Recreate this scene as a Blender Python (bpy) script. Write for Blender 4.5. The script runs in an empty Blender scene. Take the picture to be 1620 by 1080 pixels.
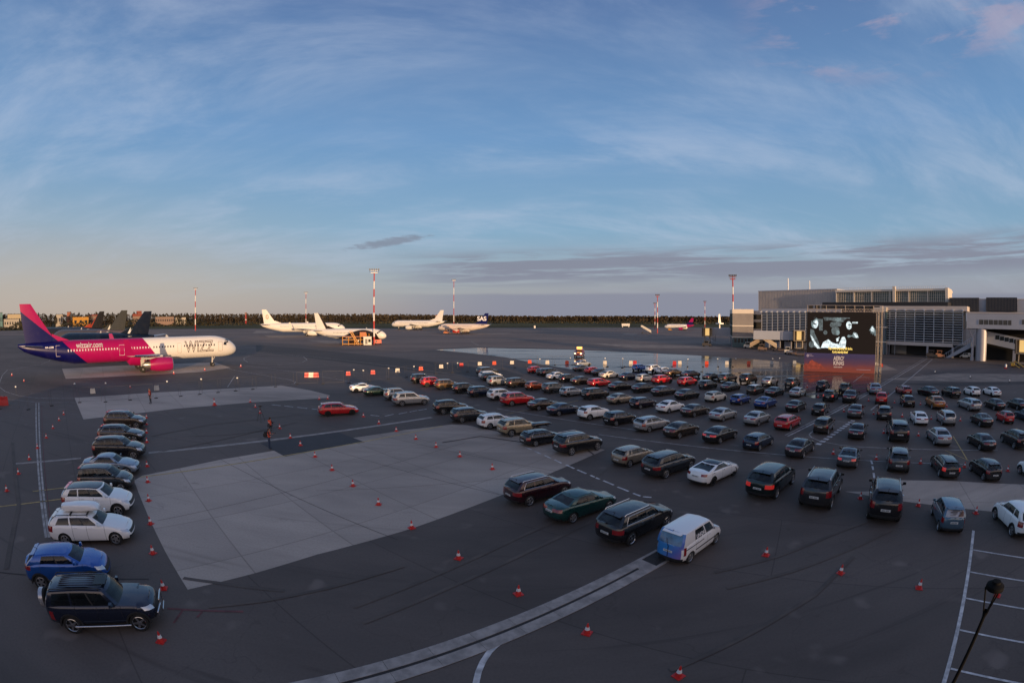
import bpy, bmesh, math, random
from mathutils import Vector, Matrix
random.seed(7)
SC=bpy.context.scene; COL=SC.collection
# ---------------------------------------------------------------- camera (wide fisheye lens on a roof), sky, sun, exposure
F=745.0; CX,CY=810.0,520.0; HH=10.6; PITCH=20/F
cam=bpy.data.cameras.new('camera'); CAM=bpy.data.objects.new('camera',cam); COL.objects.link(CAM); SC.camera=CAM
CAM.location=(0,0,HH); CAM.rotation_euler=(math.pi/2-PITCH,0,0)
cam.clip_start=.1; cam.clip_end=20000; cam.sensor_width=36
cam.type='PANO'; cam.panorama_type='FISHEYE_LENS_POLYNOMIAL'; cam.fisheye_fov=math.radians(200)
cam.fisheye_polynomial_k0=0; cam.fisheye_polynomial_k1=-45/F
cam.fisheye_polynomial_k2=0; cam.fisheye_polynomial_k3=0; cam.fisheye_polynomial_k4=0
cam.shift_y=-20/1080
SC.view_settings.view_transform='Standard'; SC.view_settings.look='None'; SC.view_settings.exposure=0.53; SC.view_settings.gamma=1
SUN_EL=math.radians(4.6); SUN_DIR=Vector((.40,-.917,0)).normalized()
SKYK=.11
def world():
    w=bpy.data.worlds.new('World'); SC.world=w; w.use_nodes=True; nt=w.node_tree; n=nt.nodes; l=nt.links
    bg=n['Background']; bg.inputs[1].default_value=SKYK
    sky=n.new('ShaderNodeTexSky'); sky.sky_type='NISHITA'; sky.sun_disc=False
    sky.sun_elevation=SUN_EL; sky.sun_rotation=math.atan2(SUN_DIR.x,SUN_DIR.y)
    sky.air_density=1.0; sky.dust_density=1.2; sky.ozone_density=2.0; sky.altitude=100
    g=NG(nt); tc=n.new('ShaderNodeTexCoord'); sp=n.new('ShaderNodeSeparateXYZ'); l.new(tc.outputs['Generated'],sp.inputs[0])
    x,y,z=sp.outputs
    az=g.m('ARCTAN2',x,y); el=g.m('ARCSINE',z)
    zz=g.m('ADD',g.m('MAXIMUM',z,0),.16)
    u=g.m('DIVIDE',x,zz); v=g.m('DIVIDE',y,zz)
    K=1/SKYK
    def noise(vec,scale,det,rough,dist=0):
        t=n.new('ShaderNodeTexNoise'); l.new(vec,t.inputs['Vector']); t.inputs['Scale'].default_value=scale
        t.inputs['Detail'].default_value=det; t.inputs['Roughness'].default_value=rough; t.inputs['Distortion'].default_value=dist
        return t.outputs['Fac']
    col=sky.outputs[0]
    # blue lift of the clear part of the sky opposite the sunset
    col=g.mix(.86,col,g.ramp(g.m('MULTIPLY',el,1/math.radians(60)),[(0,(.27*K,.245*K,.255*K)),(.06,(.255*K,.275*K,.31*K)),(.17,(.168*K,.285*K,.405*K)),(.36,(.115*K,.228*K,.405*K)),(.62,(.078*K,.145*K,.30*K)),(1,(.055*K,.095*K,.215*K))]))
    # grey violet low on the right, peach low on the left
    right=g.m('SMOOTHSTEP_',az,-.35,.45)
    low=g.m('SMOOTHSTEP_',el,.13,.0)
    col=g.mix(g.m('MULTIPLY',g.m('MULTIPLY',right,low),.8),col,(.19*K,.20*K,.255*K))
    left=g.m('SMOOTHSTEP_',az,-.1,-.9)
    low2=g.m('SMOOTHSTEP_',el,.30,.0)
    col=g.mix(g.m('MULTIPLY',g.m('MULTIPLY',left,low2),.50),col,(.42*K,.34*K,.26*K))
    # bright warm sky on the sunset side
    sb=g.m('ADD',g.m('MULTIPLY',x,SUN_DIR.x),g.m('MULTIPLY',y,SUN_DIR.y))
    sbk=g.m('MULTIPLY',g.m('SMOOTHSTEP_',sb,.05,.9),g.m('SMOOTHSTEP_',el,.85,.0))
    col=g.mix(g.m('MULTIPLY',sbk,.9),col,(1.25*K,.86*K,.62*K))
    # thin cirrus sheets
    c1=noise(g.vec(g.m('ADD',g.m('MULTIPLY',u,.55),g.m('MULTIPLY',v,.25)),g.m('ADD',g.m('MULTIPLY',v,1.25),g.m('MULTIPLY',u,-.3)),0),1.7,9,.64,.35)
    c2=noise(g.vec(g.m('MULTIPLY',u,.35),g.m('ADD',g.m('MULTIPLY',v,1.5),g.m('MULTIPLY',u,.35)),3),1.1,5,.6,.2)
    m1=g.m('MULTIPLY',g.m('SMOOTHSTEP_',c1,.36,.70),g.m('SMOOTHSTEP_',c2,.28,.62))
    m1=g.m('MULTIPLY',m1,g.m('SMOOTHSTEP_',el,.0,.18))
    col=g.mix(g.m('MULTIPLY',m1,.44),col,(.35*K,.40*K,.50*K))
    # long grey streaks above the right horizon
    e0=g.m('ADD',el,g.m('MULTIPLY',az,-.02))
    s=noise(g.vec(g.m('MULTIPLY',az,2.6),g.m('MULTIPLY',e0,46),1),1.0,6,.62,.5)
    win=g.m('MULTIPLY',g.m('SMOOTHSTEP_',e0,.05,.085),g.m('SMOOTHSTEP_',e0,.150,.115))
    win=g.m('MULTIPLY',win,g.m('SMOOTHSTEP_',az,-.33,-.05))
    col=g.mix(g.m('MULTIPLY',g.m('MULTIPLY',g.m('SMOOTHSTEP_',s,.40,.55),win),.88),col,(.165*K,.175*K,.225*K))
    # pale gap and the flat band on the horizon
    w3=noise(g.vec(g.m('MULTIPLY',az,5),g.m('MULTIPLY',el,30),5),1.0,4,.5)
    eb=g.m('ADD',el,g.m('MULTIPLY',g.m('SUBTRACT',w3,.5),.012))
    band=g.m('MULTIPLY',g.m('SMOOTHSTEP_',eb,.052,.044),g.m('SMOOTHSTEP_',az,-.38,.05))
    col=g.mix(g.m('MULTIPLY',band,.85),col,(.175*K,.185*K,.235*K))
    # one small lens cloud
    la=g.m('DIVIDE',g.m('ADD',az,.262),.092); le=g.m('DIVIDE',g.m('SUBTRACT',g.m('SUBTRACT',el,.156),g.m('MULTIPLY',g.m('ADD',az,.262),.16)),.0095)
    r2=g.m('ADD',g.m('MULTIPLY',la,la),g.m('MULTIPLY',le,le))
    r2=g.m('ADD',r2,g.m('MULTIPLY',g.m('SUBTRACT',noise(g.vec(g.m('MULTIPLY',az,40),g.m('MULTIPLY',el,160),0),1,5,.6),.5),2.4))
    col=g.mix(g.m('MULTIPLY',g.m('SMOOTHSTEP_',r2,1.3,.1),.75),col,(.15*K,.17*K,.22*K))
    # faint pink tufts high on the right
    s2=noise(g.vec(g.m('MULTIPLY',az,4),g.m('MULTIPLY',el,14),9),1.2,6,.6,.3)
    w2=g.m('MULTIPLY',g.m('SMOOTHSTEP_',az,.50,.72),g.m('SMOOTHSTEP_',el,.42,.52))
    col=g.mix(g.m('MULTIPLY',g.m('MULTIPLY',g.m('SMOOTHSTEP_',s2,.50,.66),w2),.45),col,(.34*K,.27*K,.33*K))
    l.new(col,bg.inputs[0])
class NG:
    def __init__(s,nt): s.nt=nt
    def m(s,op,a,b=None,c=None):
        n=s.nt.nodes
        if op=='SMOOTHSTEP_':
            q=n.new('ShaderNodeMapRange'); q.interpolation_type='SMOOTHSTEP'
            rev=b>c
            lo,hi=(c,b) if rev else (b,c)
            q.inputs['From Min'].default_value=lo; q.inputs['From Max'].default_value=hi
            q.inputs['To Min'].default_value=1 if rev else 0; q.inputs['To Max'].default_value=0 if rev else 1
            s.put(a,q.inputs['Value']); return q.outputs[0]
        q=n.new('ShaderNodeMath'); q.operation=op
        s.put(a,q.inputs[0])
        if b is not None: s.put(b,q.inputs[1])
        return q.outputs[0]
    def put(s,v,sock):
        if isinstance(v,(int,float)): sock.default_value=v
        elif isinstance(v,(tuple,list)): sock.default_value=tuple(v)+((1,) if len(v)==3 and len(sock.default_value)==4 else ())
        else: s.nt.links.new(v,sock)
    def vec(s,a,b,c):
        q=s.nt.nodes.new('ShaderNodeCombineXYZ'); s.put(a,q.inputs[0]); s.put(b,q.inputs[1]); s.put(c,q.inputs[2]); return q.outputs[0]
    def mix(s,f,a,b):
        q=s.nt.nodes.new('ShaderNodeMix'); q.data_type='RGBA'; s.put(f,q.inputs[0]); s.put(a,q.inputs[6]); s.put(b,q.inputs[7]); return q.outputs[2]
    def ramp(s,f,st):
        q=s.nt.nodes.new('ShaderNodeValToRGB'); s.put(f,q.inputs[0]); r=q.color_ramp
        while len(r.elements)<len(st): r.elements.new(.5)
        for e,(p,c) in zip(r.elements,st): e.position=p; e.color=tuple(c)+(1,)
        return q.outputs[0]
    def noise(s,vec,scale,det=3,rough=.5,dist=0):
        t=s.nt.nodes.new('ShaderNodeTexNoise'); 
        if vec is not None: s.nt.links.new(vec,t.inputs['Vector'])
        t.inputs['Scale'].default_value=scale; t.inputs['Detail'].default_value=det; t.inputs['Roughness'].default_value=rough; t.inputs['Distortion'].default_value=dist
        return t.outputs['Fac']
    def mapping(s,vec,rot=0,scale=(1,1,1)):
        q=s.nt.nodes.new('ShaderNodeMapping'); s.nt.links.new(vec,q.inputs[0]); q.inputs['Rotation'].default_value=(0,0,rot); q.inputs['Scale'].default_value=scale; return q.outputs[0]
world()
sl=bpy.data.lights.new('sun','SUN'); sl.energy=3.4; sl.angle=math.radians(.6); sl.color=(1,.66,.37)
so=bpy.data.objects.new('sun',sl); COL.objects.link(so); so.location=(0,-30,40)
sd=Vector((SUN_DIR.x*math.cos(SUN_EL),SUN_DIR.y*math.cos(SUN_EL),math.sin(SUN_EL)))
so.rotation_euler=sd.to_track_quat('Z','Y').to_euler()
# ---------------------------------------------------------------- lens maths: photo pixel -> place on the real ground
def ray(px,py):
    dx=px-CX;dy=py-CY;r=math.hypot(dx,dy) or 1e-9;th=r/F;s=math.sin(th)/r
    x=dx*s;y=-dy*s;z=math.cos(th);c,q=math.cos(PITCH),math.sin(PITCH)
    return (x,z*c+y*q,y*c-z*q)
def G(px,py,z=0):
    r=ray(px,py);t=(z-HH)/r[2];return (r[0]*t,r[1]*t)
def proj(x,y,z):
    z-=HH;c,q=math.cos(PITCH),math.sin(PITCH)
    f=y*c-z*q;u=z*c+y*q;n=math.sqrt(x*x+f*f+u*u);th=math.acos(f/n);r=F*th/max(1e-9,math.hypot(x,u));return CX+x*r,CY-u*r
def Z(px,py,D):
    r=ray(px,py);return HH+D*r[2]/math.hypot(r[0],r[1])
def AZ(px,D,py=500):
    r=ray(px,py);h=math.hypot(r[0],r[1]);return (r[0]/h*D,r[1]/h*D)
# ---------------------------------------------------------------- materials
MATS={}
def mat(name,col=(.5,.5,.5),rough=.5,metal=0,coat=0,spec=.5,emit=None,es=1,var=0,vs=3,bump=0,bs=20,coord='Object'):
    if name in MATS: return MATS[name]
    m=bpy.data.materials.new(name); m.use_nodes=True; nt=m.node_tree; b=nt.nodes['Principled BSDF']
    b.inputs['Base Color'].default_value=tuple(col)+(1,); b.inputs['Roughness'].default_value=rough; b.inputs['Metallic'].default_value=metal
    b.inputs['Coat Weight'].default_value=coat; b.inputs['Coat Roughness'].default_value=.05; b.inputs['Specular IOR Level'].default_value=spec
    if emit: b.inputs['Emission Color'].default_value=tuple(emit)+(1,); b.inputs['Emission Strength'].default_value=es
    g=NG(nt)
    if var or bump:
        tc=nt.nodes.new('ShaderNodeTexCoord'); v=tc.outputs[coord]
    if var:
        f=g.noise(v,vs,5,.6)
        lo=tuple(c*(1-var) for c in col); hi=tuple(min(1,c*(1+var)) for c in col)
        nt.links.new(g.mix(g.m('SMOOTHSTEP_',f,.3,.7),lo,hi),b.inputs['Base Color'])
        nt.links.new(g.m('ADD',g.m('MULTIPLY',g.m('SUBTRACT',f,.5),.25),rough),b.inputs['Roughness'])
    if bump:
        bp=nt.nodes.new('ShaderNodeBump'); bp.inputs['Strength'].default_value=bump; bp.inputs['Distance'].default_value=.02
        nt.links.new(g.noise(v,bs,4,.6),bp.inputs['Height']); nt.links.new(bp.outputs[0],b.inputs['Normal'])
    MATS[name]=m; return m
# ---------------------------------------------------------------- mesh helpers
def mk(name,verts,faces,mats,parent=None,mi=None,smooth=False,loc=None,rot=None):
    me=bpy.data.meshes.new(name); me.from_pydata([tuple(v) for v in verts],[],faces); 
    for m in (mats if isinstance(mats,(list,tuple)) else [mats]): me.materials.append(m)
    if mi: me.polygons.foreach_set('material_index',mi)
    if smooth: me.polygons.foreach_set('use_smooth',[True]*len(me.polygons))
    me.update(); o=bpy.data.objects.new(name,me); COL.objects.link(o)
    if parent: o.parent=parent
    if loc: o.location=loc
    if rot: o.rotation_euler=rot
    return o
def tag(o,label=None,cat=None,group=None,kind=None):
    if label: o['label']=label
    if cat: o['category']=cat
    if group: o['group']=group
    if kind: o['kind']=kind
    return o
def empty(name,loc=(0,0,0),rz=0,label=None,cat=None,group=None,scale=1):
    o=bpy.data.objects.new(name,None); COL.objects.link(o); o.location=loc; o.rotation_euler=(0,0,rz); o.empty_display_size=.3
    if scale!=1: o.scale=(scale,)*3
    return tag(o,label,cat,group)
class MB:
    def __init__(s): s.v=[];s.f=[];s.m=[]
    def add(s,v,f,mi=0):
        n=len(s.v); s.v+=[tuple(q) for q in v]; s.f+=[tuple(i+n for i in q) for q in f]; s.m+=[mi]*len(f); return s
    def box(s,x0,x1,y0,y1,z0,z1,mi=0):
        return s.add([(x0,y0,z0),(x1,y0,z0),(x1,y1,z0),(x0,y1,z0),(x0,y0,z1),(x1,y0,z1),(x1,y1,z1),(x0,y1,z1)],
            [(0,3,2,1),(4,5,6,7),(0,1,5,4),(1,2,6,5),(2,3,7,6),(3,0,4,7)],mi)
    def tube(s,a,b,r,r2=None,n=8,mi=0,cap=True):
        a=Vector(a);b=Vector(b);r2=r if r2 is None else r2
        q=(b-a).to_track_quat('Z','Y'); v=[]
        for p,rr in ((a,r),(b,r2)):
            for i in range(n):
                t=2*math.pi*i/n; v.append(p+q@Vector((rr*math.cos(t),rr*math.sin(t),0)))
        f=[(i,(i+1)%n,n+(i+1)%n,n+i) for i in range(n)]
        if cap: f+=[tuple(range(n-1,-1,-1)),tuple(range(n,2*n))]
        return s.add(v,f,mi)
    def lathe(s,prof,axis='z',n=20,mi=0,off=(0,0,0)):
        v=[]
        for r,h in prof:
            for i in range(n):
                t=2*math.pi*i/n; c,d=r*math.cos(t),r*math.sin(t)
                p=(c,d,h) if axis=='z' else ((c,h,d) if axis=='y' else (h,c,d))
                v.append((p[0]+off[0],p[1]+off[1],p[2]+off[2]))
        f=[]
        for k in range(len(prof)-1):
            for i in range(n): f.append((k*n+i,k*n+(i+1)%n,(k+1)*n+(i+1)%n,(k+1)*n+i))
        return s.add(v,f,mi)
    def prism(s,pts,z0,z1,mi=0):
        n=len(pts)
        return s.add([(p[0],p[1],z0) for p in pts]+[(p[0],p[1],z1) for p in pts],[tuple(range(n-1,-1,-1)),tuple(range(n,2*n))]+[(i,(i+1)%n,n+(i+1)%n,n+i) for i in range(n)],mi)
    def build(s,name,mats,parent=None,smooth=False,fix=True,ang=None,**k):
        o=mk(name,s.v,s.f,mats,parent,s.m,smooth or ang is not None,**k)
        if fix:
            bm=bmesh.new(); bm.from_mesh(o.data); bmesh.ops.recalc_face_normals(bm,faces=bm.faces); bm.to_mesh(o.data); bm.free()
        if ang is not None: o.data.set_sharp_from_angle(angle=math.radians(ang))
        return o
def text(name,s,size,m,parent=None,loc=(0,0,0),rot=(0,0,0),ext=.01,outline=0,sx=1,align='LEFT'):
    c=bpy.data.curves.new(name,'FONT'); c.body=s; c.size=size; c.align_x=align; c.align_y='BOTTOM_BASELINE'
    if outline: c.fill_mode='NONE'; c.bevel_depth=outline; c.bevel_resolution=0; c.offset=0
    else: c.extrude=ext; c.offset=size*.022
    t=bpy.data.objects.new('tmp_text',c); COL.objects.link(t)
    bpy.context.view_layer.update()
    me=bpy.data.meshes.new_from_object(t.evaluated_get(bpy.context.evaluated_depsgraph_get()))
    bpy.data.objects.remove(t); bpy.data.curves.remove(c)
    me.materials.clear(); me.materials.append(m); me.name=name
    for p in me.polygons: p.material_index=0
    o=bpy.data.objects.new(name,me); COL.objects.link(o); o.parent=parent; o.location=loc; o.rotation_euler=rot; o.scale=(sx,1,1)
    return o
# ================================================================= GROUND
def ground_mat(name,base,kind):
    m=bpy.data.materials.new(name); m.use_nodes=True; nt=m.node_tree; b=nt.nodes['Principled BSDF']; g=NG(nt)
    tc=nt.nodes.new('ShaderNodeTexCoord'); P=tc.outputs['Object']
    R=math.radians(35)
    big=g.noise(g.mapping(P,R,(.02,.05,1)),1,5,.6,.6)
    mid=g.noise(g.mapping(P,R,(.12,.45,1)),1,6,.62,.4)
    fine=g.noise(P,9,3,.7)
    lo=tuple(c*.68 for c in base); hi=tuple(c*1.32 for c in base)
    col=g.mix(g.m('SMOOTHSTEP_',big,.3,.7),lo,hi)
    col=g.mix(g.m('MULTIPLY',g.m('SMOOTHSTEP_',mid,.35,.75),.45),col,tuple(c*1.45 for c in base))
    col=g.mix(g.m('MULTIPLY',g.m('SMOOTHSTEP_',fine,.35,.8),.35),col,tuple(c*.6 for c in base))
    if kind=='asphalt':
        # paving lanes and worn rubber streaks
        br=nt.nodes.new('ShaderNodeTexBrick'); nt.links.new(g.mapping(P,R,(1,1,1)),br.inputs['Vector'])
        br.inputs['Scale'].default_value=1; br.inputs['Brick Width'].default_value=60; br.inputs['Row Height'].default_value=6.2; br.inputs['Mortar Size'].default_value=.03
        br.inputs['Color1'].default_value=(1,1,1,1); br.inputs['Color2'].default_value=(.9,.9,.9,1); br.inputs['Mortar'].default_value=(.62,.62,.62,1)
        q=nt.nodes.new('ShaderNodeMix'); q.data_type='RGBA'; q.blend_type='MULTIPLY'; q.inputs[0].default_value=.8
        nt.links.new(col,q.inputs[6]); nt.links.new(br.outputs[0],q.inputs[7]); col=q.outputs[2]
        st=g.noise(g.mapping(P,math.radians(-57),(.05,1.1,1)),1,4,.55,1.2)
        col=g.mix(g.m('MULTIPLY',g.m('SMOOTHSTEP_',st,.58,.74),.5),col,tuple(c*.5 for c in base))
        spot=g.noise(P,.55,2,.4)
        col=g.mix(g.m('MULTIPLY',g.m('SMOOTHSTEP_',spot,.64,.76),.40),col,tuple(min(1,c*2.2) for c in base))
        crack=nt.nodes.new('ShaderNodeTexVoronoi'); crack.feature='DISTANCE_TO_EDGE'; crack.inputs['Scale'].default_value=.11
        wob=nt.nodes.new('ShaderNodeVectorMath'); wob.operation='ADD'; nn=nt.nodes.new('ShaderNodeTexNoise'); nn.inputs['Scale'].default_value=.35; nn.inputs['Detail'].default_value=4
        nt.links.new(P,nn.inputs['Vector']); sc=nt.nodes.new('ShaderNodeVectorMath'); sc.operation='SCALE'; nt.links.new(nn.outputs['Color'],sc.inputs[0]); sc.inputs['Scale'].default_value=5
        nt.links.new(P,wob.inputs[0]); nt.links.new(sc.outputs[0],wob.inputs[1]); nt.links.new(wob.outputs[0],crack.inputs['Vector'])
        col=g.mix(g.m('MULTIPLY',g.m('SMOOTHSTEP_',crack.outputs['Distance'],.004,.0015),.25),col,tuple(c*.45 for c in base))
        rough=g.m('ADD',g.m('MULTIPLY',mid,.25),.62)
    else:
        br=nt.nodes.new('ShaderNodeTexBrick'); nt.links.new(g.mapping(P,math.radians(-50),(1,1,1)),br.inputs['Vector'])
        br.offset=0; br.inputs['Scale'].default_value=1; br.inputs['Brick Width'].default_value=5; br.inputs['Row Height'].default_value=5; br.inputs['Mortar Size'].default_value=.035
        br.inputs['Color1'].default_value=(1,1,1,1); br.inputs['Color2'].default_value=(.84,.84,.85,1); br.inputs['Mortar'].default_value=(.55,.55,.55,1)
        q=nt.nodes.new('ShaderNodeMix'); q.data_type='RGBA'; q.blend_type='MULTIPLY'; q.inputs[0].default_value=.75
        nt.links.new(col,q.inputs[6]); nt.links.new(br.outputs[0],q.inputs[7]); col=q.outputs[2]
        rough=g.m('ADD',g.m('MULTIPLY',mid,.2),.7)
        oil=g.noise(g.mapping(P,R,(.5,.8,1)),1,6,.7,.8)
        col=g.mix(g.m('MULTIPLY',g.m('SMOOTHSTEP_',oil,.60,.74),.45),col,tuple(c*.45 for c in base))
        st=g.noise(g.mapping(P,math.radians(-57),(.06,1.6,1)),1,4,.55,1.0)
        col=g.mix(g.m('MULTIPLY',g.m('SMOOTHSTEP_',st,.60,.72),.35),col,tuple(c*.5 for c in base))
    nt.links.new(col,b.inputs['Base Color']); nt.links.new(rough,b.inputs['Roughness']); b.inputs['Specular IOR Level'].default_value=.25
    bp=nt.nodes.new('ShaderNodeBump'); bp.inputs['Strength'].default_value=.25; bp.inputs['Distance'].default_value=.01
    nt.links.new(fine,bp.inputs['Height']); nt.links.new(bp.outputs[0],b.inputs['Normal'])
    return m
ASPH=ground_mat('asphalt',(.112,.090,.078),'asphalt')
DARKA=ground_mat('new_asphalt',(.060,.050,.045),'asphalt')
CONC=ground_mat('concrete',(.41,.34,.285),'concrete')
CONL=mat('pale_concrete_strip',(.30,.265,.24),.85,var=.25,vs=2)
def sheet(name,pts,m,z,kind='structure',label=None):
    o=mk(name,[(p[0],p[1],0) for p in pts],[tuple(range(len(pts)))],m)
    if o.data.polygons[0].normal.z<0: o.data.flip_normals()
    o.location.z=z; o['kind']=kind
    if label: o['label']=label
    return o
def psheet(name,px,m,z,**k): return sheet(name,[G(*p) for p in px],m,z,**k)
B=6000
n=24; gv=[];gf=[]
for i in range(n+1):
    for j in range(n+1):
        a=(i/n*2-1);b=(j/n*2-1); gv.append((math.copysign(abs(a)**3,a)*B,math.copysign(abs(b)**3,b)*B,0))
for i in range(n):
    for j in range(n): k=i*(n+1)+j; gf.append((k,k+n+1,k+n+2,k+1))
tag(mk('ground',gv,gf,ASPH),kind='structure')
GRASS=mat('field_grass',(.062,.058,.022),.95,var=.5,vs=.012,spec=.1)
gr=[G(20,523),G(100,521),G(400,519.5),G(650,519),G(900,518),G(1135,517.5)]
tag(sheet('grass_field',[(-1500,gr[0][1]-300)]+gr+[(900,470),(5900,900),(5900,5900),(-5900,5900),(-5900,900)],GRASS,.004),kind='structure')
# pale concrete stands and asphalt patches
psheet('concrete_pavement',[(212,760),(225,752),(350,726.5),(500,700.5),(640,680),(715,671),(737,672),(800,685),(880,698),(957,711),(874,747),(793,783),(650,836),(500,877),(400,907),(297,932),(262,873),(235,817)],CONC,.004)
psheet('concrete_pavement',[(118,629),(240,621),(350,615),(445,609.5),(490,617),(522,625),(520,629),(400,636),(280,646),(132,663)],CONC,.004)
psheet('concrete_pavement',[(98,583),(200,577.5),(340,573),(365,581.5),(320,588),(210,594),(104,599)],CONC,.004)
psheet('concrete_pavement',[(1383,758),(1500,760),(1620,766),(1660,770),(1660,822),(1620,814),(1572,809),(1472,798),(1424,792),(1336,777),(1376,777)],CONC,.004)
for q in ([(405,523),(470,524.5),(480,526),(400,527)],[(418,530.5),(500,530),(520,532.5),(425,533.5)],[(485,538),(600,540),(620,542),(520,543.5)],[(745,528),(800,526.5),(812,527.5),(760,529)],[(1000,530),(1010,528.6),(990,527),(985,528)],[(930,543),(1120,547),(1150,551),(1000,550)],
          [(1250,575),(1395,575),(1420,585),(1300,590)],[(1395,600),(1500,590),(1640,592),(1640,604),(1500,603)]):
    psheet('concrete_pavement',q,mat('weathered_concrete',(.23,.185,.15),.85,var=.3,vs=.3),.004)
psheet('asphalt_pavement',[(405,546),(470,550),(600,563),(700,574),(800,586),(830,594),(800,600),(700,592),(600,580),(480,565),(405,556)],DARKA,.004)
psheet('asphalt_pavement',[(412,701),(470,692),(535,683.5),(577,699),(520,708.5),(451,722)],mat('fresh_asphalt',(.045,.041,.043),.8,var=.2,vs=1),.0065)
psheet('asphalt_pavement',[(1395,606),(1620,603),(1640,607),(1500,611)],DARKA,.008)
psheet('asphalt_pavement',[(-30,519),(100,522),(400,520.5),(650,520),(900,519),(1110,519),(1160,524),(1190,552),(1150,556),(1000,553.5),(860,550),(740,548),(640,556),(540,550),(480,545),(400,540),(240,536),(60,531),(-30,530)],ground_mat('old_asphalt',(.165,.122,.098),'asphalt'),.0025)
# wet patch of ground, shallow water on asphalt
def wet_mat():
    m=bpy.data.materials.new('wet_asphalt'); m.use_nodes=True; nt=m.node_tree; b=nt.nodes['Principled BSDF']; g=NG(nt)
    tc=nt.nodes.new('ShaderNodeTexCoord'); P=tc.outputs['Object']
    a=g.noise(g.mapping(P,math.radians(14),(.045,.42,1)),1,7,.66,.5)
    w=g.m('SMOOTHSTEP_',a,.31,.47)
    nt.links.new(g.mix(w,(.085,.072,.064),(.030,.028,.028)),b.inputs['Base Color'])
    nt.links.new(g.m('ADD',g.m('MULTIPLY',w,-.60),.70),b.inputs['Roughness'])
    b.inputs['Specular IOR Level'].default_value=.5; b.inputs['IOR'].default_value=1.4
    return m
psheet('wet_ground',[(688,553),(760,550),(900,553),(1000,557),(1100,562),(1180,567),(1262,574),(1330,590),(1395,592),(1392,612),(1350,627),(1290,630),(1200,612),(1110,603),(1010,597),(960,592),(905,584),(850,575),(800,565),(740,558)],wet_mat(),.008)
# painted lines
WL=mat('white_road_paint',(.50,.48,.47),.7,var=.35,vs=2.5); YL=mat('yellow_road_paint',(.46,.32,.11),.7,var=.3,vs=2)
RL=mat('faded_red_paint',(.13,.045,.045),.8,var=.4,vs=2); DL=mat('worn_white_paint',(.34,.315,.295),.8,var=.4,vs=1.5)
SEAM=mat('dark_seam',(.034,.030,.028),.9)
def strip(mb,pts,w,z=0):
    P=[Vector((p[0],p[1],0)) for p in pts]; L=[];R=[]
    for i,p in enumerate(P):
        d=(P[min(i+1,len(P)-1)]-P[max(i-1,0)]).normalized(); nrm=Vector((-d.y,d.x,0)); L.append(p+nrm*w/2); R.append(p-nrm*w/2)
    n=len(mb.v)
    mb.v+=[(q.x,q.y,z) for q in L+R]; k=len(P)
    for i in range(k-1): mb.f.append((n+k+i,n+k+i+1,n+i+1,n+i)); mb.m.append(0)
def lines(name,lst,m,z=.012):
    mb=MB()
    for px,w in lst: strip(mb,[G(*p) for p in px],w)
    o=mb.build(name,m,fix=False); o.location.z=z; o['kind']='structure'; return o
def ext(p,q,k0,k1):
    a=Vector(G(*p));b=Vector(G(*q)); d=b-a; return a-d*k0,b+d*k1
mb=MB()
a,b=ext((1493,1080),(1540,839),.6,0); strip(mb,[a,b],.16)
BL=[(1537,869),(1534,903),(1526,943.5),(1514,991),(1500,1047.5)]
bd=(Vector(G(1620,891))-Vector(G(1534,903))).normalized()
d0=(b-a).normalized(); perp=Vector((d0.y,-d0.x)); p0=Vector(G(*BL[0])); 
for i in range(-1,9):
    q=p0-d0*2.42*i
    if i>=0: strip(mb,[q+perp*.085,q+perp*5.2],.11)
o=mb.build('parking_bay_lines',WL,fix=False); o.location.z=.012; o['kind']='structure'
def straight(name,segs,m,z=.012):
    mb=MB()
    for p,q,w,k0,k1 in segs: a,b=ext(p,q,k0,k1); strip(mb,[a,b],w)
    o=mb.build(name,m,fix=False); o.location.z=z; o['kind']='structure'
straight('white_lines',[((57,637),(73,850),.16,0,.0),((61.5,637),(78,850),.16,0,0),((947,687),(1450,732),.13,.0,.15),((786,646),(1010,680.5),.13,.0,.0),
    ((1361,706.7),(1480,711),.13,0,.9),((1467,567),(1309,658),.22,0,.12),((1462,567),(1304,657),.12,0,.12),((1475,568),(1382,645),.22,0,.02)],DL)
lines('white_lines',[([(1280,687),(1284,692),(1298.5,698),(1329,703.6),(1361,706.7)],.13),([(1294,676),(1287,681),(1280,687)],.13)],DL)
lines('white_arc',[([(795,1014),(784,1021),(774,1031),(764,1046),(757,1062),(753,1080),(752,1100)],.20)],WL)
straight('grey_band',[((20,733.5),(128,724.5),.45,0,0),((235,716),(683,660),.55,0,.0)],CONL,.008)
straight('dark_seams',[((500,776),(870,748),.025,0,0),((350,727),(620,850),.03,0,.02),((500,703),(790,782),.03,0,0),((215,830),(735,700),.03,-.05,0),((600,688),(880,745),.03,0,0),((655,596),(740,606),.06,0,.3),((0,905),(150,915),.08,.2,.5)],SEAM,.0105)
straight('yellow_line',[((222,754.5),(700,673.5),.16,0,.0),((0,801),(105,788),.16,.2,.0),((52,777),(112,770),.14,0,0),((1508,690),(1530,727),.10,0,0),((1495,712),(1532,728),.08,0,0),((800,655),(850,645),.08,0,0),((880,641),(915,633),.08,0,0)],YL)
lines('yellow_line',[([(410,556),(470,561),(560,571),(640,581),(720,592),(790,603),(860,618)],.12)],DL)
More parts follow.
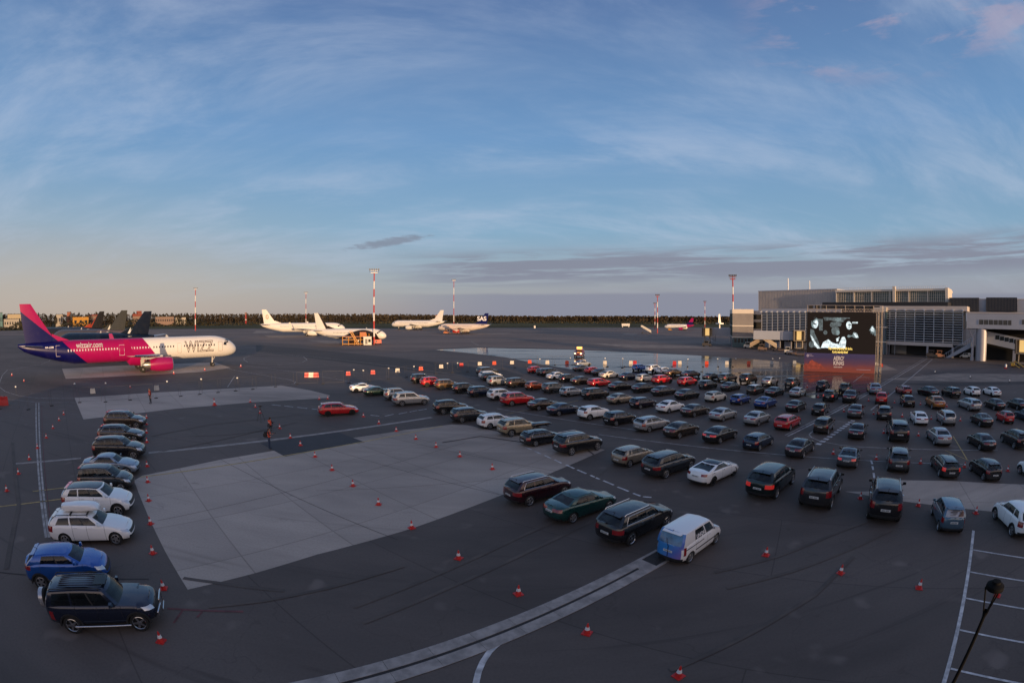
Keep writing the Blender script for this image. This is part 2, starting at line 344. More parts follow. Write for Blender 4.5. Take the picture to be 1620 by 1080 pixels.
lines('taxi_lines',[([(90,556),(82,564),(78,571),(66,576),(12,585),(4,593),(0,603),(-2,611),(8,619),(30,626),(60,629.5),(120,630)],.15),
   ([(0,630),(30,633),(60,636),(120,636.5)],.12),([(386,566),(395,563),(420,560.5),(455,560.8),(480,564),(486,569),(478,573),(450,575.5),(420,576),(392,573),(386,569),(386,566)],.16),
   ([(335,577),(370,585),(420,594),(455,600),(468,604),(465,607),(440,608.5)],.14),([(380,577),(460,587),(540,601),(575,609)],.12),([(371,595),(360,612)],.14),
   ([(1200,553),(1262,566)],.2),([(1110,528),(1130,541),(1165,552)],.25),([(745,540),(757,546),(810,552),(850,556)],.2),([(1447,590),(1500,603)],.12),([(1500,575),(1580,578)],.14),([(1395,577),(1440,579)],.14),([(1455,577),(1490,588)],.1),([(1350,604),(1367,591)],.14)],DL)
mb=MB()
for (x0,y0),(x1,y1) in (((831,707),(841,711)),((845.5,713.5),(856,718)),((861.5,720),(872,725)),((877.5,727),(888.5,732.5)),((895.5,735),(908.5,741)),((913.5,743),(927.5,749)),((934,751.5),(948.5,758)),((954.5,760),(971,767)),((977,770),(994.5,777)),((1001.5,780),(1013.5,784.5)),((1017,785.5),(1030.5,786.5)),
   ((586,656.5),(600,658)),((609,657.8),(623,655)),((631,654.6),(644,652)),((648,651.5),(660,649)),((662,649),(675,646.8)),((430,640),(444,641.5)),((450,642),(464,643.6)),((470,644),(486,646)),((493,646.5),(508,648.3)),((1378,728),(1380,734)),((1380,737),(1381.5,743)),((1382,748),(1383,756))):
    strip(mb,[G(x0,y0),G(x1,y1)],.16)
a=Vector(G(1350,664.7));b=Vector(G(1291,705))
for i in range(12):
    p=a.lerp(b,i/12);q=a.lerp(b,(i+.55)/12); strip(mb,[p,q],.5)
o=mb.build('dashed_lines',WL,fix=False); o.location.z=.0125; o['kind']='structure'
straight('red_lines',[((265,962),(385,967),.12,0,0),((289,965),(275,985),.1,0,0),((320,967),(312,976),.1,0,0),((66,640),(84,850),.06,0,0)],RL)
# tyre marks, one per curve
TM=mat('tyre_rubber_mark',(.088,.068,.056),.8,var=.28,vs=.5)
for i_,l_ in enumerate([([(290,914),(340,921),(400,929),(450,934)],.22),([(925,765),(950,750),(962,742)],.12),([(930,712),(938,718),(946,726)],.16),([(300,690),(360,688),(420,680)],.1),([(560,960),(700,905),(820,850),(930,800)],.20),([(575,985),(720,925),(845,868),(955,815)],.20),([(1130,905),(1230,880),(1330,840),(1380,822)],.2),([(1150,930),(1255,903),(1360,862),(1410,838)],.2),
   ([(330,960),(420,950),(520,930),(640,895)],.18),([(1060,1060),(1190,1000),(1290,940),(1350,880)],.2),([(20,700),(30,800),(10,900)],.3),([(240,690),(330,672),(480,655)],.12),([(250,715),(330,700),(470,668)],.12),([(700,700),(760,690),(830,700)],.2)]): lines('tyre_marks',[l_],TM,.0135+.0011*i_)
# slot drain with its grate
dn=empty('slot_drain',(0,0,0)); dn['kind']='structure'
a,b=ext((547,1080),(1010,899),.9,0); d=(b-a).normalized(); nn=Vector((-d.y,d.x)); 
mb=MB(); mc=MB()
L=(b-a).length; k=int(L/1.55)
for i in range(k):
    p=a+d*(L*i/k+.006); q=a+d*(L*(i+1)/k-.006)
    for s in (-1,1):
        u0=nn*s*.07; u1=nn*s*.56
        mb.prism([p+u0,q+u0,q+u1,p+u1],.0,.022)
mb.build('concrete_edging',CONL,dn); strip(mc,[a,b],1.16); o=mc.build('channel',SEAM,dn,fix=False); o.location.z=.006
gc=b+d*1.0
mb=MB(); mb.prism([b+nn*.56,b+d*.7+nn*.56,b+d*.7-nn*.56,b-nn*.56],0,.023); mb.prism([b+d*1.9+nn*.56,b+d*.7+nn*.56,b+d*.7+nn*.42,b+d*1.9+nn*.42],0,.023); mb.prism([b+d*1.9-nn*.56,b+d*.7-nn*.56,b+d*.7-nn*.42,b+d*1.9-nn*.42],0,.023); mb.build('drain_frame',CONL,dn)
mb=MB()
for i in range(12): 
    t=.72+i*.1; mb.prism([b+d*t+nn*.41,b+d*(t+.05)+nn*.41,b+d*(t+.05)-nn*.41,b+d*t-nn*.41],.004,.02)
mb.build('grate',mat('cast_iron',(.03,.03,.03),.6),dn)
# ================================================================= CARS
BLK=mat('black_plastic',(.018,.018,.019),.55); WELL=mat('wheel_well',(.006,.006,.006),.9); GLS=mat('tinted_glass',(.012,.014,.016),.04,spec=.8,coat=.3)
TLM=mat('tail_lamp',(.22,.006,.010),.15,coat=1); HLM=mat('head_lamp',(.62,.65,.68),.12,coat=1,metal=.3); TYR=mat('tyre_rubber',(.016,.016,.016),.85)
RIM=mat('alloy_rim',(.42,.42,.43),.3,metal=.8); CHR=mat('chrome_trim',(.65,.65,.66),.18,metal=1); PLT=mat('number_plate',(.62,.62,.60),.4); PLB=mat('plate_ink',(.05,.05,.06),.5); SEAMC=mat('door_gap',(.004,.004,.004),.8)
TLON=mat('glowing_tail_lamp',(.5,.02,.02),.2,coat=1,emit=(1,.05,.04),es=.14)
def glass_mat():
    m=GLS; nt=m.node_tree; b=nt.nodes['Principled BSDF']; o=nt.nodes['Material Output']
    t=nt.nodes.new('ShaderNodeBsdfTransparent'); t.inputs[0].default_value=(.42,.46,.46,1); x=nt.nodes.new('ShaderNodeMixShader'); x.inputs[0].default_value=.52
    nt.links.new(t.outputs[0],x.inputs[1]); nt.links.new(b.outputs[0],x.inputs[2]); nt.links.new(x.outputs[0],o.inputs[0])
glass_mat()
SEAT=mat('seat_fabric',(.045,.042,.040),.9)
def interp(tab,x):
    if x<=tab[0][0]: return tab[0][1]
    for (a,b),(c,d) in zip(tab,tab[1:]):
        if x<=c:
            t=(x-a)/(c-a); t=t*t*(3-2*t)*.5+t*.5; return b+(d-b)*t
    return tab[-1][1]
T=[0,.10,.25,.42,.58,.72,.84,.93,1.0]; WM=[.885,.955,.985,1,1,.988,.968,.945,.90]
ENDV=[(0,0),(.25,.006),(.5,.025),(.7,.07),(.83,.14),(.92,.25),(.975,.42),(1.0,.68)]
TYPES={
 # L W H zb, belt profile, xc windscreen base, xf roof front, xr roof rear, xd rear glass base, wheels, sides
 'sedan':dict(L=4.72,W=1.83,H=1.46,zb=.20,belt=[(0,.66),(.25,.76),(1.35,.97),(1.9,.99),(3.6,1.03),(4.1,1.05),(4.72,1.00)],xc=1.30,xf=1.98,xr=3.35,xd=4.12,fo=.92,ro=1.02,wr=.33,sw=[(.07,.42),(.445,.84)],RI=[.16,.06,.02,0,.0,.02,.05,.09,.16],tl=(5,7),tj=(1,5)),
 'coupe':dict(L=4.68,W=1.84,H=1.42,zb=.19,belt=[(0,.64),(.25,.74),(1.35,.95),(1.9,.98),(3.6,1.03),(4.1,1.06),(4.68,1.03)],xc=1.30,xf=2.05,xr=3.05,xd=4.35,fo=.90,ro=1.0,wr=.34,sw=[(.07,.42),(.44,.86)],RI=[.16,.06,.02,0,.0,.02,.05,.08,.12],tl=(5,7),tj=(2,5)),
 'hatch':dict(L=4.25,W=1.79,H=1.48,zb=.20,belt=[(0,.66),(.22,.76),(1.15,.98),(1.7,1.0),(3.2,1.04),(4.25,1.04)],xc=1.08,xf=1.80,xr=3.72,xd=4.12,fo=.86,ro=.76,wr=.32,sw=[(.06,.37),(.40,.70),(.74,.88)],RI=[.15,.05,.02,0,.0,.01,.03,.05,.10],tl=(4,7),tj=(3,6)),
 'mini':dict(L=3.68,W=1.67,H=1.47,zb=.20,belt=[(0,.70),(.2,.80),(.9,.99),(1.5,1.0),(3.0,1.03),(3.68,1.02)],xc=.86,xf=1.55,xr=3.20,xd=3.55,fo=.74,ro=.62,wr=.30,sw=[(.06,.42),(.45,.80)],RI=[.14,.05,.02,0,.0,.01,.03,.05,.10],tl=(4,7),tj=(4,6)),
 'wagon':dict(L=4.75,W=1.83,H=1.48,zb=.20,belt=[(0,.66),(.25,.76),(1.35,.98),(1.9,1.0),(3.6,1.04),(4.75,1.05)],xc=1.28,xf=1.98,xr=4.22,xd=4.64,fo=.90,ro=1.02,wr=.33,sw=[(.055,.30),(.325,.57),(.60,.88)],RI=[.15,.05,.02,0,.0,.01,.03,.05,.09],tl=(4,7),tj=(3,6)),
 'suv':dict(L=4.55,W=1.86,H=1.68,zb=.27,belt=[(0,.78),(.22,.92),(1.15,1.12),(1.7,1.14),(3.3,1.18),(4.55,1.20)],xc=1.10,xf=1.80,xr=4.02,xd=4.46,fo=.86,ro=.96,wr=.36,sw=[(.055,.32),(.345,.62),(.65,.88)],RI=[.15,.05,.02,0,.0,.01,.03,.05,.09],tl=(4,7),tj=(3,6),clad=1),
 'bigsuv':dict(L=4.92,W=1.95,H=1.74,zb=.27,belt=[(0,.80),(.24,.95),(1.3,1.14),(1.9,1.16),(3.6,1.20),(4.92,1.22)],xc=1.25,xf=1.98,xr=4.35,xd=4.82,fo=.90,ro=1.06,wr=.38,sw=[(.055,.30),(.325,.58),(.61,.88)],RI=[.16,.05,.02,0,.0,.01,.03,.05,.09],tl=(4,6),tj=(2,6),clad=0),
 'crossover':dict(L=4.18,W=1.79,H=1.57,zb=.26,belt=[(0,.74),(.2,.92),(1.05,1.10),(1.6,1.10),(3.0,1.16),(4.18,1.12)],xc=1.00,xf=1.72,xr=3.52,xd=4.04,fo=.84,ro=.80,wr=.35,sw=[(.06,.38),(.41,.74)],RI=[.16,.05,.0,0,.02,.04,.05,.07,.12],tl=(5,8),tj=(3,6),clad=1),
 'mpv':dict(L=4.15,W=1.75,H=1.62,zb=.20,belt=[(0,.68),(.2,.82),(.85,1.02),(1.4,1.03),(3.2,1.06),(4.15,1.06)],xc=.80,xf=1.62,xr=3.78,xd=4.06,fo=.82,ro=.72,wr=.32,sw=[(.05,.13),(.155,.42),(.445,.70),(.73,.88)],RI=[.13,.04,.02,0,.0,.01,.03,.04,.07],tl=(4,8),tj=(4,6)),
 'offroad':dict(L=4.50,W=1.76,H=1.68,zb=.34,belt=[(0,.88),(.16,.98),(1.25,1.07),(1.7,1.08),(3.4,1.10),(4.50,1.11)],xc=1.22,xf=1.74,xr=4.18,xd=4.44,fo=.80,ro=1.05,wr=.37,sw=[(.05,.30),(.325,.60),(.63,.93)],RI=[.10,.03,.01,0,.0,.0,.01,.02,.05],tl=(2,5),tj=(5,6),clad=1),
 'van':dict(L=4.45,W=1.80,H=1.84,zb=.20,belt=[(0,.74),(.18,.86),(.85,1.06),(1.4,1.10),(3.2,1.12),(4.45,1.12)],xc=.80,xf=1.52,xr=4.16,xd=4.42,fo=.86,ro=.88,wr=.33,sw=[(.05,.30),(.335,.66)],RI=[.06,.02,.01,0,.0,.0,.01,.02,.03],tl=(3,7),tj=(5,6)),
}
def lower_body(sp):
    L,W=sp['L'],sp['W']; FI=[.17,.06,.02,0,.01,.04,.09,.16,.28]; RI=sp['RI']
    B=lambda x:interp(sp['belt'],x)
    bx=sp['xc']+.9*( .5); 
    du=[sp['xc']+.10, sp['xc']+(sp['xd']-sp['xc'])*((sp['sw'][0][1]+sp['sw'][1][0])/2)+.02, sp['xc']+(sp['xd']-sp['xc'])*(sp['sw'][1][1])-.04]
    xs=[]; 
    for k in range(13): xs.append(.72+(L-.72-.70)*k/12)
    xs=[x for x in xs if all(abs(x-q)>.09 for q in du)]
    seam=set()
    for q in du: xs+=[q,q+.014]; seam.add(round(q,4))
    xs=sorted(x for x in xs if .70<x<L-.68)
    J=[('f',v,dx) for v,dx in ENDV]+[('s',1,x) for x in xs]+[('r',v,dx) for v,dx in reversed(ENDV)]
    N=len(J); V=[];idx={}
    def pt(r,j):
        k,v,d=J[j]
        if k=='f': x=FI[r]+d
        elif k=='r': x=L-RI[r]-d
        else: x=d
        y=v*WM[r]*W/2*(1-.035*max(0,1-x/1.4)-.03*max(0,1-(L-x)/1.3))
        zb=sp['zb']+ (.04 if x<.5 or x>L-.6 else 0)
        z=zb+(B(x)-zb)*T[r]
        return x,y,z
    for r in range(9):
        for j in range(N):
            x,y,z=pt(r,j)
            for s in (1,-1):
                if J[j][1]==0 and s==-1: idx[r,j,s]=idx[r,j,1]; continue
                idx[r,j,s]=len(V); V.append((x,s*y,z))
    Fc=[];M=[]
    nf=len(ENDV)
    clad=sp.get('clad',0)
    for r in range(8):
        for j in range(N-1):
            k=J[j][0]; k2=J[j+1][0]; jr=N-2-j
            m=0
            if k=='s' and k2=='s' and round(J[j][2],4) in seam and 1<=r<=7: m=4
            if r<clad or (r==0): m=1
            if k2=='f' or (k=='f' and k2=='s'):
                if j<4 and r in (1,2): m=1
                if j<3 and r in (4,5): m=1
                if 3<=j<=5 and r in (5,6): m=6
            if k=='r' or (k=='s' and k2=='r'):
                if sp['tj'][0]<=jr<sp['tj'][1] and sp['tl'][0]<=r<sp['tl'][1]: m=5
                if r==1 and jr<5: m=1
            for s in (1,-1):
                a,b,c,d=idx[r,j,s],idx[r,j+1,s],idx[r+1,j+1,s],idx[r+1,j,s]
                f=[]
                for q in ((a,b,c,d) if s==-1 else (d,c,b,a)):
                    if q not in f: f.append(q)
                Fc.append(tuple(f)); M.append(m)
    for r,top in ((8,True),(0,False)):
        prev=None
        for j in range(N):
            if J[j][1]==0:
                cur=[idx[r,j,1]]
            else:
                x,y,z=pt(r,j); cur=[idx[r,j,1]]
                cr=(.055 if top else 0)
                for q in (.75,.35,0,-.35,-.75):
                    V.append((x,y*q,z+cr*(1-q*q))); cur.append(len(V)-1)
                cur.append(idx[r,j,-1])
            if prev:
                m=0 if top else 2
                if len(prev)==1 or len(cur)==1:
                    lst,c=(cur,prev[0]) if len(prev)==1 else (prev,cur[0])
                    for a,b in zip(lst,lst[1:]): Fc.append((a,b,c)); M.append(m)
                else:
                    for i in range(len(cur)-1): Fc.append((prev[i],prev[i+1],cur[i+1],cur[i])); M.append(m)
            prev=cur
    return V,Fc,M
def greenhouse(sp):
    L,W,H=sp['L'],sp['W'],sp['H']; B=lambda x:interp(sp['belt'],x)
    xc,xf,xr,xd=sp['xc'],sp['xf'],sp['xr'],sp['xd']; wb=W/2*.895; wt=W/2*(.80 if H>1.8 else .70 if H<1.55 else .735)
    van=H>1.8
    cols=[('w',0),('w',.3),('w',.6),('w',.86),('w',1.0)]
    us=[0,.03]
    for a,b in sp['sw']: us+=[a,(a+b)/2,b]
    us+=[.97,1.0]
    sides=sorted(set(us))
    cols+=[('s',u) for u in sides[1:-1]]+[('g',1.0),('g',.86),('g',.6),('g',.3),('g',0)]
    Hr=[0,.10,.40,.70,.90,1.0]
    def rz(x):
        t=(x-xf)/(xr-xf); return H-.075-.05*max(0,.35-t)/.35-(.05 if not van else .01)*max(0,t-.6)/.4
    V=[];idx={};N=len(cols)
    def pt(r,j):
        h=Hr[r]; k,v=cols[j]
        if k=='w': xb=xc+.20*v*v+.05*(v==1); xt=xf+.13*v*v+.04*(v==1); vv=v*.97 if v<1 else 1
        elif k=='g': xb=xd-.12*v*v-.03*(v==1); xt=xr-.08*v*v-.03*(v==1); vv=v*.97 if v<1 else 1
        else:
            xb=(xc+.25)+v*((xd-.15)-(xc+.25)); xt=(xf+.17)+v*((xr-.11)-(xf+.17)); vv=1
        zb=B(xb)-.03; zt=rz(xt)
        x=xb+(xt-xb)*h; z=zb+(zt-zb)*h; y=vv*(wb+(wt-wb)*h+.028*math.sin(math.pi*h))
        if k=='w': x-=.03*math.sin(math.pi*h)
        if k=='g': x+=.03*math.sin(math.pi*h)
        return x,y,z
    rows=len(Hr)
    for r in range(rows):
        for j in range(N):
            x,y,z=pt(r,j)
            for s in (1,-1):
                if cols[j][1]==0 and cols[j][0]!='s' and s==-1: idx[r,j,s]=idx[r,j,1]; continue
                idx[r,j,s]=len(V); V.append((x,s*y,z))
    Fc=[];M=[]
    for r in range(rows-1):
        for j in range(N-1):
            k,v=cols[j]; k2,v2=cols[j+1]; m=0
            if 1<=r<=3:
                if k=='w' and k2=='w' and v2<=.9: m=7
                if k=='g' and v<=.9: m=8
                if k2=='g' and k=='g' and v==1.0: m=0
                if k=='s' or k2=='s':
                    ua=0 if k=='w' else v; ub=1 if k2=='g' else v2
                    for wi,(a,b) in enumerate(sp['sw']):
                        if ua>=a-1e-6 and ub<=b+1e-6: m=9+wi
                    if m==0 and ua>.1 and ub<sp['sw'][1][0]+1e-6 and ub>.3 and not van: m=1
            if r==0 and (k=='w' and k2=='w'): m=1
            for s in (1,-1):
                a,b,c,d=idx[r,j,s],idx[r,j+1,s],idx[r+1,j+1,s],idx[r+1,j,s]
                Fc.append((a,b,c,d) if s==-1 else (d,c,b,a)); M.append(m)
    prev=None
    def ring(j,ins,dz):
        x,y,z=pt(rows-1,j); cx=(xf+xr)/2; return cx+(x-cx)*(1-ins*.4),y*(1-ins),z+dz
    top=[]
    for j in range(N):
        x,y,z=ring(j,.10,.035); sh=.32*(1-((x-xf)/(xr-xf)-.5)**2*4)
        if cols[j][1]==0 and cols[j][0]!='s': V.append((x,0,z)); top.append([len(V)-1]); 
        else:
            row=[]
            for q in (1,.6,.2,-.2,-.6,-1):
                V.append((x,y*q,z+(.045+.0*sh)*(1-q*q)*max(0,min(1,(min(x-xf,xr-x)+.05)/.35)))); row.append(len(V)-1)
            top.append(row)
    for j in range(N-1):
        p,c=top[j],top[j+1]
        for s,e in ((1,0),(-1,-1)):
            a,b=idx[rows-1,j,s],idx[rows-1,j+1,s]; Fc.append((a,b,c[e],p[e]) if a!=b else (a,c[e],p[e])); M.append(3)
        if len(p)==1 or len(c)==1:
            lst,q=(c,p[0]) if len(p)==1 else (p,c[0])
            for a,b in zip(lst,lst[1:]): Fc.append((a,b,q)); M.append(3)
        else:
            for i in range(5): Fc.append((p[i],p[i+1],c[i+1],c[i])); M.append(3)
    # sunk bottom cap
    bot=[idx[0,j,1] for j in range(N)]+[idx[0,j,-1] for j in range(N-2,0,-1)]
    Fc.append(tuple(bot)); M.append(2)
    return V,Fc,M
def wheel_mesh(r):
    mb=MB(); w=.20
    mb.lathe([(r*.66,w*.5-.005),(r*.72,w*.5),(r*.93,w*.5),(r,w*.36),(r,-w*.36),(r*.93,-w*.5),(r*.6,-w*.5),(r*.1,-w*.4)],'y',20,0)
    t=mb; rb=MB(); rb.lathe([(r*.70,w*.48),(r*.66,w*.5+.004),(r*.62,w*.42),(r*.60,w*.22)],'y',20,0)
    for i in range(5):
        a=2*math.pi*i/5; c,s=math.cos(a),math.sin(a)
        v=[]
        for rr,hw,dep in ((r*.10,.045,w*.46),(r*.64,.035,w*.46)):
            for q in (-1,1):
                for d in (dep,dep-.03): v.append((rr*c-q*hw*s,d,rr*s+q*hw*c))
        rb.add(v,[(0,2,6,4),(1,5,7,3),(0,1,3,2),(4,6,7,5),(0,4,5,1),(2,3,7,6)],0)
    rb.lathe([(r*.17,w*.40),(r*.16,w*.49),(0.001,w*.50)],'y',10,0)
    rb.lathe([(r*.61,w*.14),(0.001,w*.14)],'y',14,1)
    return t,rb
def place_mesh(me,bm_src): pass
def split_mesh(V,Fc,M,groups):
    out={}
    for g,ms in groups.items():
        sel=[i for i,m in enumerate(M) if m in ms and (g[1] is None or g[1]*sum(V[q][1] for q in Fc[i])>0)]
        if not sel: continue
        used={};vv=[];ff=[];mm=[]
        for i in sel:
            f=[]
            for q in Fc[i]:
                if q not in used: used[q]=len(vv); vv.append(V[q])
                f.append(used[q])
            ff.append(tuple(f)); mm.append(M[i])
        out[g]=(vv,ff,mm)
    return out
PROTO={}
def mkmesh(name,vv,ff,mm,mats,ang=32):
    me=bpy.data.meshes.new(name); me.from_pydata(vv,[],ff)
    for m in mats: me.materials.append(m)
    me.polygons.foreach_set('material_index',mm); me.polygons.foreach_set('use_smooth',[True]*len(ff)); me.update()
    me.set_sharp_from_angle(angle=math.radians(ang)); return me
DUMMY=mat('car_paint_dummy',(.5,.5,.5),.3)
def build_proto(key,sp,opts=()):
    """list of (part name, mesh, local loc, rotz, parent index, near_only, paint slots)"""
    L,W,H=sp['L'],sp['W'],sp['H']
    V,Fc,M=lower_body(sp)
    # wheel wells cut with a boolean
    me=bpy.data.meshes.new('t'); me.from_pydata(V,[],Fc)
    for i in range(7): me.materials.append(mat('slot%d'%i))
    me.polygons.foreach_set('material_index',M); me.update()
    bm=bmesh.new(); bm.from_mesh(me); bmesh.ops.recalc_face_normals(bm,faces=bm.faces); bm.to_mesh(me); bm.free()
    ob=bpy.data.objects.new('t',me); COL.objects.link(ob)
    cb=MB(); wr=sp['wr']; xw=(sp['fo'],L-sp['ro'])
    for x in xw: cb.lathe([(.001,-W),(wr+.055,-W),(wr+.055,W),(.001,W)],'y',28,2,off=(x,0,wr-.01))
    co=cb.build('c',[mat('slot%d'%i) for i in range(7)])
    md=ob.modifiers.new('b','BOOLEAN'); md.operation='DIFFERENCE'; md.object=co; md.solver='EXACT'
    bpy.context.view_layer.update()
    me2=bpy.data.meshes.new_from_object(ob.evaluated_get(bpy.context.evaluated_depsgraph_get()))
    V=[tuple(v.co) for v in me2.vertices]; Fc=[tuple(p.vertices) for p in me2.polygons]; M=[p.material_index for p in me2.polygons]
    bpy.data.objects.remove(ob); bpy.data.objects.remove(co)
    V2,F2,M2=greenhouse(sp); n=len(V); V+=V2; Fc+=[tuple(q+n for q in f) for f in F2]; M+=M2
    V=[(L/2-x,-y,z) for x,y,z in V]   # front now at +x
    V=[(x,y,z) for x,y,z in V]
    groups={('body',None):{0,1,2,3,4},('windscreen',None):{7},('rear_window',None):{8},('tail_lamp',1):{5},('tail_lamp',-1):{5},('head_lamp',1):{6},('head_lamp',-1):{6}}
    for wi in range(len(sp['sw'])):
        for s in (1,-1): groups[('side_window',s,wi)]={9+wi}
    out=split_mesh(V,Fc,M,groups)
    parts=[]
    for g,(vv,ff,mm) in out.items():
        nm=g[0]
        if nm=='body':
            mb=MB(); mb.v=vv; mb.f=ff; mb.m=mm
            # door handles, roof aerial, number plate recess
            X=lambda x:L/2-x
            for s in (1,-1):
                for u in (sp['sw'][0][1],sp['sw'][1][1]-.03):
                    x=sp['xc']+(sp['xd']-sp['xc'])*u-.02; z=interp(sp['belt'],x)-.11
                    mb.box(X(x)-.0,X(x)+.19,s*W/2*.985-.02,s*W/2*.985+.02,z,z+.028,5 if 'chrome' in opts else 0)
                # mirror
                xm=sp['xc']+.42; zm=interp(sp['belt'],xm)+.02
                y0=s*W/2*.90; y1=s*(W/2+.17)
                mb.box(X(xm)-.05,X(xm)+.03,min(y0,y0+s*.10),max(y0,y0+s*.10),zm,zm+.04,1)
                k=len(mb.v); q=[]
                for (xx,a,bz) in ((.07,.0,.0),(-.05,.01,.01)):
                    pass
                mb.add([(X(xm)+.09,y0+s*.07,zm+.03),(X(xm)+.06,y1,zm+.05),(X(xm)-.05,y1,zm+.04),(X(xm)-.05,y0+s*.07,zm+.02),(X(xm)+.07,y0+s*.07,zm+.16),(X(xm)+.04,y1-s*.02,zm+.15),(X(xm)-.05,y1-s*.01,zm+.16),(X(xm)-.05,y0+s*.07,zm+.17)],
                    [(0,1,2,3),(4,5,6,7),(0,1,5,4),(1,2,6,5),(2,3,7,6),(3,0,4,7)],0)
                if sp.get('clad'):
                    for x in xw:
                        v=[];n=13;R0,R1=wr+.045,wr+.115
                        for i in range(n):
                            t=math.pi*(i/(n-1)); 
                            for R in (R0,R1):
                                for yy in (W/2*.93,W/2+.012): v.append((X(x)+R*math.cos(t),s*yy,wr-.01+R*math.sin(t)))
                        f=[]
                        for i in range(n-1):
                            a=i*4;b=a+4; f+=[(a+1,a+3,b+3,b+1),(a+2,a+3,b+3,b+2),(a,a+1,b+1,b)]
                        mb.add(v,f,1)
            mb.tube((X(sp['xr']-.15),0,H-.06),(X(sp['xr']+.02),0,H+.03),.012,mi=1,n=5)
            vv,ff,mm=mb.v,mb.f,mb.m
            me=mkmesh('body',vv,ff,mm,[DUMMY,BLK,WELL,DUMMY,SEAMC,CHR])
            parts.insert(0,['body',me,(0,0,0),0,None,False])
        else:
            me=mkmesh(nm,vv,ff,[0]*len(ff),[{'windscreen':GLS,'rear_window':GLS,'side_window':GLS,'tail_lamp':TLM,'head_lamp':HLM}[nm]],60)
            parts.append([nm,me,(0,0,0),0,None,nm=='head_lamp' or (nm=='side_window' and g[2]>1)])
    # plate
    X=lambda x:L/2-x
    zp=interp(sp['belt'],L)*.5+.27 if H<1.55 and sp['tl'][0]>=5 else .62 if H<1.6 else .80
    mb=MB(); mb.box(-L/2-.012+min(sp['RI'][3:6])*0,-L/2+.05,-.26,.26,zp-.055,zp+.055,0)
    for i in range(6): mb.box(-L/2-.0145,-L/2-.011,-.17+i*.062+(.03 if i>2 else 0),-.135+i*.062+(.03 if i>2 else 0),zp-.033,zp+.033,1)
    parts.append(['number_plate',mkmesh('number_plate',mb.v,mb.f,mb.m,[PLT,PLB]),(0,0,0),0,None,False])
    tm,rm=wheel_mesh(wr)
    tme=mkmesh('wheel',tm.v,tm.f,tm.m,[TYR]); rme=mkmesh('rim',rm.v,rm.f,rm.m,[CHR if 'chromerim' in opts else RIM,WELL]) if 'darkrim' not in opts else mkmesh('rim',rm.v,rm.f,rm.m,[mat('dark_rim',(.03,.03,.03),.3,metal=.6),WELL])
    for x in xw:
        for s in (1,-1):
            parts.append(['wheel',tme,(X(x),s*(W/2-.115),wr),0 if s==1 else math.pi,None,False])
            parts.append(['rim',rme,(0,0,0),0,len(parts)-1,True])
    mb=MB(); zb=interp(sp['belt'],L*.5)-.03; xs_=sp['xc']+(sp['xd']-sp['xc'])*.30
    for (xx,ys) in ((xs_,(-.36,.36)),(xs_+.85,(-.42,0,.42))):
        for y in ys:
            w=.23 if len(ys)==2 else .2
            mb.add([(X(xx),y-w,zb-.02),(X(xx),y+w,zb-.02),(X(xx)-.12,y+w,zb-.02),(X(xx)-.12,y-w,zb-.02),(X(xx)-.12,y-w*.8,zb+.16),(X(xx)-.12,y+w*.8,zb+.16),(X(xx)-.20,y+w*.8,zb+.16),(X(xx)-.20,y-w*.8,zb+.16)],[(0,1,2,3),(4,5,6,7),(0,1,5,4),(1,2,6,5),(2,3,7,6),(3,0,4,7)])
            mb.box(X(xx)-.22,X(xx)-.13,y-.11,y+.11,zb+.159,zb+.33)
            if len(ys)==2: parts.append(['front_seat',mkmesh('front_seat',mb.v,mb.f,mb.m,[SEAT]),(0,0,0),0,None,True]); mb=MB()
        if len(ys)==3: parts.append(['rear_bench',mkmesh('rear_bench',mb.v,mb.f,mb.m,[SEAT]),(0,0,0),0,None,True]); mb=MB()
    mb.box(X(sp['xc']+.62),X(sp['xc']+.15),-.6,.6,zb-.03,zb+.03); mb.lathe([(.16,-.012),(.19,0),(.16,.012)],'x',12,off=(X(sp['xc']+.72),.36,zb+.03))
    parts.append(['dashboard',mkmesh('dashboard',mb.v,mb.f,mb.m,[SEAT]),(0,0,0),0,None,True])
    if 'rails' in opts or 'rails_s' in opts:
        for s in (1,-1):
            mb=MB(); xa,xb=sp['xf']+.25,sp['xr']-.12; y=s*W/2*.665*(1.03 if H>1.6 else 1); zr=H-.045
            mb.tube((X(xa),y,zr-.03),(X(xa+.1),y,zr+.035),.018,n=6); mb.tube((X(xa+.1),y,zr+.035),(X(xb-.1),y,zr+.035),.018,n=6); mb.tube((X(xb-.1),y,zr+.035),(X(xb),y,zr-.03),.018,n=6); mb.tube((X((xa+xb)/2),y,zr-.04),(X((xa+xb)/2),y,zr+.03),.016,n=6)
            parts.append(['roof_rail',mkmesh('roof_rail',mb.v,mb.f,mb.m,[CHR if 'rails_s' in opts else BLK]),(0,0,0),0,None,False])
    if 'chrome' in opts:
        for s in (1,-1):
            mb=MB(); a,b=sp['sw'][0][0],sp['sw'][-1][1]
            xb=lambda u:(sp['xc']+.25)+u*((sp['xd']-.15)-(sp['xc']+.25)); xt=lambda u:(sp['xf']+.17)+u*((sp['xr']-.11)-(sp['xf']+.17))
            wb=W/2*.895; wt=W/2*(.70 if H<1.55 else .735)
            pts=[]
            for u,h in ((a,.09),(b,.09),(b+.01,.45),(b-.01,.92),(.5,.92),(a+.03,.92)):
                x=xb(u)+(xt(u)-xb(u))*h; zb=interp(sp['belt'],xb(u))-.03; zt=H-.09; pts.append((X(x),s*(wb+(wt-wb)*h+.028*math.sin(math.pi*h)+.004),zb+(zt-zb)*h))
            for p,q in zip(pts,pts[1:]): mb.tube(p,q,.011,n=4)
            parts.append(['window_trim',mkmesh('window_trim',mb.v,mb.f,mb.m,[CHR]),(0,0,0),0,None,True])
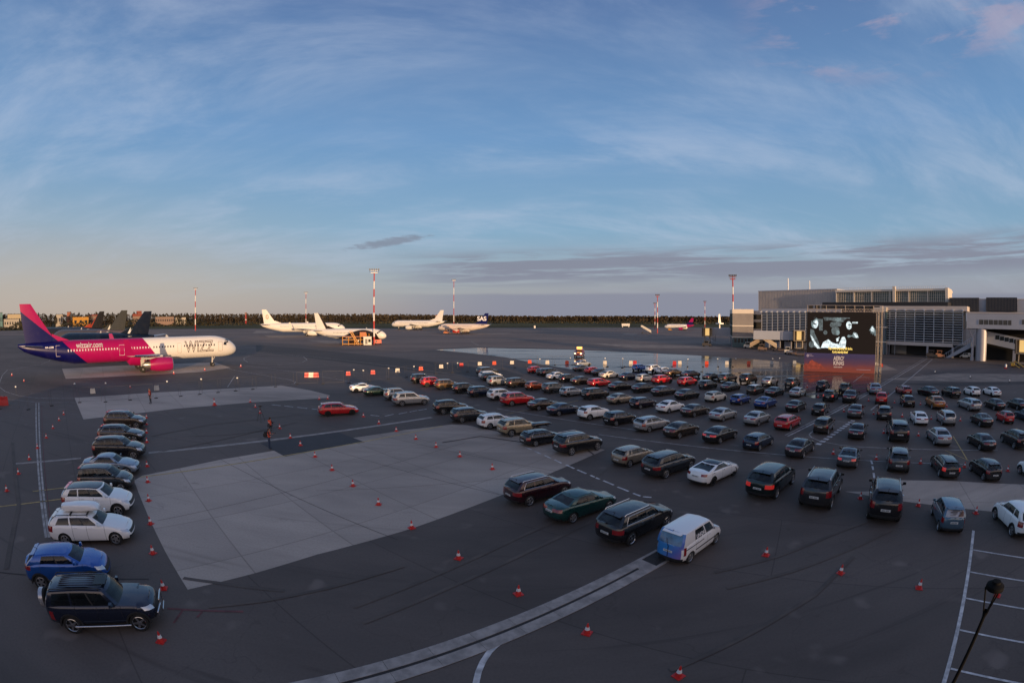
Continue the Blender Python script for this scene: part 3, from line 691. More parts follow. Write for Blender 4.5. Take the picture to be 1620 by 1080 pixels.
    if 'spoiler' in opts or sp['H']>1.47 and sp['xd']>sp['L']-.35 and 'offroad'!=key:
        mb=MB(); x=sp['xr']; mb.add([(X(x-.10),-.58,H-.10),(X(x-.10),.58,H-.10),(X(x+.13),.54,H-.125),(X(x+.13),-.54,H-.125),(X(x-.10),-.58,H-.055),(X(x-.10),.58,H-.055),(X(x+.13),.54,H-.10),(X(x+.13),-.54,H-.10)],
              [(0,1,2,3),(4,5,6,7),(0,1,5,4),(1,2,6,5),(2,3,7,6),(3,0,4,7)],0)
        me=mkmesh('spoiler',mb.v,mb.f,mb.m,[DUMMY]); parts.append(['spoiler',me,(0,0,0),0,None,False])
    return parts
def proto(tp,opts):
    k=(tp,tuple(sorted(opts)))
    if k not in PROTO: PROTO[k]=build_proto(tp,TYPES[tp],opts)
    return PROTO[k]
PAINTS={'black':(.008,.008,.010),'white':(.82,.82,.81),'silver':(.36,.37,.38),'grey':(.075,.078,.082),'dgrey':(.030,.031,.034),'navy':(.010,.016,.038),'blue':(.010,.045,.22),'bblue':(.008,.09,.38),'red':(.50,.010,.014),'dred':(.24,.008,.014),
 'brown':(.045,.032,.024),'bronze':(.15,.085,.035),'gold':(.30,.25,.19),'beige':(.38,.31,.20),'orange':(.33,.06,.018),'amber':(.40,.15,.03),'green':(.006,.030,.024),'teal':(.010,.060,.056),'maroon':(.035,.008,.014),'purple':(.014,.008,.022),'lblue':(.20,.25,.32),'steel':(.085,.15,.21),'cream':(.62,.58,.50),'tealblack':(.008,.018,.018),'dblue':(.008,.022,.055)}  # cream is white paint with warm sunlight put into the colour
def paint(c):
    col=PAINTS[c]; metal={'white':0,'cream':0,'red':.15,'black':.2}.get(c,.45)
    return mat('paint_'+c,col,.26,metal=metal,coat=1)
def make_car(tp,color,loc,heading,scale=1,near=True,opts=(),roof=None,lit=False,name=None):
    parts=proto(tp,opts)
    root=empty(name or {'sedan':'parked_sedan','coupe':'parked_coupe','hatch':'parked_hatchback','mini':'parked_small_car','wagon':'parked_estate_car','suv':'parked_suv','bigsuv':'parked_suv','crossover':'parked_crossover','mpv':'parked_minivan','offroad':'parked_off_roader','van':'parked_van'}[tp],(loc[0],loc[1],0),math.pi/2-heading,scale=scale)
    obs=[]
    for nm,me,l,rz,par,nearonly in parts:
        if nearonly and not near: obs.append(None); continue
        o=bpy.data.objects.new(nm,me); COL.objects.link(o); o.location=l; o.rotation_euler=(0,0,rz)
        o.parent=root if par is None else obs[par]
        if nm in ('body','spoiler'):
            for i in ((0,3) if nm=='body' else (0,)):
                s=o.material_slots[i]; s.link='OBJECT'; s.material=paint(roof if (roof and i==3) else color)
        if lit and nm=='tail_lamp': o.material_slots[0].link='OBJECT'; o.material_slots[0].material=TLON
        obs.append(o)
    return root
def car_box(tp,scale):
    s=TYPES[tp]; return s['L']*scale,s['W']*scale,s['H']*scale,s
def fit(tp,x0,x1,y1,heading,scale=None):
    s=scale or 1.0; X,Y=G((x0+x1)/2,y1-4)
    for it in range(40):
        L,W,H,sp=car_box(tp,s); d=(math.sin(heading),math.cos(heading)); n=(d[1],-d[0])
        pts=[]
        for a in (-.5,.5):
            for b in (-.5,.5):
                pts.append(proj(X+d[0]*L*a*.98+n[0]*W*b,Y+d[1]*L*a*.98+n[1]*W*b,.5)+(0,))
                xa=a*(L-2*(sp['fo'] if a>0 else sp['ro'])*s)
                pts.append(proj(X+d[0]*xa+n[0]*W*b,Y+d[1]*xa+n[1]*W*b,0)+(1,))
                pts.append(proj(X+d[0]*L*a*.97+n[0]*W*b*.85,Y+d[1]*L*a*.97+n[1]*W*b*.85,.25)+(1,))
        a0=min(p[0] for p in pts); a1=max(p[0] for p in pts); b1=max(p[1] for p in pts if p[2])
        if scale is None and it>3:
            k=(x1-x0)/(a1-a0); s=max(.87,min(1.10,s*(1+.5*(k-1))))
        D=math.hypot(X,Y); mpp=D/F
        ex=((x0+x1)/2-(a0+a1)/2) if abs((x1-x0)/(a1-a0)-1)<.06 else (x0-a0)
        ey=y1-b1
        az=math.atan2(X,Y); 
        X+=ex*mpp*math.cos(az); Y-=ex*mpp*math.sin(az)
        dD=-ey*mpp*(D/HH)*.8; X+=math.sin(az)*dD; Y+=math.cos(az)*dD
    return X,Y,s
def hfield(px,py):
    tab=[(0,55),(560,62),(900,60),(1100,59),(1250,55),(1330,50),(1400,45),(1480,38),(1550,31),(1640,26)]
    for (a,b),(c,d) in zip(tab,tab[1:]):
        if px<=c: return b+(d-b)*(px-a)/(c-a)
    return 26
# x0,y0,x1,y1,type,paint,description,row,options
K='sedan';
CARS=[
# left column, from the front
('L',75,905,255,1003,'offroad','navy','dark blue off-roader with rear spare wheel and chrome bull bar',dict(h=54,o=('rails','chromerim'))),
('L',40,853,177,933,'crossover','bblue','bright blue rounded crossover with black roof edge',dict(h=50,o=('spoiler',))),
('L',75,800,215,864,'wagon','white','white estate car carrying a white roof box',dict(h=55,o=('rails',))),
('L',96,768,215,819,'suv','white','white crossover with a dark glass roof',dict(h=56,roof='dgrey')),
('L',120,737,215,780,'mpv','dgrey','dark grey small minivan with a curved roof',dict(h=57)),
('L',128,717,224,754,K,'lblue','pale blue-silver sedan with an arched roof',dict(h=58)),
('L',144,690,233,729,'suv','black','black boxy suv with roof rails',dict(h=58,o=('rails',))),
('L',152,675,232,701,'wagon','dgrey','dark estate car with a silver window frame',dict(h=59,o=('chrome','rails'))),
('L',162,649,234,680,'suv','brown','brown suv with silver roof rails',dict(h=60,o=('rails_s','chrome'))),
('S',552,602,590,621,'coupe','white','white coupe',{}),('S',573,607,612,627,K,'green','dark green sedan',{}),
('S',605,611,643,634,'suv','silver','silver suv',dict(o=('rails',))),('S',619,616,681,643,'bigsuv','silver','large silver suv with big alloy wheels',dict(o=('rails_s',))),
('X',502,635,569,659,'wagon','red','bright red estate car parked alone on the apron',dict(h=60,o=('darkrim',))),
('A',793,743,907,801,'bigsuv','maroon','dark maroon suv with chrome window frames',dict(o=('chrome','rails_s'),h=55)),
('A',853,766,981,828,K,'teal','dark green sedan with a rounded tail',dict(h=56)),
('A',935,791,1070,864,'bigsuv','black','black suv with chrome roof bars and sills',dict(h=54,o=('chrome','rails_s','chromerim'))),
('A',1034,809,1145,891,'van','white','small white van with a blue and purple back door',dict(h=52)),
('2',683,629,731,656,'suv','black','black suv with red glowing bumper corner',dict(o=('rails',))),('2',710,635,762,669,'suv','dgrey','dark grey suv with brown glints',{}),
('2',751,649,810,679,'wagon','white','white estate car with raised red lamps',dict(o=('rails_s',),roof='white')),('2',784,658,850,691,'suv','beige','champagne suv with a sloping back',dict(o=('rails_s',))),
('2',818,674,885,707,'wagon','black','black estate car under a black roof box',dict(o=('chrome','rails'))),('2',869,679,958,721,'bigsuv','black','black suv with bright side window frame',dict(o=('chrome','rails_s'))),
('2',963,700,1030,739,'hatch','gold','gold older hatchback with grey bumpers',dict(h=56)),('2',1010,705,1104,757,'bigsuv','dgrey','long charcoal suv',dict(h=58,o=('rails',))),
('2',1083,724,1172,768,'coupe','white','white fastback with a black sunroof',dict(h=57,o=('darkrim','chrome'),roof='black')),('2',1174,734,1262,790,'bigsuv','tealblack','blackish green suv with a red light bar across the tail',dict(h=52,lit=1)),
('2',1258,749,1336,807,'suv','dgrey','dark grey suv with silver roof rails',dict(h=48,o=('rails_s',))),('2',1368,765,1428,828,'suv','black','black suv with angular red lamps',dict(h=44,o=('rails_s','chrome'))),
('2',1473,775,1527,841,'mpv','steel','blue-grey minivan with a printed rear window',dict(h=39)),('2',1567,788,1630,850,'suv','white','white suv with an oval rear window',dict(h=30)),
('3',648,588,680,607,'suv','black','black suv',dict(o=('rails_s',))),('3',663,593,697,612,'suv','red','red suv',{}),('3',685,596,720,617,'suv','bronze','bronze suv',{}),('3',713,602,750,623,'suv','black','black suv with rails',dict(o=('rails',))),
('3',737,607,775,629,'suv','navy','navy blue suv',{}),('3',768,611,812,634,'suv','white','white suv',dict(o=('rails_s',))),('3',788,617,849,643,'bigsuv','red','large red suv with bright sills',dict(o=('chrome',))),
('3',831,627,880,649.5,K,'brown','brown-grey sedan',{}),('3',861,634,918,658,K,'navy','dark slate sedan',{}),('3',912,637,966,665,'crossover','white','white rounded crossover',{}),('3',952,645,1009,674,'hatch','black','black hatchback with tall red lamps',dict(o=('chrome',))),
('3',1000,653,1062,684,'wagon','silver','silver tall estate car with a square back',dict(o=('rails',))),('3',1045,663,1104,694,K,'brown','dark brown-grey sedan',{}),('3',1109,670,1169,702,K,'black','black sedan with bright red lamps',dict(lit=1)),
('3',1173,681,1226,713,'hatch','dblue','dark blue hatchback',{}),('3',1238,689,1292,725,K,'dgrey','olive-grey sedan',{}),('3',1323,701,1362,740,'coupe','grey','grey fastback with lit red tail lamps',dict(lit=1,h=47)),('3',1402,709,1440,747,'hatch','grey','grey hatchback seen from behind',dict(h=44)),
('3',1470,714,1515,754,'wagon','black','black estate car with roof rails and red lamps',dict(h=35,o=('rails',),lit=1)),('3',1530,722,1581,760,'hatch','black','black hatchback with a chrome strip',dict(h=28)),('3',1606,728,1655,765,'suv','white','white suv cut by the right edge of the view',dict(h=24)),
('4',752,580,790,594,'suv','dgrey','dark suv with a silver roof',dict(roof='silver')),('4',756,585,796,600,'wagon','white','white estate car',{}),('4',759,589,799,603,'hatch','dgrey','dark grey hatchback',{}),('4',768,593,805,611,'suv','silver','silver suv with warm light on its tail',dict(o=('rails',))),
('4',797,597,833,614,'suv','brown','brown-grey suv',{}),('4',828,600,856,618,'mini','orange','orange-red small car',{}),('4',854,603,888,623,'suv','grey','grey suv',{}),('4',882,609,920,628,'hatch','silver','silver hatchback',{}),
('4',917,613,960,633,'suv','black','black suv',{}),('4',956,618,999,640,K,'gold','grey-beige sedan',{}),('4',994,623,1040,647,'hatch','purple','dark purple hatchback',{}),('4',1034,631,1082,654,K,'white','white sedan with a black boot line',{}),
('4',1074,635,1125,660,K,'brown','dark brown sedan',{}),('4',1118,641,1169,667,K,'silver','silver sedan',dict(lit=0)),('4',1173,647,1217.5,674,K,'silver','grey-silver sedan',{}),('4',1221,653,1270,681,'wagon','red','bright red estate car with a black rear window',{}),
('4',1285,659,1317,687,'mpv','brown','brown-grey minivan',dict(h=52)),('4',1340,665,1373,695,K,'black','black sedan with a chrome strip between its lamps',dict(h=48)),('4',1401,669,1440,699,'suv','black','black suv with silver rails',dict(h=40,o=('rails_s',))),('4',1463,673,1508,704,K,'silver','silver sedan with orange light on its tail',dict(h=33)),
('4',1528,679,1578,712,K,'black','black sedan with bright door sills',dict(h=28)),('4',1580,676,1626,710,'suv','black','black boxy suv',dict(h=28,o=('rails',))),
('5',832,575.5,855,591,'hatch','red','red small hatchback',{}),('5',846,579,867,594,'hatch','dgrey','dark hatchback with a white roof',dict(roof='white')),('5',852,581,877,596,'suv','black','black suv',{}),('5',862,586,896,601,K,'white','white sedan',{}),
('5',881,590,909,605.5,'hatch','black','black hatchback with red glints',{}),('5',900,593,932,609,K,'brown','dark brown sedan',{}),('5',928,596,968,612.5,'wagon','red','red estate car',{}),('5',959,601,1003,618.5,K,'black','black sedan',{}),
('5',996,605,1034,622,K,'black','black sedan with a silver window frame',dict(o=('chrome',))),('5',1028,608,1071,627,K,'dgrey','charcoal sedan',{}),('5',1065,612,1109,633,K,'black','black sedan with blue-tinted windows',{}),('5',1112,616,1148,637,'hatch','cream','sunlit cream-white hatchback with a black roof',dict(roof='black')),  # cream hatchback: white car, low sun mixed into its paint
('5',1152,620,1188,641,'hatch','blue','royal blue hatchback',{}),('5',1190,625,1232,647,'coupe','blue','royal blue sedan',{}),('5',1241,629,1277,652,K,'black','black sedan',dict(h=55)),('5',1282,634,1312,658,'hatch','black','black hatchback with a red corner',dict(h=52)),
('5',1339,639,1369,662,K,'grey','grey sedan',dict(h=48)),('5',1386,641,1411,665,'hatch','dgrey','dark grey hatchback',dict(h=44)),('5',1438,646,1470,672,K,'white','white sedan seen from behind',dict(h=37)),('5',1479,645,1514,673,'mpv','silver','pale silver minivan',dict(h=35)),
('5',1533,649,1573,675,'coupe','black','black fastback sedan',dict(h=30)),('5',1573,646,1603,670,'mini','red','small red car with a glass roof',dict(h=32,roof='black')),('5',1602,647,1642,668,K,'dblue','dark blue sedan at the right edge',dict(h=26)),
('6',904,574,930,588,K,'grey','blue-grey sedan',{}),('6',906,571,932,580,K,'silver','silver sedan mostly hidden by another car',{}),('6',922,578,944,592,'hatch','red','red hatchback',{}),('6',933,582,958,595,K,'black','black sedan',{}),
('6',945,586,978,599,K,'cream','sunlit cream-white sedan',{}),('6',976,589,1004,602,K,'navy','navy sedan',{}),('6',1003,591,1033,605,'hatch','cream','sunlit cream-white hatchback',{}),('6',1028,594,1066,608.5,'suv','red','red suv in warm light',{}),  # both cream cars are white, their sunlight painted in
('6',1069,595,1103,611.5,'suv','red','crimson suv',{}),('6',1103,600,1137,616.5,'hatch','black','black hatchback with red lamps',{}),('6',1137.5,603.6,1171,619.5,K,'dgrey','charcoal sedan',{}),('6',1179,606,1209,625,'mpv','brown','brown minivan with a white roof',dict(roof='white')),
('6',1209,609.5,1242,628,K,'black','black sedan with a bright side',{}),('6',1247,612,1277,629,K,'silver','silver-blue sedan',{}),('6',1300,616,1325,636,'suv','black','black suv with silver rails and red lamps',dict(o=('rails_s',),h=51,lit=1)),('6',1331,619,1360,638,K,'black','black sedan',dict(h=48)),
('6',1384,620.5,1404,640,'mini','red','bright red small car',dict(h=45)),('6',1422,623.5,1448.6,644,'mini','black','black small car',dict(h=36)),('6',1461,626.5,1498,647,K,'amber','orange-gold sedan',dict(h=31)),('6',1512,628.5,1555,650,'wagon','silver','silver estate car',dict(h=25)),
('6',1554.5,629,1592,649,K,'black','black sedan',dict(h=25)),('6',1590,628,1628,649,K,'black','black sedan with a blue reflection at the edge',dict(h=25)),
('7',998,575,1019,587,'hatch','bblue','bright blue hatchback',{}),('7',1019,576,1042,590,'suv','white','boxy white suv',{}),('7',1036,580,1055,592,'hatch','white','white hatchback',{}),('7',1049,583,1078.5,595,K,'bronze','bronze-grey sedan',{}),
('7',1075.5,585.5,1110,598,K,'purple','dark purple sedan',{}),('7',1109,589,1135.5,602,K,'dgrey','charcoal sedan with red lamps',{}),('7',1133.6,592,1168,604,'wagon','grey','grey estate car',{}),('7',1167,593,1200,607.5,'suv','black','black suv',{}),
('7',1203,596,1229,610,K,'silver','silver sedan',{}),('7',1240,599,1267,613.5,'suv','dgrey','charcoal suv',{}),('7',1289.5,603,1314,618,'suv','purple','dark purple suv',dict(h=52)),('7',1326,606.5,1349,623,'suv','black','black suv with pale rear lights',dict(h=49,o=('rails_s',))),
('7',1370.5,608,1396,624,K,'lblue','pale blue sedan',dict(h=36)),('7',1415,610,1444,625,'hatch','dred','dark red hatchback',dict(h=25)),('7',1449,611,1488,628,K,'black','black sedan',dict(h=15)),('7',1487.5,611,1522,629.5,'suv','black','black suv with a brown glint',dict(h=22)),
('7',1522,611,1553,627,'hatch','white','white hatchback with black lamps',dict(h=27)),('7',1552,611.5,1586,627.5,K,'white','white sedan',dict(h=26)),
]
ORD=['first','second','third','fourth','fifth','sixth','seventh','eighth','ninth','tenth','eleventh','twelfth','13th','14th','15th','16th','17th','18th','19th','20th','21st','22nd','23rd']
ROWN={'L':'in the left column counted from the front','S':'in the short row at upper left','A':'in the frontmost row','2':'in the long second row','3':'in the third row','4':'in the fourth row','5':'in the fifth row','6':'in the sixth row','7':'in the last row by the fence'}
ROWS={}; PLACED=[]
cnt={}
for c in CARS: cnt[c[7]]=cnt.get(c[7],0)+1
seen={}
for row,x0,y0,x1,y1,tp,col,desc,op in CARS:
    h=math.radians(op.get('h',hfield((x0+x1)/2,y1)))
    X,Y,s=fit(tp,x0,x1,y1,h)
    near=y1>640
    rv=random.Random(int(x0*7+y1))
    car=make_car(tp,col,(X,Y),h,s,near,op.get('o',()),op.get('roof'),op.get('lit'))
    if row not in 'LA': car.scale=(s*rv.uniform(.97,1.03),s*rv.uniform(.985,1.015),s*rv.uniform(.96,1.04))
    seen[row]=seen.get(row,0)+1
    lab=desc if (cnt[desc]==1 and len(desc.split())>=4) else None
    if row=='L': lab=desc+', %s of the left column'%ORD[seen[row]-1]
    elif row!='X' and not (row in 'A2' and cnt[desc]==1 and len(desc.split())>5):
        lab='%s, %s from the left %s'%(desc,ORD[seen[row]-1],ROWN[row])
    w=lab.split()
    if len(w)>16: lab=' '.join(desc.split()[:5])+', %s from the left %s'%(ORD[seen[row]-1],ROWN[row])
    tag(car,lab,{'sedan':'car','coupe':'car','hatch':'car','mini':'car','wagon':'car','van':'van','mpv':'minivan','offroad':'off-roader'}.get(tp,'suv' if 'suv' in tp else 'car'),'cars parked in rows on the apron' if row!='L' else 'cars parked in the left column')
    ROWS.setdefault(row,[]).append(car); PLACED.append((X,Y,h,desc,car,tp,s,op))
bpy.context.view_layer.update()
# ---- extra fittings on single cars
def part(o,car): o.parent=car; return o
vit=ROWS['L'][0]; sp=TYPES['offroad']; L=sp['L']; W=sp['W']
mb=MB(); mb.lathe([(.001,-.14),(.30,-.14),(.36,-.10),(.36,.08),(.33,.12),(.001,.12)],'x',24); mb.build('spare_wheel',TYR,vit,ang=40,loc=(-L/2-.12,.05,.98))
mb=MB(); mb.lathe([(.001,-.15),(.29,-.15),(.365,-.12),(.37,.05),(.355,.05),(.34,-.09),(.001,-.12)],'x',24); mb.build('spare_wheel_cover',mat('silver_cover',(.5,.5,.52),.25,metal=.6),vit,ang=40,loc=(-L/2-.125,.05,.98))
mb=MB()
for s in (-1,1): mb.tube((L/2+.12,s*.30,.45),(L/2+.08,s*.32,.95),.03); mb.tube((L/2+.10,s*.32,.80),(L/2+.0,s*.78,.72),.03); mb.tube((L/2+.0,s*.78,.72),(L/2+.02,s*.74,.48),.03)
mb.tube((L/2+.08,-.32,.95),(L/2+.08,.32,.95),.03); mb.tube((L/2+.12,-.30,.5),(L/2+.12,.30,.5),.03); mb.build('bull_bar',CHR,vit,ang=50)
for s in (-1,1):
    mb=MB(); mb.tube((-1.05,s*(W/2+.06),.36),(1.15,s*(W/2+.06),.36),.04); mb.build('side_step',CHR,vit,ang=50)
mb=MB()
for i in range(7): mb.box(-1.45,.35,-.48+i*.15,-.48+i*.15+.03,sp['H']-.02,sp['H']+.012)
mb.build('roof_ribs',paint('navy'),vit)
mb=MB(); mb.box(.0,.48,-.36,.36,sp['H']-.005,sp['H']+.02); mb.build('sunroof',GLS,vit)
def roofbox(car,col,L,W,H,z,x,lab):
    n=10; V=[];Fa=[]
    prof=[(-.5,.35,.5),(-.47,.62,.85),(-.36,.9,.97),(-.1,1,1),(.2,1,.98),(.38,.94,.86),(.47,.8,.6),(.5,.6,.32)]
    for t,w,h in prof:
        for k in range(n):
            a=math.pi*2*k/n; cy=math.copysign(abs(math.cos(a))**.6,math.cos(a)); cz=math.copysign(abs(math.sin(a))**.6,math.sin(a))
            V.append((x+t*L,cy*w*W/2,z+(cz*.5+.5)*H*(h if cz>0 else 1)))
    for i in range(len(prof)-1):
        for k in range(n): Fa.append((i*n+k,i*n+(k+1)%n,(i+1)*n+(k+1)%n,(i+1)*n+k))
    Fa+=[tuple(range(n)),tuple(range((len(prof)-1)*n,len(prof)*n))]
    M4=car.matrix_world; e=empty('roof_box',M4@Vector((0,0,0)),0,lab,'roof box','roof boxes on estate cars'); e.rotation_euler=car.rotation_euler; e.scale=car.scale
    e.location.z=z-.05; V=[(a,b,c-(z-.05)) for a,b,c in V]
    mb=MB(); mb.v=V; mb.f=Fa; mb.m=[0]*len(Fa); mb.build('shell',col,e,ang=50)
    for xx in (-.5,.45):
        mb=MB(); mb.box(x+xx,x+xx+.06,-.62,.62,-.005,.05); mb.build('cross_bar',BLK,e)
roofbox(ROWS['L'][2],paint('white'),2.15,.86,.38,1.56,-.35,'white roof box on the white estate car in the left column')
roofbox(ROWS['2'][4],paint('black'),2.1,.82,.36,1.56,-.2,'black roof box on the black estate car in the second row')
kia=ROWS['2'][8]
van=ROWS['A'][3]; vs=TYPES['van']; L=vs['L']
# printed back door of the small van, black side panes, lettering
def grad_mat():
    m=bpy.data.materials.new('printed_foil'); m.use_nodes=True; nt=m.node_tree; b=nt.nodes['Principled BSDF']; g=NG(nt)
    tc=nt.nodes.new('ShaderNodeTexCoord'); s=nt.nodes.new('ShaderNodeSeparateXYZ'); nt.links.new(tc.outputs['Object'],s.inputs[0])
    f=g.m('ADD',g.m('MULTIPLY',s.outputs[1],-.42),g.m('MULTIPLY',s.outputs[2],-.35)); f=g.m('ADD',f,.82)
    nt.links.new(g.ramp(f,[(0,(.02,.16,.42)),(.45,(.03,.22,.55)),(.72,(.10,.16,.50)),(.95,(.26,.17,.50))]),b.inputs['Base Color']); b.inputs['Roughness'].default_value=.3; b.inputs['Coat Weight'].default_value=.6
    return m
FO=grad_mat()
body=[c for c in van.children if c.name.startswith('body')][0]
me=body.data.copy(); body.data=me
mats=[DUMMY,BLK,WELL,DUMMY,SEAMC,CHR]
me.materials.append(FO); k=len(me.materials)-1
body.material_slots[0].link='OBJECT'
for p in me.polygons:
    c=p.center
    if c.x<-L/2+.42 and abs(c.y)<.74 and c.z>.5 and p.normal.x<-.35 and p.material_index in (0,3): p.material_index=k
rw=[c for c in van.children if c.name.startswith('rear_window')][0]; rw.data=rw.data.copy(); rw.data.materials.clear(); rw.data.materials.append(mat('foiled_glass',(.07,.17,.30),.12,coat=.5,var=.35,vs=2.2))
mb=MB(); mb.box(-L/2-.022,-L/2+.0,-.012,.012,.50,1.10,0); mb.build('door_gap',SEAMC,van)
mb=MB(); mb.tube((-L/2-.02,.03,1.10),(-L/2+.10,.22,1.45),.012,n=5); mb.build('rear_wiper',BLK,van)
for s in (-1,1):
    mb=MB(); mb.box(-L/2+.35,-.15,s*.893-.008,s*.893+.014,.93,.955); mb.build('sliding_rail',BLK,van)
    mb=MB(); mb.box(-.95,1.1,s*.90-.01,s*.90+.016,.60,.66); mb.build('rub_strip',BLK,van)
text('side_lettering','UNIQA',.30,mat('white_letters',(.8,.8,.8),.4),van,(-.98,-.885,1.28),(math.radians(78),0,0),.004,sx=.82)
mb=MB(); mb.box(-.9,-.35,-.893,-.883,1.205,1.225); mb.build('lettering_underline',mat('white_letters'),van)
# printed rear window of the blue-grey minivan
mv=ROWS['2'][12]; L=TYPES['mpv']['L']
rw=[c for c in mv.children if c.name.startswith('rear_window')][0]; rw.data=rw.data.copy(); rw.data.materials.clear(); rw.data.materials.append(mat('white_window_print',(.45,.43,.45),.35,coat=.3,var=.08,vs=4))
def onrear(y,z): return (-(L/2)+.10+(z-1.06)*.55,y,z)
mb=MB()
for (a,b,zz,w) in ((-.28,.22,1.41,.035),(-.12,.36,1.33,.05),(-.36,-.28,1.335,.05),(.0,.38,1.22,.02),(-.1,.2,1.27,.02)):
    p=[onrear(a,zz),onrear(b,zz),onrear(b,zz+w),onrear(a,zz+w)]; mb.add([(q[0]-.055,q[1],q[2]) for q in p]+[(q[0]-.045,q[1],q[2]) for q in p],[(0,1,2,3),(4,5,6,7),(0,1,5,4),(1,2,6,5),(2,3,7,6),(3,0,4,7)])
mb.build('window_print_lines',mat('dark_print',(.06,.05,.06),.4),mv)
mb=MB(); pp=[(-.56,1.18),(-.20,1.16),(-.26,1.26),(-.36,1.34),(-.42,1.44),(-.54,1.42)]
p=[onrear(a,b) for a,b in pp]; n6=len(p); mb.add([(q[0]-.055,q[1],q[2]) for q in p]+[(q[0]-.045,q[1],q[2]) for q in p],[tuple(range(n6)),tuple(range(n6,2*n6))]+[(i,(i+1)%n6,n6+(i+1)%n6,n6+i) for i in range(n6)])
mb.build('window_print_picture',mat('brown_print',(.16,.07,.04),.4,var=.5,vs=6),mv)
# ================================================================= building behind the camera whose shadow lies over the near rows
def caster():
    e=empty('terminal_wing',(60,-14,0),0,'long low terminal wing behind the viewpoint','building')
    m=mat('caster_wall',(.30,.28,.26),.8,var=.1,vs=.4); mb=MB(); mb.box(-98,240,-16,0,0,6.9,0); mb.box(-30,10,-14,-6,6.9,8.4,0); mb.box(60,84,-12,-5,6.9,8.0,0)
    mb.build('wall',m,e)
    mb=MB()
    for i in range(66): mb.box(-95+i*5,-91.4+i*5,.0,.03,1.2,5.2)
    mb.build('window_row',GLS,e)
    mb=MB(); mb.box(-98.3,240.3,-16.3,.3,6.903,7.1); mb.build('roof_edge',mat('grey_metal',(.22,.22,.23),.5,metal=.4),e)
caster()
# ================================================================= AIRCRAFT
def zoned(name,base,zones,rough=.32):
    """paint by regions of the hull: zones (ax,ay,az,limit,colour) colours where a.p > limit"""
    if name in MATS: return MATS[name]
    m=bpy.data.materials.new(name); m.use_nodes=True; nt=m.node_tree; b=nt.nodes['Principled BSDF']; g=NG(nt)
    tc=nt.nodes.new('ShaderNodeTexCoord'); s=nt.nodes.new('ShaderNodeSeparateXYZ'); nt.links.new(tc.outputs['Object'],s.inputs[0])
    col=base; x,y,z=s.outputs
    for zn in zones:
        a,wv,c,lim,cc=zn
        f=g.m('ADD',g.m('MULTIPLY',x,a),g.m('MULTIPLY',z,c))
        if wv: f=g.m('ADD',f,g.m('MULTIPLY',g.m('SINE',g.m('ADD',g.m('MULTIPLY',x,wv[0]),wv[1])),wv[2]))
        col=g.mix(g.m('GREATER_THAN',f,lim),col,cc)
    dirt=g.noise(tc.outputs['Object'],.7,5,.6)
    col=g.mix(g.m('MULTIPLY',g.m('SMOOTHSTEP_',dirt,.45,.8),.05),col,(.2,.17,.14))
    if not isinstance(col,tuple): nt.links.new(col,b.inputs['Base Color'])
    b.inputs['Roughness'].default_value=rough; b.inputs['Coat Weight'].default_value=.0; b.inputs['Specular IOR Level'].default_value=.25
    MATS[name]=m; return m
METL=mat('bare_metal',(.42,.41,.40),.35,metal=.8); WGREY=mat('wing_grey',(.40,.40,.41),.4,var=.08,vs=.6); WIN=mat('cabin_window',(.02,.022,.028),.1); GEAR=mat('landing_gear_grey',(.45,.43,.40),.5)
def wing_poly(mb,root,tip,mi=0):
    # root/tip: (xLE, xTE, y, z, thickness)
    def sec(q):
        xl,xt,y,z,t=q; c=xl-xt; return [(xl,y,z),(xl-.12*c,y,z+t*.45),(xl-.4*c,y,z+t*.5),(xt,y,z+.02),(xl-.4*c,y,z-t*.45),(xl-.12*c,y,z-t*.4)]
    v=sec(root)+sec(tip); f=[(i,(i+1)%6,6+(i+1)%6,6+i) for i in range(6)]+[(5,4,3,2,1,0),tuple(range(6,12))]
    mb.add(v,f,mi)
def vfin(mb,lo,hi,yt,mi=0):
    # (xLE,xTE,z) low and high
    v=[]
    for (xl,xt,z),k in ((lo,1),(hi,.6)):
        c=xl-xt; v+=[(xl,0,z),(xl-.3*c,yt*k,z),(xt,0,z),(xl-.3*c,-yt*k,z)]
    mb.add(v,[(0,1,5,4),(1,2,6,5),(2,3,7,6),(3,0,4,7),(3,2,1,0),(4,5,6,7)],mi)
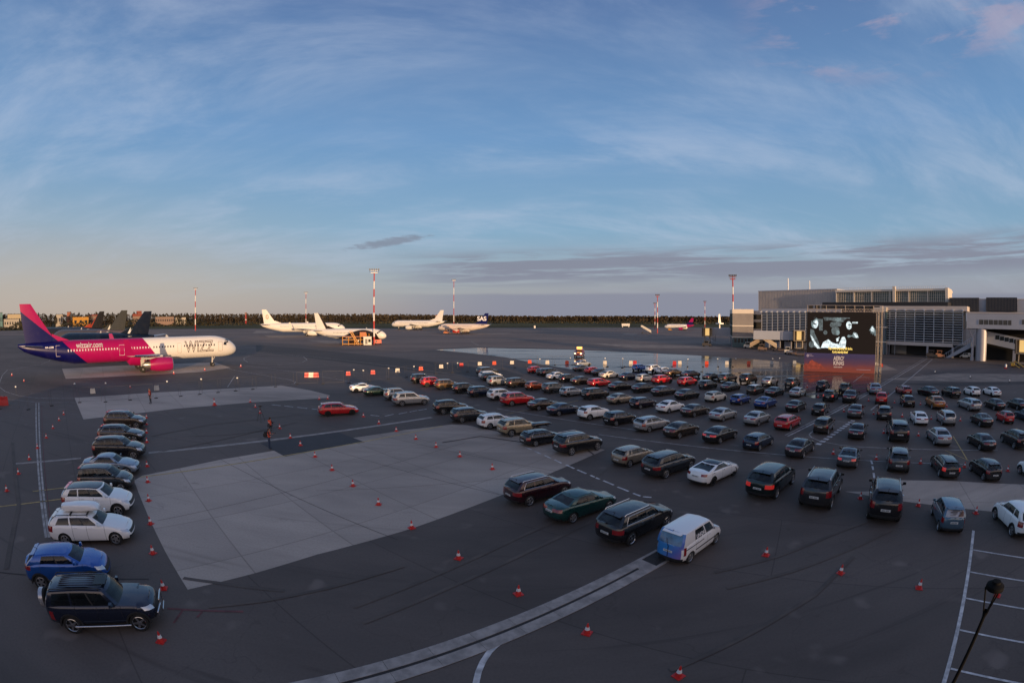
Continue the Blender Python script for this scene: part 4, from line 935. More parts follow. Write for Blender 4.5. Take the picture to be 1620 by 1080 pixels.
def plane(base,head,s,L,label,cats,livery,finm,engm,lead=.48,winglet='blend',txt=None,doors=True,wlm=None,detail=True,base_xy=None,twin_tail=0,windows=True,wing=None,fk=1):
    """origin = main gear on the ground, nose towards +x"""
    X,Y=base_xy or G(*base)
    r=empty('parked_airliner',(X,Y,0),math.pi/2-math.radians(head),label,'airliner','airliners parked on the apron')
    R=1.98*s; zc=3.75*s; ln=L*lead; lt=L-ln
    st=[]; n=26
    def sect(x):
        # distance from nose, from tail
        a=ln-x; b=x+lt; rr=R; z=zc
        if a<5.5*s:
            t=max(0,a/(5.5*s)); rr=R*math.sqrt(max(0,1-(1-t)**2.3)); z=zc-(1-t)**1.6*R*.34
        if b<11*s:
            t=max(0,b/(11*s)); k=t**.62; rr=R*(.13+.87*k); z=zc+(R-rr)*.80
        return rr,z
    xs=[ln-5.5*s*(i/9)**1.9 for i in range(1,10)]; xs=[ln-.02]+xs
    m0=xs[-1]; e0=-lt+11*s
    xs+=[m0+(e0-m0)*i/6 for i in range(1,7)]+[e0-11*s*i/9 for i in range(1,10)]
    V=[];Fa=[]
    for x in xs:
        rr,z=sect(x); rr=max(rr,.04)
        for i in range(n):
            t=2*math.pi*i/n; V.append((x,rr*math.sin(t),z+rr*math.cos(t)*(1.04 if math.cos(t)>0 else 1)))
    k=len(xs)
    for j in range(k-1):
        for i in range(n): Fa.append((j*n+i,j*n+(i+1)%n,(j+1)*n+(i+1)%n,(j+1)*n+i))
    Fa+=[tuple(range(n-1,-1,-1)),tuple(range((k-1)*n,k*n))]
    mb=MB(); mb.v=V; mb.f=Fa; mb.m=[0]*len(Fa)
    # belly fairing
    mb.lathe([(.2,-4.2*s),(1.5*s,-3*s),(1.75*s,0),(1.6*s,3.5*s),(.6*s,5.6*s),(.05,6*s)],'x',14,0,off=(1.0*s,0,zc-R*.62))
    mb.build('fuselage',livery,r,ang=40)
    # cockpit windows
    mb=MB()
    for sg in (1,-1):
        for (d0,d1,a0,a1,b0,b1) in ((1.65,2.35,.12,.40,.62,.62),(1.95,2.75,.44,.78,.60,.60),(2.45,3.15,.80,1.05,.62,.58)):
            q=[]
            for d,a in ((d0,a0),(d0+.15,a1),(d1+.1,a1),(d1-.1,a0)):
                rr,z=sect(ln-d*s); t=a*1.25; q.append((ln-d*s+.02,sg*(rr+.02)*math.sin(t),z+(rr+.025)*math.cos(t)*1.04))
            mb.add(q,[(0,1,2,3) if sg>0 else (3,2,1,0)])
    mb.build('cockpit_window',WIN,r,fix=False)
    if windows:
        mb=MB(); x=ln-7*s
        while x>-lt+10*s:
            rr,z=sect(x); 
            for sg in (1,-1):
                t=math.acos(min(1,.50*s/ max(rr,.1))); y=sg*(rr*math.sin(t)+.012); 
                w=.13*s;h=.19*s; zz=zc+.45*s
                yy=sg*(math.sqrt(max(.01,rr*rr-(.45*s)**2/1.08))+.015)
                mb.add([(x-w,yy,zz-h*.7),(x-w,yy,zz+h*.7),(x-w*.5,yy,zz+h),(x+w*.5,yy,zz+h),(x+w,yy,zz+h*.7),(x+w,yy,zz-h*.7),(x+w*.5,yy,zz-h),(x-w*.5,yy,zz-h)],[tuple(range(8)) if sg<0 else tuple(range(7,-1,-1))])
            x-=.62*s
        mb.build('cabin_window_row',wlm or WIN,r,fix=False)
    if doors:
        for dx in doors if isinstance(doors,(list,tuple)) else (ln-5.6*s,ln-14*s,-8*s,-lt+8.5*s):
            rr,z=sect(dx); mb=MB(); 
            for sg in (-1,):
                def P(xx,zz): return (xx,sg*(math.sqrt(max(.01,rr*rr-((zz-z)**2)))+.02),zz)
                w=.45*s; z0=z-.75*s; z1=z+1.0*s
                pts=[P(dx-w,z0),P(dx-w,(z0+z1)/2),P(dx-w,z1),P(dx+w,z1),P(dx+w,(z0+z1)/2),P(dx+w,z0)]
                for a,b in zip(pts,pts[1:]+pts[:1]): mb.tube(a,b,.035*s,n=4)
            mb.build('cabin_door',wlm or mat('door_outline',(.45,.40,.36),.4),r)
    # wings
    wz=zc-R*.62; W0=wing or 16.5*s
    for sg in (1,-1):
        mb=MB()
        wing_poly(mb,(5.4*s,-1.6*s,sg*R*.5,wz,.85*s),(2.4*s,-2.0*s,sg*6.2*s,wz+.42*s,.55*s))
        wing_poly(mb,(2.4*s,-2.0*s,sg*6.2*s,wz+.42*s,.55*s),(-2.9*s,-4.5*s,sg*W0,wz+1.3*s,.22*s))
        mb.build('wing',WGREY,r,ang=30)
        if winglet:
            mb=MB(); v=[]
            for xl,xt,y,z in ((-2.95*s,-4.5*s,sg*W0,wz+1.3*s),(-4.0*s,-4.75*s,sg*(W0+.55*s),wz+3.7*s)):
                v+=[(xl,y-.04,z),(xt,y-.04,z),(xt,y+.04,z),(xl,y+.04,z)]
            mb.add(v,[(0,1,2,3),(7,6,5,4),(0,4,5,1),(1,5,6,2),(2,6,7,3),(3,7,4,0)]); mb.build('winglet',finm if winglet=='blend' else winglet,r)
        # engine
        ey=sg*5.7*s; ez=wz-1.05*s; mb=MB()
        mb.lathe([(.98*s,5.2*s),(1.08*s,5.28*s),(1.20*s,4.9*s),(1.26*s,3.6*s),(1.18*s,2.2*s),(.92*s,1.1*s),(.86*s,1.1*s)],'x',20,0,off=(0,ey,ez))
        en=mb.build('engine',engm,r,ang=50)
        mb=MB(); mb.lathe([(1.10*s,5.26*s),(1.05*s,5.36*s),(.97*s,5.3*s),(.95*s,4.3*s)],'x',20,0,off=(0,ey,ez)); mb.lathe([(.62*s,1.3*s),(.50*s,.2*s),(.2*s,-.3*s),(.02,-.5*s)],'x',14,0,off=(0,ey,ez)); mb.build('intake_ring',METL,en,ang=50)
        mb=MB(); mb.lathe([(.96*s,4.4*s),(.01,4.6*s)],'x',18,0,off=(0,ey,ez)); mb.build('fan',mat('fan_dark',(.03,.03,.033),.4,metal=.6),en,ang=50)
        mb=MB(); mb.box(-.5*s,3.6*s,ey-.12*s,ey+.12*s,ez+.9*s,wz+.5*s); mb.build('pylon',WGREY,r)
    # tail
    mb=MB(); zt=zc+R*.80; H=11.9*s*fk
    vfin(mb,(-lt+8.0*s,-lt+1.6*s,zt-.3*s),(-lt+2.6*s,-lt+.6*s-.2*s,H),.22*s); mb.add([(-lt+10.4*s,0,zc+R*.98),(-lt+7.0*s,.12*s,zt),(-lt+7.0*s,-.12*s,zt),(-lt+6.7*s,0,zt+1.6*s)],[(0,1,3),(0,3,2),(0,2,1),(1,2,3)])
    mb.build('tail_fin',finm,r,ang=30)
    for sg in (1,-1):
        mb=MB(); wing_poly(mb,(-lt+5.6*s,-lt+1.9*s,sg*.5*s,zc+R*.55,.35*s),(-lt+2.2*s,-lt+.9*s,sg*6.2*s,zc+R*.55+.5*s,.12*s)); mb.build('tailplane',WGREY,r,ang=30)
    # gear
    for (gx,gy,wr,q) in ((0,3.4*s,.58*s,2),(0,-3.4*s,.58*s,2),(ln-5.2*s,0,.38*s,2)):
        mb=MB(); mb.tube((gx,gy,wr),(gx+.1*s,gy*.95,zc-R*.8),.14*s,n=8); mb.tube((gx,gy,wr+.6*s),(gx+.9*s,gy*.9,zc-R*.8),.07*s,n=6); mb.tube((gx,gy-.35*s,wr),(gx,gy+.35*s,wr),.08*s)
        if gy: mb.box(gx-.35*s,gx+.35*s,gy+(.30 if gy>0 else -.36)*s*1.2,gy+(.36 if gy>0 else -.30)*s*1.2,wr*1.9,zc-R*.75)
        g_=mb.build('landing_gear',GEAR,r)
        for k in (-1,1):
            mb=MB(); mb.lathe([(wr*.3,-.17*s),(wr*.9,-.17*s),(wr,-.1*s),(wr,.1*s),(wr*.9,.17*s),(wr*.3,.17*s)],'y',16,0,off=(gx,gy+k*.42*s,wr)); mb.lathe([(.01,-.14*s),(wr*.45,-.15*s),(wr*.45,.15*s),(.01,.14*s)],'y',10,1,off=(gx,gy+k*.42*s,wr)); mb.build('wheel',[TYR,RIM],g_,ang=40)
    mb=MB(); mb.add([(6*s,-.03,zc+R),(5.6*s,-.03,zc+R+.5*s),(5.4*s,-.03,zc+R+.5*s),(5.3*s,-.03,zc+R),(6*s,.03,zc+R),(5.6*s,.03,zc+R+.5*s),(5.4*s,.03,zc+R+.5*s),(5.3*s,.03,zc+R)],[(0,1,2,3),(7,6,5,4),(0,4,5,1),(1,5,6,2),(2,6,7,3),(3,7,4,0)]); mb.build('antenna',WGREY,r)
    return r,dict(R=R,zc=zc,ln=ln,lt=lt,s=s)
def plane_len(base,head,px_nose,px_tail,zz=4.0,xy=None):
    X,Y=xy or G(*base); h=math.radians(head); d=(math.sin(h),math.cos(h))
    def solve(px,sg):
        best=None
        for i in range(60,6000):
            a=i*.01*sg; q=proj(X+d[0]*a,Y+d[1]*a,zz)[0]
            if best is None or abs(q-px)<best[0]: best=(abs(q-px),a)
        return abs(best[1])
    a=solve(px_nose,1); b=solve(px_tail,-1); return a,b
PINK=(.33,.003,.085); NAVY=(.003,.004,.075); CREAM=(.70,.67,.62)
def conform(o,R,zc,lift=.03):
    bm=bmesh.new(); bm.from_mesh(o.data)
    for k in range(3):
        ed=[e for e in bm.edges if e.calc_length()>.35]
        if ed: bmesh.ops.subdivide_edges(bm,edges=ed,cuts=2); bmesh.ops.triangulate(bm,faces=bm.faces)
    bm.to_mesh(o.data); bm.free()
    M=o.matrix_basis.copy()
    for v in o.data.vertices:
        w=M@v.co; w.y=-math.sqrt(max(.01,R*R-(w.z-zc)**2/(1.08 if w.z>zc else 1)))-lift; v.co=w
    o.matrix_basis=Matrix.Identity(4); o.data.update()
def P1():
    head=37; a,b=plane_len((222,586),head,373,29); s=1.16; L=a+b
    zc=3.75*s; fx=lambda px:-b+L*(px-28)/345
    xb=fx(233); xn=fx(116)
    liv=zoned('livery_pink_navy',CREAM,[(-1,None,-.80,-(xb+.80*zc),PINK),(-1,None,-1.25,-(xn+1.25*zc),NAVY)])
    fin=zoned('fin_pink_navy',NAVY,[(.68,None,1,12.9-.68*b,PINK)])
    r,d=plane((222,586),head,s,L,'large airliner with a pink and white hull and a navy and pink tail at left','x',liv,fin,mat('pink_cowl',PINK,.3,coat=.6),lead=a/L,winglet=mat('pink_cowl'),wlm=mat('pale_window',(.62,.55,.60),.4),windows=False,doors=[fx(91),fx(187)])
    R=d['R']
    for px in (276,342):
        x=fx(px); mb=MB()
        for p,q in (((-.45,-.9),(-.45,1.1)),((-.45,1.1),(.45,1.1)),((.45,1.1),(.45,-.9)),((.45,-.9),(-.45,-.9))):
            n=6
            for i in range(n):
                u=[p[k]+(q[k]-p[k])*i/n for k in (0,1)]; w=[p[k]+(q[k]-p[k])*(i+1)/n for k in (0,1)]
                mb.tube((x+u[0],-math.sqrt(R*R-u[1]**2)-.0,zc+u[1]),(x+w[0],-math.sqrt(R*R-w[1]**2)-.0,zc+w[1]),.03,n=4)
        mb.build('cabin_door',mat('door_outline',(.40,.33,.28),.4),r)
    for nm,m,xa,xc_ in (('pale_window_row',mat('pale_window'),fx(106),fx(232)),('cabin_window_row',WIN,fx(236),fx(335))):
        x=xa
        mb=MB()
        while x<xc_:
            for sg in (-1,1):
                zz=zc+.45; y=sg*(math.sqrt(R*R-.2)+.025); w=.12;h=.22
                if abs(x-fx(187))>1.0 and abs(x-fx(276))>1 and not(fx(197)<x<fx(200)): mb.add([(x-w,y,zz-h),(x-w,y,zz+h),(x+w,y,zz+h),(x+w,y,zz-h)],[(0,1,2,3) if sg<0 else (3,2,1,0)])
            x+=.64
        mb.build(nm,m,r,fix=False)
    wt=mat('white_lettering',(.82,.80,.80),.4)
    o=text('web_lettering','wizzair.com',1.50,wt,r,(fx(118),0,zc+.92),(math.radians(90),0,0),.01,sx=(fx(162)-fx(118))/(1.50*5.25)); conform(o,R,zc,.07)
    o=text('outlined_lettering','WIZZ',3.3,mat('grey_outline',(.10,.05,.07),.4),r,(fx(285),0,zc-.85),(math.radians(90),0,0),.01,outline=.06,sx=(fx(328)-fx(285))/(3.3*2.45)); conform(o,R,zc,.06)
    o=text('registration','HA-LXM',.52,wt,r,(fx(71),0,zc+1.0),(math.radians(90),0,0),.01,sx=(fx(85)-fx(71))/(.52*4.0)); 
    for v in o.data.vertices: pass
    o.location.y=-R*.80; o.rotation_euler.x=math.radians(74)
P1()
WHITE=(.68,.65,.60)
WP=zoned('white_hull',WHITE,[])
def far_plane(base,head,pn,pt,s,label,liv,fin,eng,**k):
    a,b=plane_len(base,head,pn,pt,4*s); print(label[:20],round(a,1),round(b,1))
    return plane(base,head,s,a+b,label,'x',liv,fin,eng,lead=a/(a+b),**k)+(a,b)
r,d,a,b=far_plane((488,531),78,546,413,1.26,'all white airliner with its tail to the left behind the light mast',WP,WP,WP,doors=False)
mb=MB()
for i in range(9):
    t=i*.7; mb.tube((-b+3.2*d['s']+1.1*math.cos(t),-.35,8.6*d['s']+1.5*math.sin(t)),(-b+3.2*d['s']+.5*math.cos(t+1),-.33,8.6*d['s']+.8*math.sin(t+1)),.10,n=4)
mb.build('tail_emblem',mat('gold_emblem',(.35,.26,.15),.5),r)
a_,b_=plane_len((560,543.5),98,611,496,4); L_=a_+b_; kk=2*math.pi/(.84*L_); zz_=3.75*1.02
sw=zoned('swoosh_hull',(.02,.014,.012),[(0,(kk,math.pi/2-kk*(-b_+.72*L_),-1.8),1.0,zz_-.15,WHITE),(1,None,.5,-b_+.90*L_+2,WHITE)])
swf=zoned('swoosh_fin',WHITE,[(1,None,.60,-b_+9.6,(.02,.014,.012))])
r,d,a,b=far_plane((560,543.5),98,611,496,1.02,'white and black airliner with a wavy swoosh behind yellow stairs',sw,swf,mat('dark_cowl',(.03,.02,.02),.3,coat=.5),winglet=None,doors=False)
far_plane((662,521.5),-72,620,703,1.28,'white airliner facing left with a rounded tail top',WP,WP,WP,doors=False,winglet=None)
sasf=mat('navy_fin',(.006,.010,.085),.45,spec=.2)
r,d,a,b=far_plane((737,527.5),-70,693,774,1.04,'cream airliner with a navy tail and red engine facing left',zoned('cream_hull',(.62,.54,.48),[]),sasf,mat('red_cowl',(.42,.03,.02),.35,coat=.5),doors=False,winglet=None)
text('tail_lettering','SAS',3.6,wt_:=mat('white_lettering'),r,(-b+7.4*d['s'],.42,7.6*d['s']),(math.radians(90),0,math.pi),.12,sx=1.05)
far_plane((1083,522),-62,1051,1098,.80,'small distant airliner with white nose, pink hull and navy tail',zoned('far_pink_hull',CREAM,[(-1,None,.3,3.0,PINK),(-1,None,.0,14.0,NAVY)]),zoned('far_fin',NAVY,[(0,None,1,6.4,PINK)]),mat('pink_cowl'),doors=False,winglet=None)
def tailplane_jet(pxf,D,pn,pt,s,label,liv,fin):
    xy=AZ(pxf,D); a,b=plane_len(None,-95,pn,pt,4*s,xy)
    if callable(fin): fin=fin(b,s)
    return plane(None,-95+0,s,a+b,label,'x',liv,fin,mat('grey_cowl',(.2,.2,.2),.3),lead=a/(a+b),base_xy=xy,doors=False,winglet=None,fk=.86)
DB=(.002,.006,.017)
tailplane_jet(185,138,92,243,1.22,'dark blue airliner whose fin rises behind the pink one',zoned('dkblue_hull',DB,[]),lambda b,s: zoned('dkblue_fin',DB,[(1,None,.78,-b+8*s+.78*5.0*s-.5,(.6,.6,.58)),(1,None,.78,-b+8*s+.78*5.0*s+.35,DB)]))
tailplane_jet(150,172,84,204,1.30,'grey airliner with a grey patterned fin, between dark and red ones',zoned('grey_hull',(.055,.050,.055),[(-1,None,.2,4,(.09,.07,.08))]),lambda b,s: zoned('grey_fin',(.040,.042,.040),[(1,None,.78,-b+8*s+.78*5.0*s-.5,(.55,.55,.5)),(1,None,.78,-b+8*s+.78*5.0*s+.35,(.04,.042,.04))]))
tailplane_jet(125,215,60,167,1.34,'black and red airliner, its orange-striped fin furthest left',zoned('redblack_hull',(.012,.012,.012),[(0,(.16,.6,.8),-1.0,-4.6,(.30,.012,.010))]),lambda b,s: zoned('redblack_fin',(.010,.009,.009),[(1,None,.78,-b+8*s+.78*5.0*s-1.5,(.26,.035,.012))]))
mb=MB()
e=empty('parked_airliner',AZ(1138.5,300)+(0,),0,'white winglet tip standing behind the corner of the office block','airliner part')
mb.add([(-.9,0,7),(.9,0,7),(.3,0,12.3),(-.7,0,12.3),(-.9,.4,7),(.9,.4,7),(.3,.4,12.3),(-.7,.4,12.3)],[(0,1,2,3),(7,6,5,4),(0,4,5,1),(1,5,6,2),(2,6,7,3),(3,7,4,0)]); mb.build('winglet',WP,e); mb=MB(); mb.box(-1.4,1.4,-3,3,6.2,7); mb.box(-.3,.3,-.3,.3,0,6.2); mb.build('wing',WP,e)
# ================================================================= LIGHT MASTS
RED=mat('mast_red',(.36,.022,.018),.5); WHT=mat('mast_white',(.66,.62,.58),.5); DKM=mat('dark_steel',(.06,.055,.055),.5,metal=.4)
def mast(px,yb,yt,label,bands=9,style=0,D=None,w=.34):
    if D is None: X,Y=G(px,yb); D=math.hypot(X,Y)
    else: X,Y=AZ(px,D)
    H=Z(px,yt,D); w=max(w,D/F*.55)*1.0
    r=empty('light_mast',(X,Y,0),-math.atan2(X,Y),label,'light mast','red and white light masts on the apron')
    mb=MB(); n=bands
    for i in range(n):
        z0=H*.955*i/n; z1=H*.955*(i+1)/n; k0=1-.35*i/n;k1=1-.35*(i+1)/n
        mb.tube((0,0,z0),(0,0,z1),w*k0,w*k1,n=10,mi=i%2,cap=False)
    mb.build('pole',[RED,WHT],r,ang=60)
    mb=MB(); pw=1.35 if style==0 else 1.0; z=H*.955
    mb.box(-pw,pw,-.5,.5,z,z+.25); 
    for s in (-1,1): mb.box(-pw,pw,s*.5-.03,s*.5+.03,z+.9,z+1.0)
    mb.tube((0,0,z-.2),(0,0,z+1.3),w*.5,n=8); mb.build('platform',WHT if style==0 else RED,r)
    mb=MB()
    for i in range(5):
        x=-pw*1.25+i*pw*.62; mb.tube((x,-.2,z+.3),(x,-.2,z+1.25),.07,n=5); mb.box(x-.26,x+.26,-.55,-.25,z+1.15,z+1.7)
    mb.build('floodlight_row',DKM,r)
    return r
mast(592,545,427,'tall red and white light mast in front of the yellow stairs',9)
mast(309,516,455,'distant light mast above the nose of the pink airliner',7,D=430,w=.5)
mast(484,512,462,'distant light mast behind the all white airliner',7,D=430)
mast(718,520,441,'light mast standing between the two white airliners at centre',7)
mast(1040,527,467,'taller of the two paired masts right of centre',7,1)
mast(1036,520,480,'shorter of the two paired masts right of centre',7,1)
mast(1115,519,477,'light mast beside the far jet bridge, left of the terminal',7,1)
mast(1159,548,437,'light mast at the front corner of the terminal office block',9,1)
# ================================================================= TERMINAL, set out along its facade
A0=Vector(G(1197,549)); A1=Vector(G(1610,572)); U=(A1-A0).normalized(); NRM=Vector((U.y,-U.x)) if Vector((U.y,-U.x)).dot(-A0)>0 else Vector((-U.y,U.x))
FR=math.atan2(U.y,U.x)
def S(px,n=0):
    r=ray(px,520); d=Vector((r[0],r[1])); P=A0+NRM*n
    # P+U*s = d*t
    det=U.x*(-d.y)+d.x*U.y; return ((-P.x)*(-d.y)+d.x*(-P.y))/det
def FD(px,n=0):
    s=S(px,n); P=A0+NRM*n+U*s; return P.length
def FZ(px,py,n=0): return Z(px,py,FD(px,n))
sgn=1 if (Vector((-U.y,U.x))-NRM).length<.1 else -1   # local +y is outward if sgn>0
class FM(MB):
    """boxes in facade coordinates: s along, n outward"""
    def fb(s,s0,s1,n0,n1,z0,z1,mi=0):
        a,b=sorted((n0*sgn,n1*sgn)); return s.box(min(s0,s1),max(s0,s1),a,b,z0,z1,mi)
    def ft(s,p,q,r,mi=0,n=6): return s.tube((p[0],p[1]*sgn,p[2]),(q[0],q[1]*sgn,q[2]),r,mi=mi,n=n)
def froot(name,label,cat,group=None): return empty(name,(A0.x,A0.y,0),FR,label,cat,group)
GRW=mat('corrugated_wall',(.30,.27,.25),.6,var=.08,vs=.3); FAS=mat('pale_fascia',(.50,.45,.42),.6,var=.06,vs=.2); TEAL=mat('teal_glass',(.022,.055,.072),.10,spec=.8,coat=.4); DGL=mat('dark_glass',(.016,.022,.026),.08,spec=.8)
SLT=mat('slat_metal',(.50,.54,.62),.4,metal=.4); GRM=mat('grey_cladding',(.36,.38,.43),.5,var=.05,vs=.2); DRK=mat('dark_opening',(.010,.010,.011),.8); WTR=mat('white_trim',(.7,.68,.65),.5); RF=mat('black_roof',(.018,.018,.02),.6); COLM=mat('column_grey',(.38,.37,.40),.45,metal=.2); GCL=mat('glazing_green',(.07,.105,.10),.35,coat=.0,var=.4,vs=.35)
# --- office block at the left end
def office():
    P0=Vector(G(1141,543)); P1=Vector(G(1158.5,549)); P2=Vector(G(1191,549.5))
    u=(P2-P1).normalized(); ang=math.atan2(u.y,u.x); Wd=(P2-P1).length; v=Vector((-u.y,u.x)); Dp=(P0-P1).dot(v)
    r=empty('office_block',(P1.x,P1.y,0),ang,'three storey office block with teal side at the terminal end','building')
    mb=MB(); mb.box(0,Wd,0,Dp,3.75,11.9); mb.build('wall',GRW,r)
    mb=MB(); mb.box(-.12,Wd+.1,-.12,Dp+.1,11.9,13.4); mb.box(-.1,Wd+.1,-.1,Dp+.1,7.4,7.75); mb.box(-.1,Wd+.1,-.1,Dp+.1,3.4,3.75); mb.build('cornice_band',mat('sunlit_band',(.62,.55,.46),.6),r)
    mb=MB()
    for i in range(40): mb.box(Wd*i/40,Wd*i/40+.08,-.06,0,3.76,7.39); mb.box(Wd*i/40,Wd*i/40+.08,-.06,0,7.76,11.89)
    mb.build('wall_ribs',GRW,r)
    mb=MB(); mb.box(-.06,-.01,.1,Dp-.1,3.8,7.35); mb.box(-.06,-.01,.1,Dp-.1,7.8,11.85); mb.build('side_glazing',TEAL,r)
    mb=MB()
    for i in range(12): mb.box(-.14,-.06,Dp*i/11-.05,Dp*i/11+.05,3.8,11.85)
    mb.build('mullions',mat('teal_frame',(.05,.09,.10),.4),r)
    mb=MB(); mb.box(0,Wd,0,Dp,0,3.4); mb.build('ground_floor',mat('teal_panel',(.030,.085,.105),.35,coat=.3),r)
    for i in range(5):
        mb=MB(); mb.box(.7+i*1.25,1.55+i*1.25,-.03,.05,1.7,3.1); mb.build('window',DGL,r)
office()
def louvres(name,label,s0,s1,z0,z1,nslat,nmul,curve=False):
    r=froot(name,label,'building')
    m=FM(); m.fb(s0,s1,-14,-.6,z0,z1+.3); m.build('glazing',DGL,r)
    m=FM(); m.fb(s0,s1,-14,-.2,z1+.3,z1+1.6); m.build('parapet',FAS if not curve else GRM,r)
    m=FM()
    for i in range(nslat):
        z=z0+.3+(z1-z0-.4)*i/(nslat-1); m.fb(s0,s1,-.30,-.02,z,z+.13)
    m.build('louvre_slats',SLT,r)
    m=FM()
    for i in range(nmul+1):
        s=s0+(s1-s0)*i/nmul; m.fb(s-.09,s+.09,-.6,-.31,z0,z1+.3); m.fb(s-.28,s+.28,-.2,.5,z1+.3,z1+.75)
    m.build('mullions',WTR if curve else SLT,r)
    return r
sa,sb=S(1208),S(1392)
w1=louvres('terminal_pier','grey terminal pier with white horizontal louvres left of the screen',S(1204),S(1330),2.9,12.0,17,14,True)
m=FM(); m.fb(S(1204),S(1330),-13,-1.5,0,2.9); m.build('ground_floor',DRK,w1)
for px in (1215,1232,1250,1268,1290,1312):
    m=FM(); s=S(px); m.fb(s-.2,s+.2,-1.3,-.9,0,2.9); m.build('pillar',COLM,w1)
m=FM()
for i in range(6): m.fb(S(1208)+i*4,S(1208)+i*4+2.6,-1.5,-1.4,.1,2.4)
m.build('loading_door',GRM,w1)
r=froot('glazed_link','dark glazed link between the office block and the louvred pier','building')
m=FM(); m.fb(S(1186),S(1203.6),-8,-2.2,0,11.6); m.build('glazing',DGL,r); m=FM()
for z in (2.6,5.6,8.9,11.6): m.fb(S(1186),S(1203.6),-8,-2.0,z,z+ (1.4 if z>11 else .9))
m.build('floor_bands',GRM,r)
# tall corrugated hall
r=froot('terminal_hall','tall windowless corrugated hall rising behind the pier','building')
n0=-18; s0,s1=S(1200,n0),S(1324,n0); zt=FZ(1260,459.5,n0)
m=FM(); m.fb(s0,s1,n0-22,n0,0,zt); m.build('wall',mat('sandy_corrugated',(.43,.39,.36),.7,var=.07,vs=.2),r)
m=FM(); q=int((s1-s0)/.7)
for i in range(q): m.fb(s0+i*.7,s0+i*.7+.22,n0,n0+.12,10,zt)
m.build('wall_ribs',mat('sandy_corrugated'),r)
m=FM(); m.fb(s0-.15,s1+.1,n0-22.1,n0+.2,zt,zt+.3); m.build('roof_edge',GRM,r)
for px,py in ((1247,440),(1281,444)):
    s=S(px,n0-6); m=FM(); m.ft((s,n0-6,zt),(s,n0-6,zt+ (FZ(px,py,n0-6)-zt)),.22); m.build('flue',WTR,r)
# glazed clerestory hall
r=froot('clerestory_hall','long glazed rooftop hall with cream frames above the terminal','building')
n0=-15; s0,s1=S(1323,n0),S(1498,n0); za,zb=FZ(1400,477.5,n0),FZ(1400,461,n0)
m=FM(); m.fb(s0,s1,n0-16,n0-.4,za,zb); m.build('glazing',GCL,r)
m=FM(); m.fb(s0-.2,s1+.3,n0-16.3,n0+.4,zb,zb+.7); m.fb(s0,s1,n0-.4,n0+.1,za-.5,za); m.build('roof_band',mat('cream_frame',(.62,.55,.46),.5),r)
m=FM(); q=60
for i in range(q+1):
    s=s0+(s1-s0)*i/q; big=i%10==0; m.fb(s-(.22 if big else .06),s+(.22 if big else .06),n0-.4,n0+(.1 if big else -.2),za,zb)
for k in range(4): m.fb(s0,s1,n0-.39,n0-.25,za+(zb-za)*(k+.5)/4-.03,za+(zb-za)*(k+.5)/4+.03)
for i in range(60): 
    s=s0+(s1-s0)*(i+.5)/60; m.fb(s-.03,s+.03,n0-.2,n0-.15,zb+.7,zb+1.5)
m.fb(s0,s1,n0-.2,n0-.15,zb+1.45,zb+1.5)
m.build('frame',mat('cream_frame'),r)
m=FM(); sM=S(1415,n0); m.fb(sM-.5,sM+.5,n0-.2,n0+.9,za-2,zb+1.6); m.fb(s1-.5,s1+.5,n0-12,n0+.9,za-3,zb+.9); m.build('cream_pier',mat('cream_frame'),r)
m=FM(); m.fb(s0,s1+2,-16+1,-.9,12,za-.5); m.build('roof',RF,r)
# right louvred wing
zL0,zL1=FZ(1450,541),FZ(1450,493)
w2=louvres('terminal_wing','right terminal wing with grey louvres over dark openings',S(1402),S(1523),zL0,zL1,13,8)
m=FM(); m.fb(S(1392),S(1530),-16,.25,zL1+.3,FZ(1450,484)); m.fb(S(1402),S(1508),-.6,.2,zL0-1.0,zL0); m.build('fascia',FAS,w2)
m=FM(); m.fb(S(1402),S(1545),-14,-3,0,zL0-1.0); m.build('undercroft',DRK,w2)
m=FM(); m.fb(S(1402),S(1545),-12,-.4,0,.06); m.build('undercroft_floor',ASPH,w2)
for px in (1403,1468,1508):
    m=FM(); s=S(px); m.fb(s-.3,s+.3,-.6,0,0,zL0-1.0); m.build('pillar',COLM,w2)
m=FM(); m.fb(S(1408),S(1432),-2.9,-2.8,.3,3.4); m.build('loading_door',mat('grey_door',(.10,.10,.10),.5),w2)
m=FM(); 
for px in (1419,1464): 
    s=S(px,-2); m.fb(s-.5,s+.5,-2,-1.4,FZ(1450,484),FZ(1450,484)+.7)
m.build('roof_vent',DRK,w2)
# teal stair tower beside the screen
r=froot('stair_tower','teal glass stair tower with white bands right of the screen','building')
m=FM(); m.fb(S(1380,1),S(1402,1),-6,1,0,FZ(1395,493)); m.build('glazing',mat('teal_tower',(.05,.085,.105),.2,coat=.3),r)
m=FM()
for py in (517.5,540.5): z=FZ(1395,py); m.fb(S(1380,1)-.1,S(1402,1)+.1,-6,1.15,z-.15,z+.2)
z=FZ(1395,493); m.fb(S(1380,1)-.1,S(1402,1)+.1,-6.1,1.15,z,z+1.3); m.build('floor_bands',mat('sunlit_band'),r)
m=FM()
for i in range(5): s=S(1381,1)+i*1.9; m.fb(s,s+.1,1,1.12,.1,z)
m.build('mullions',GRM,r)
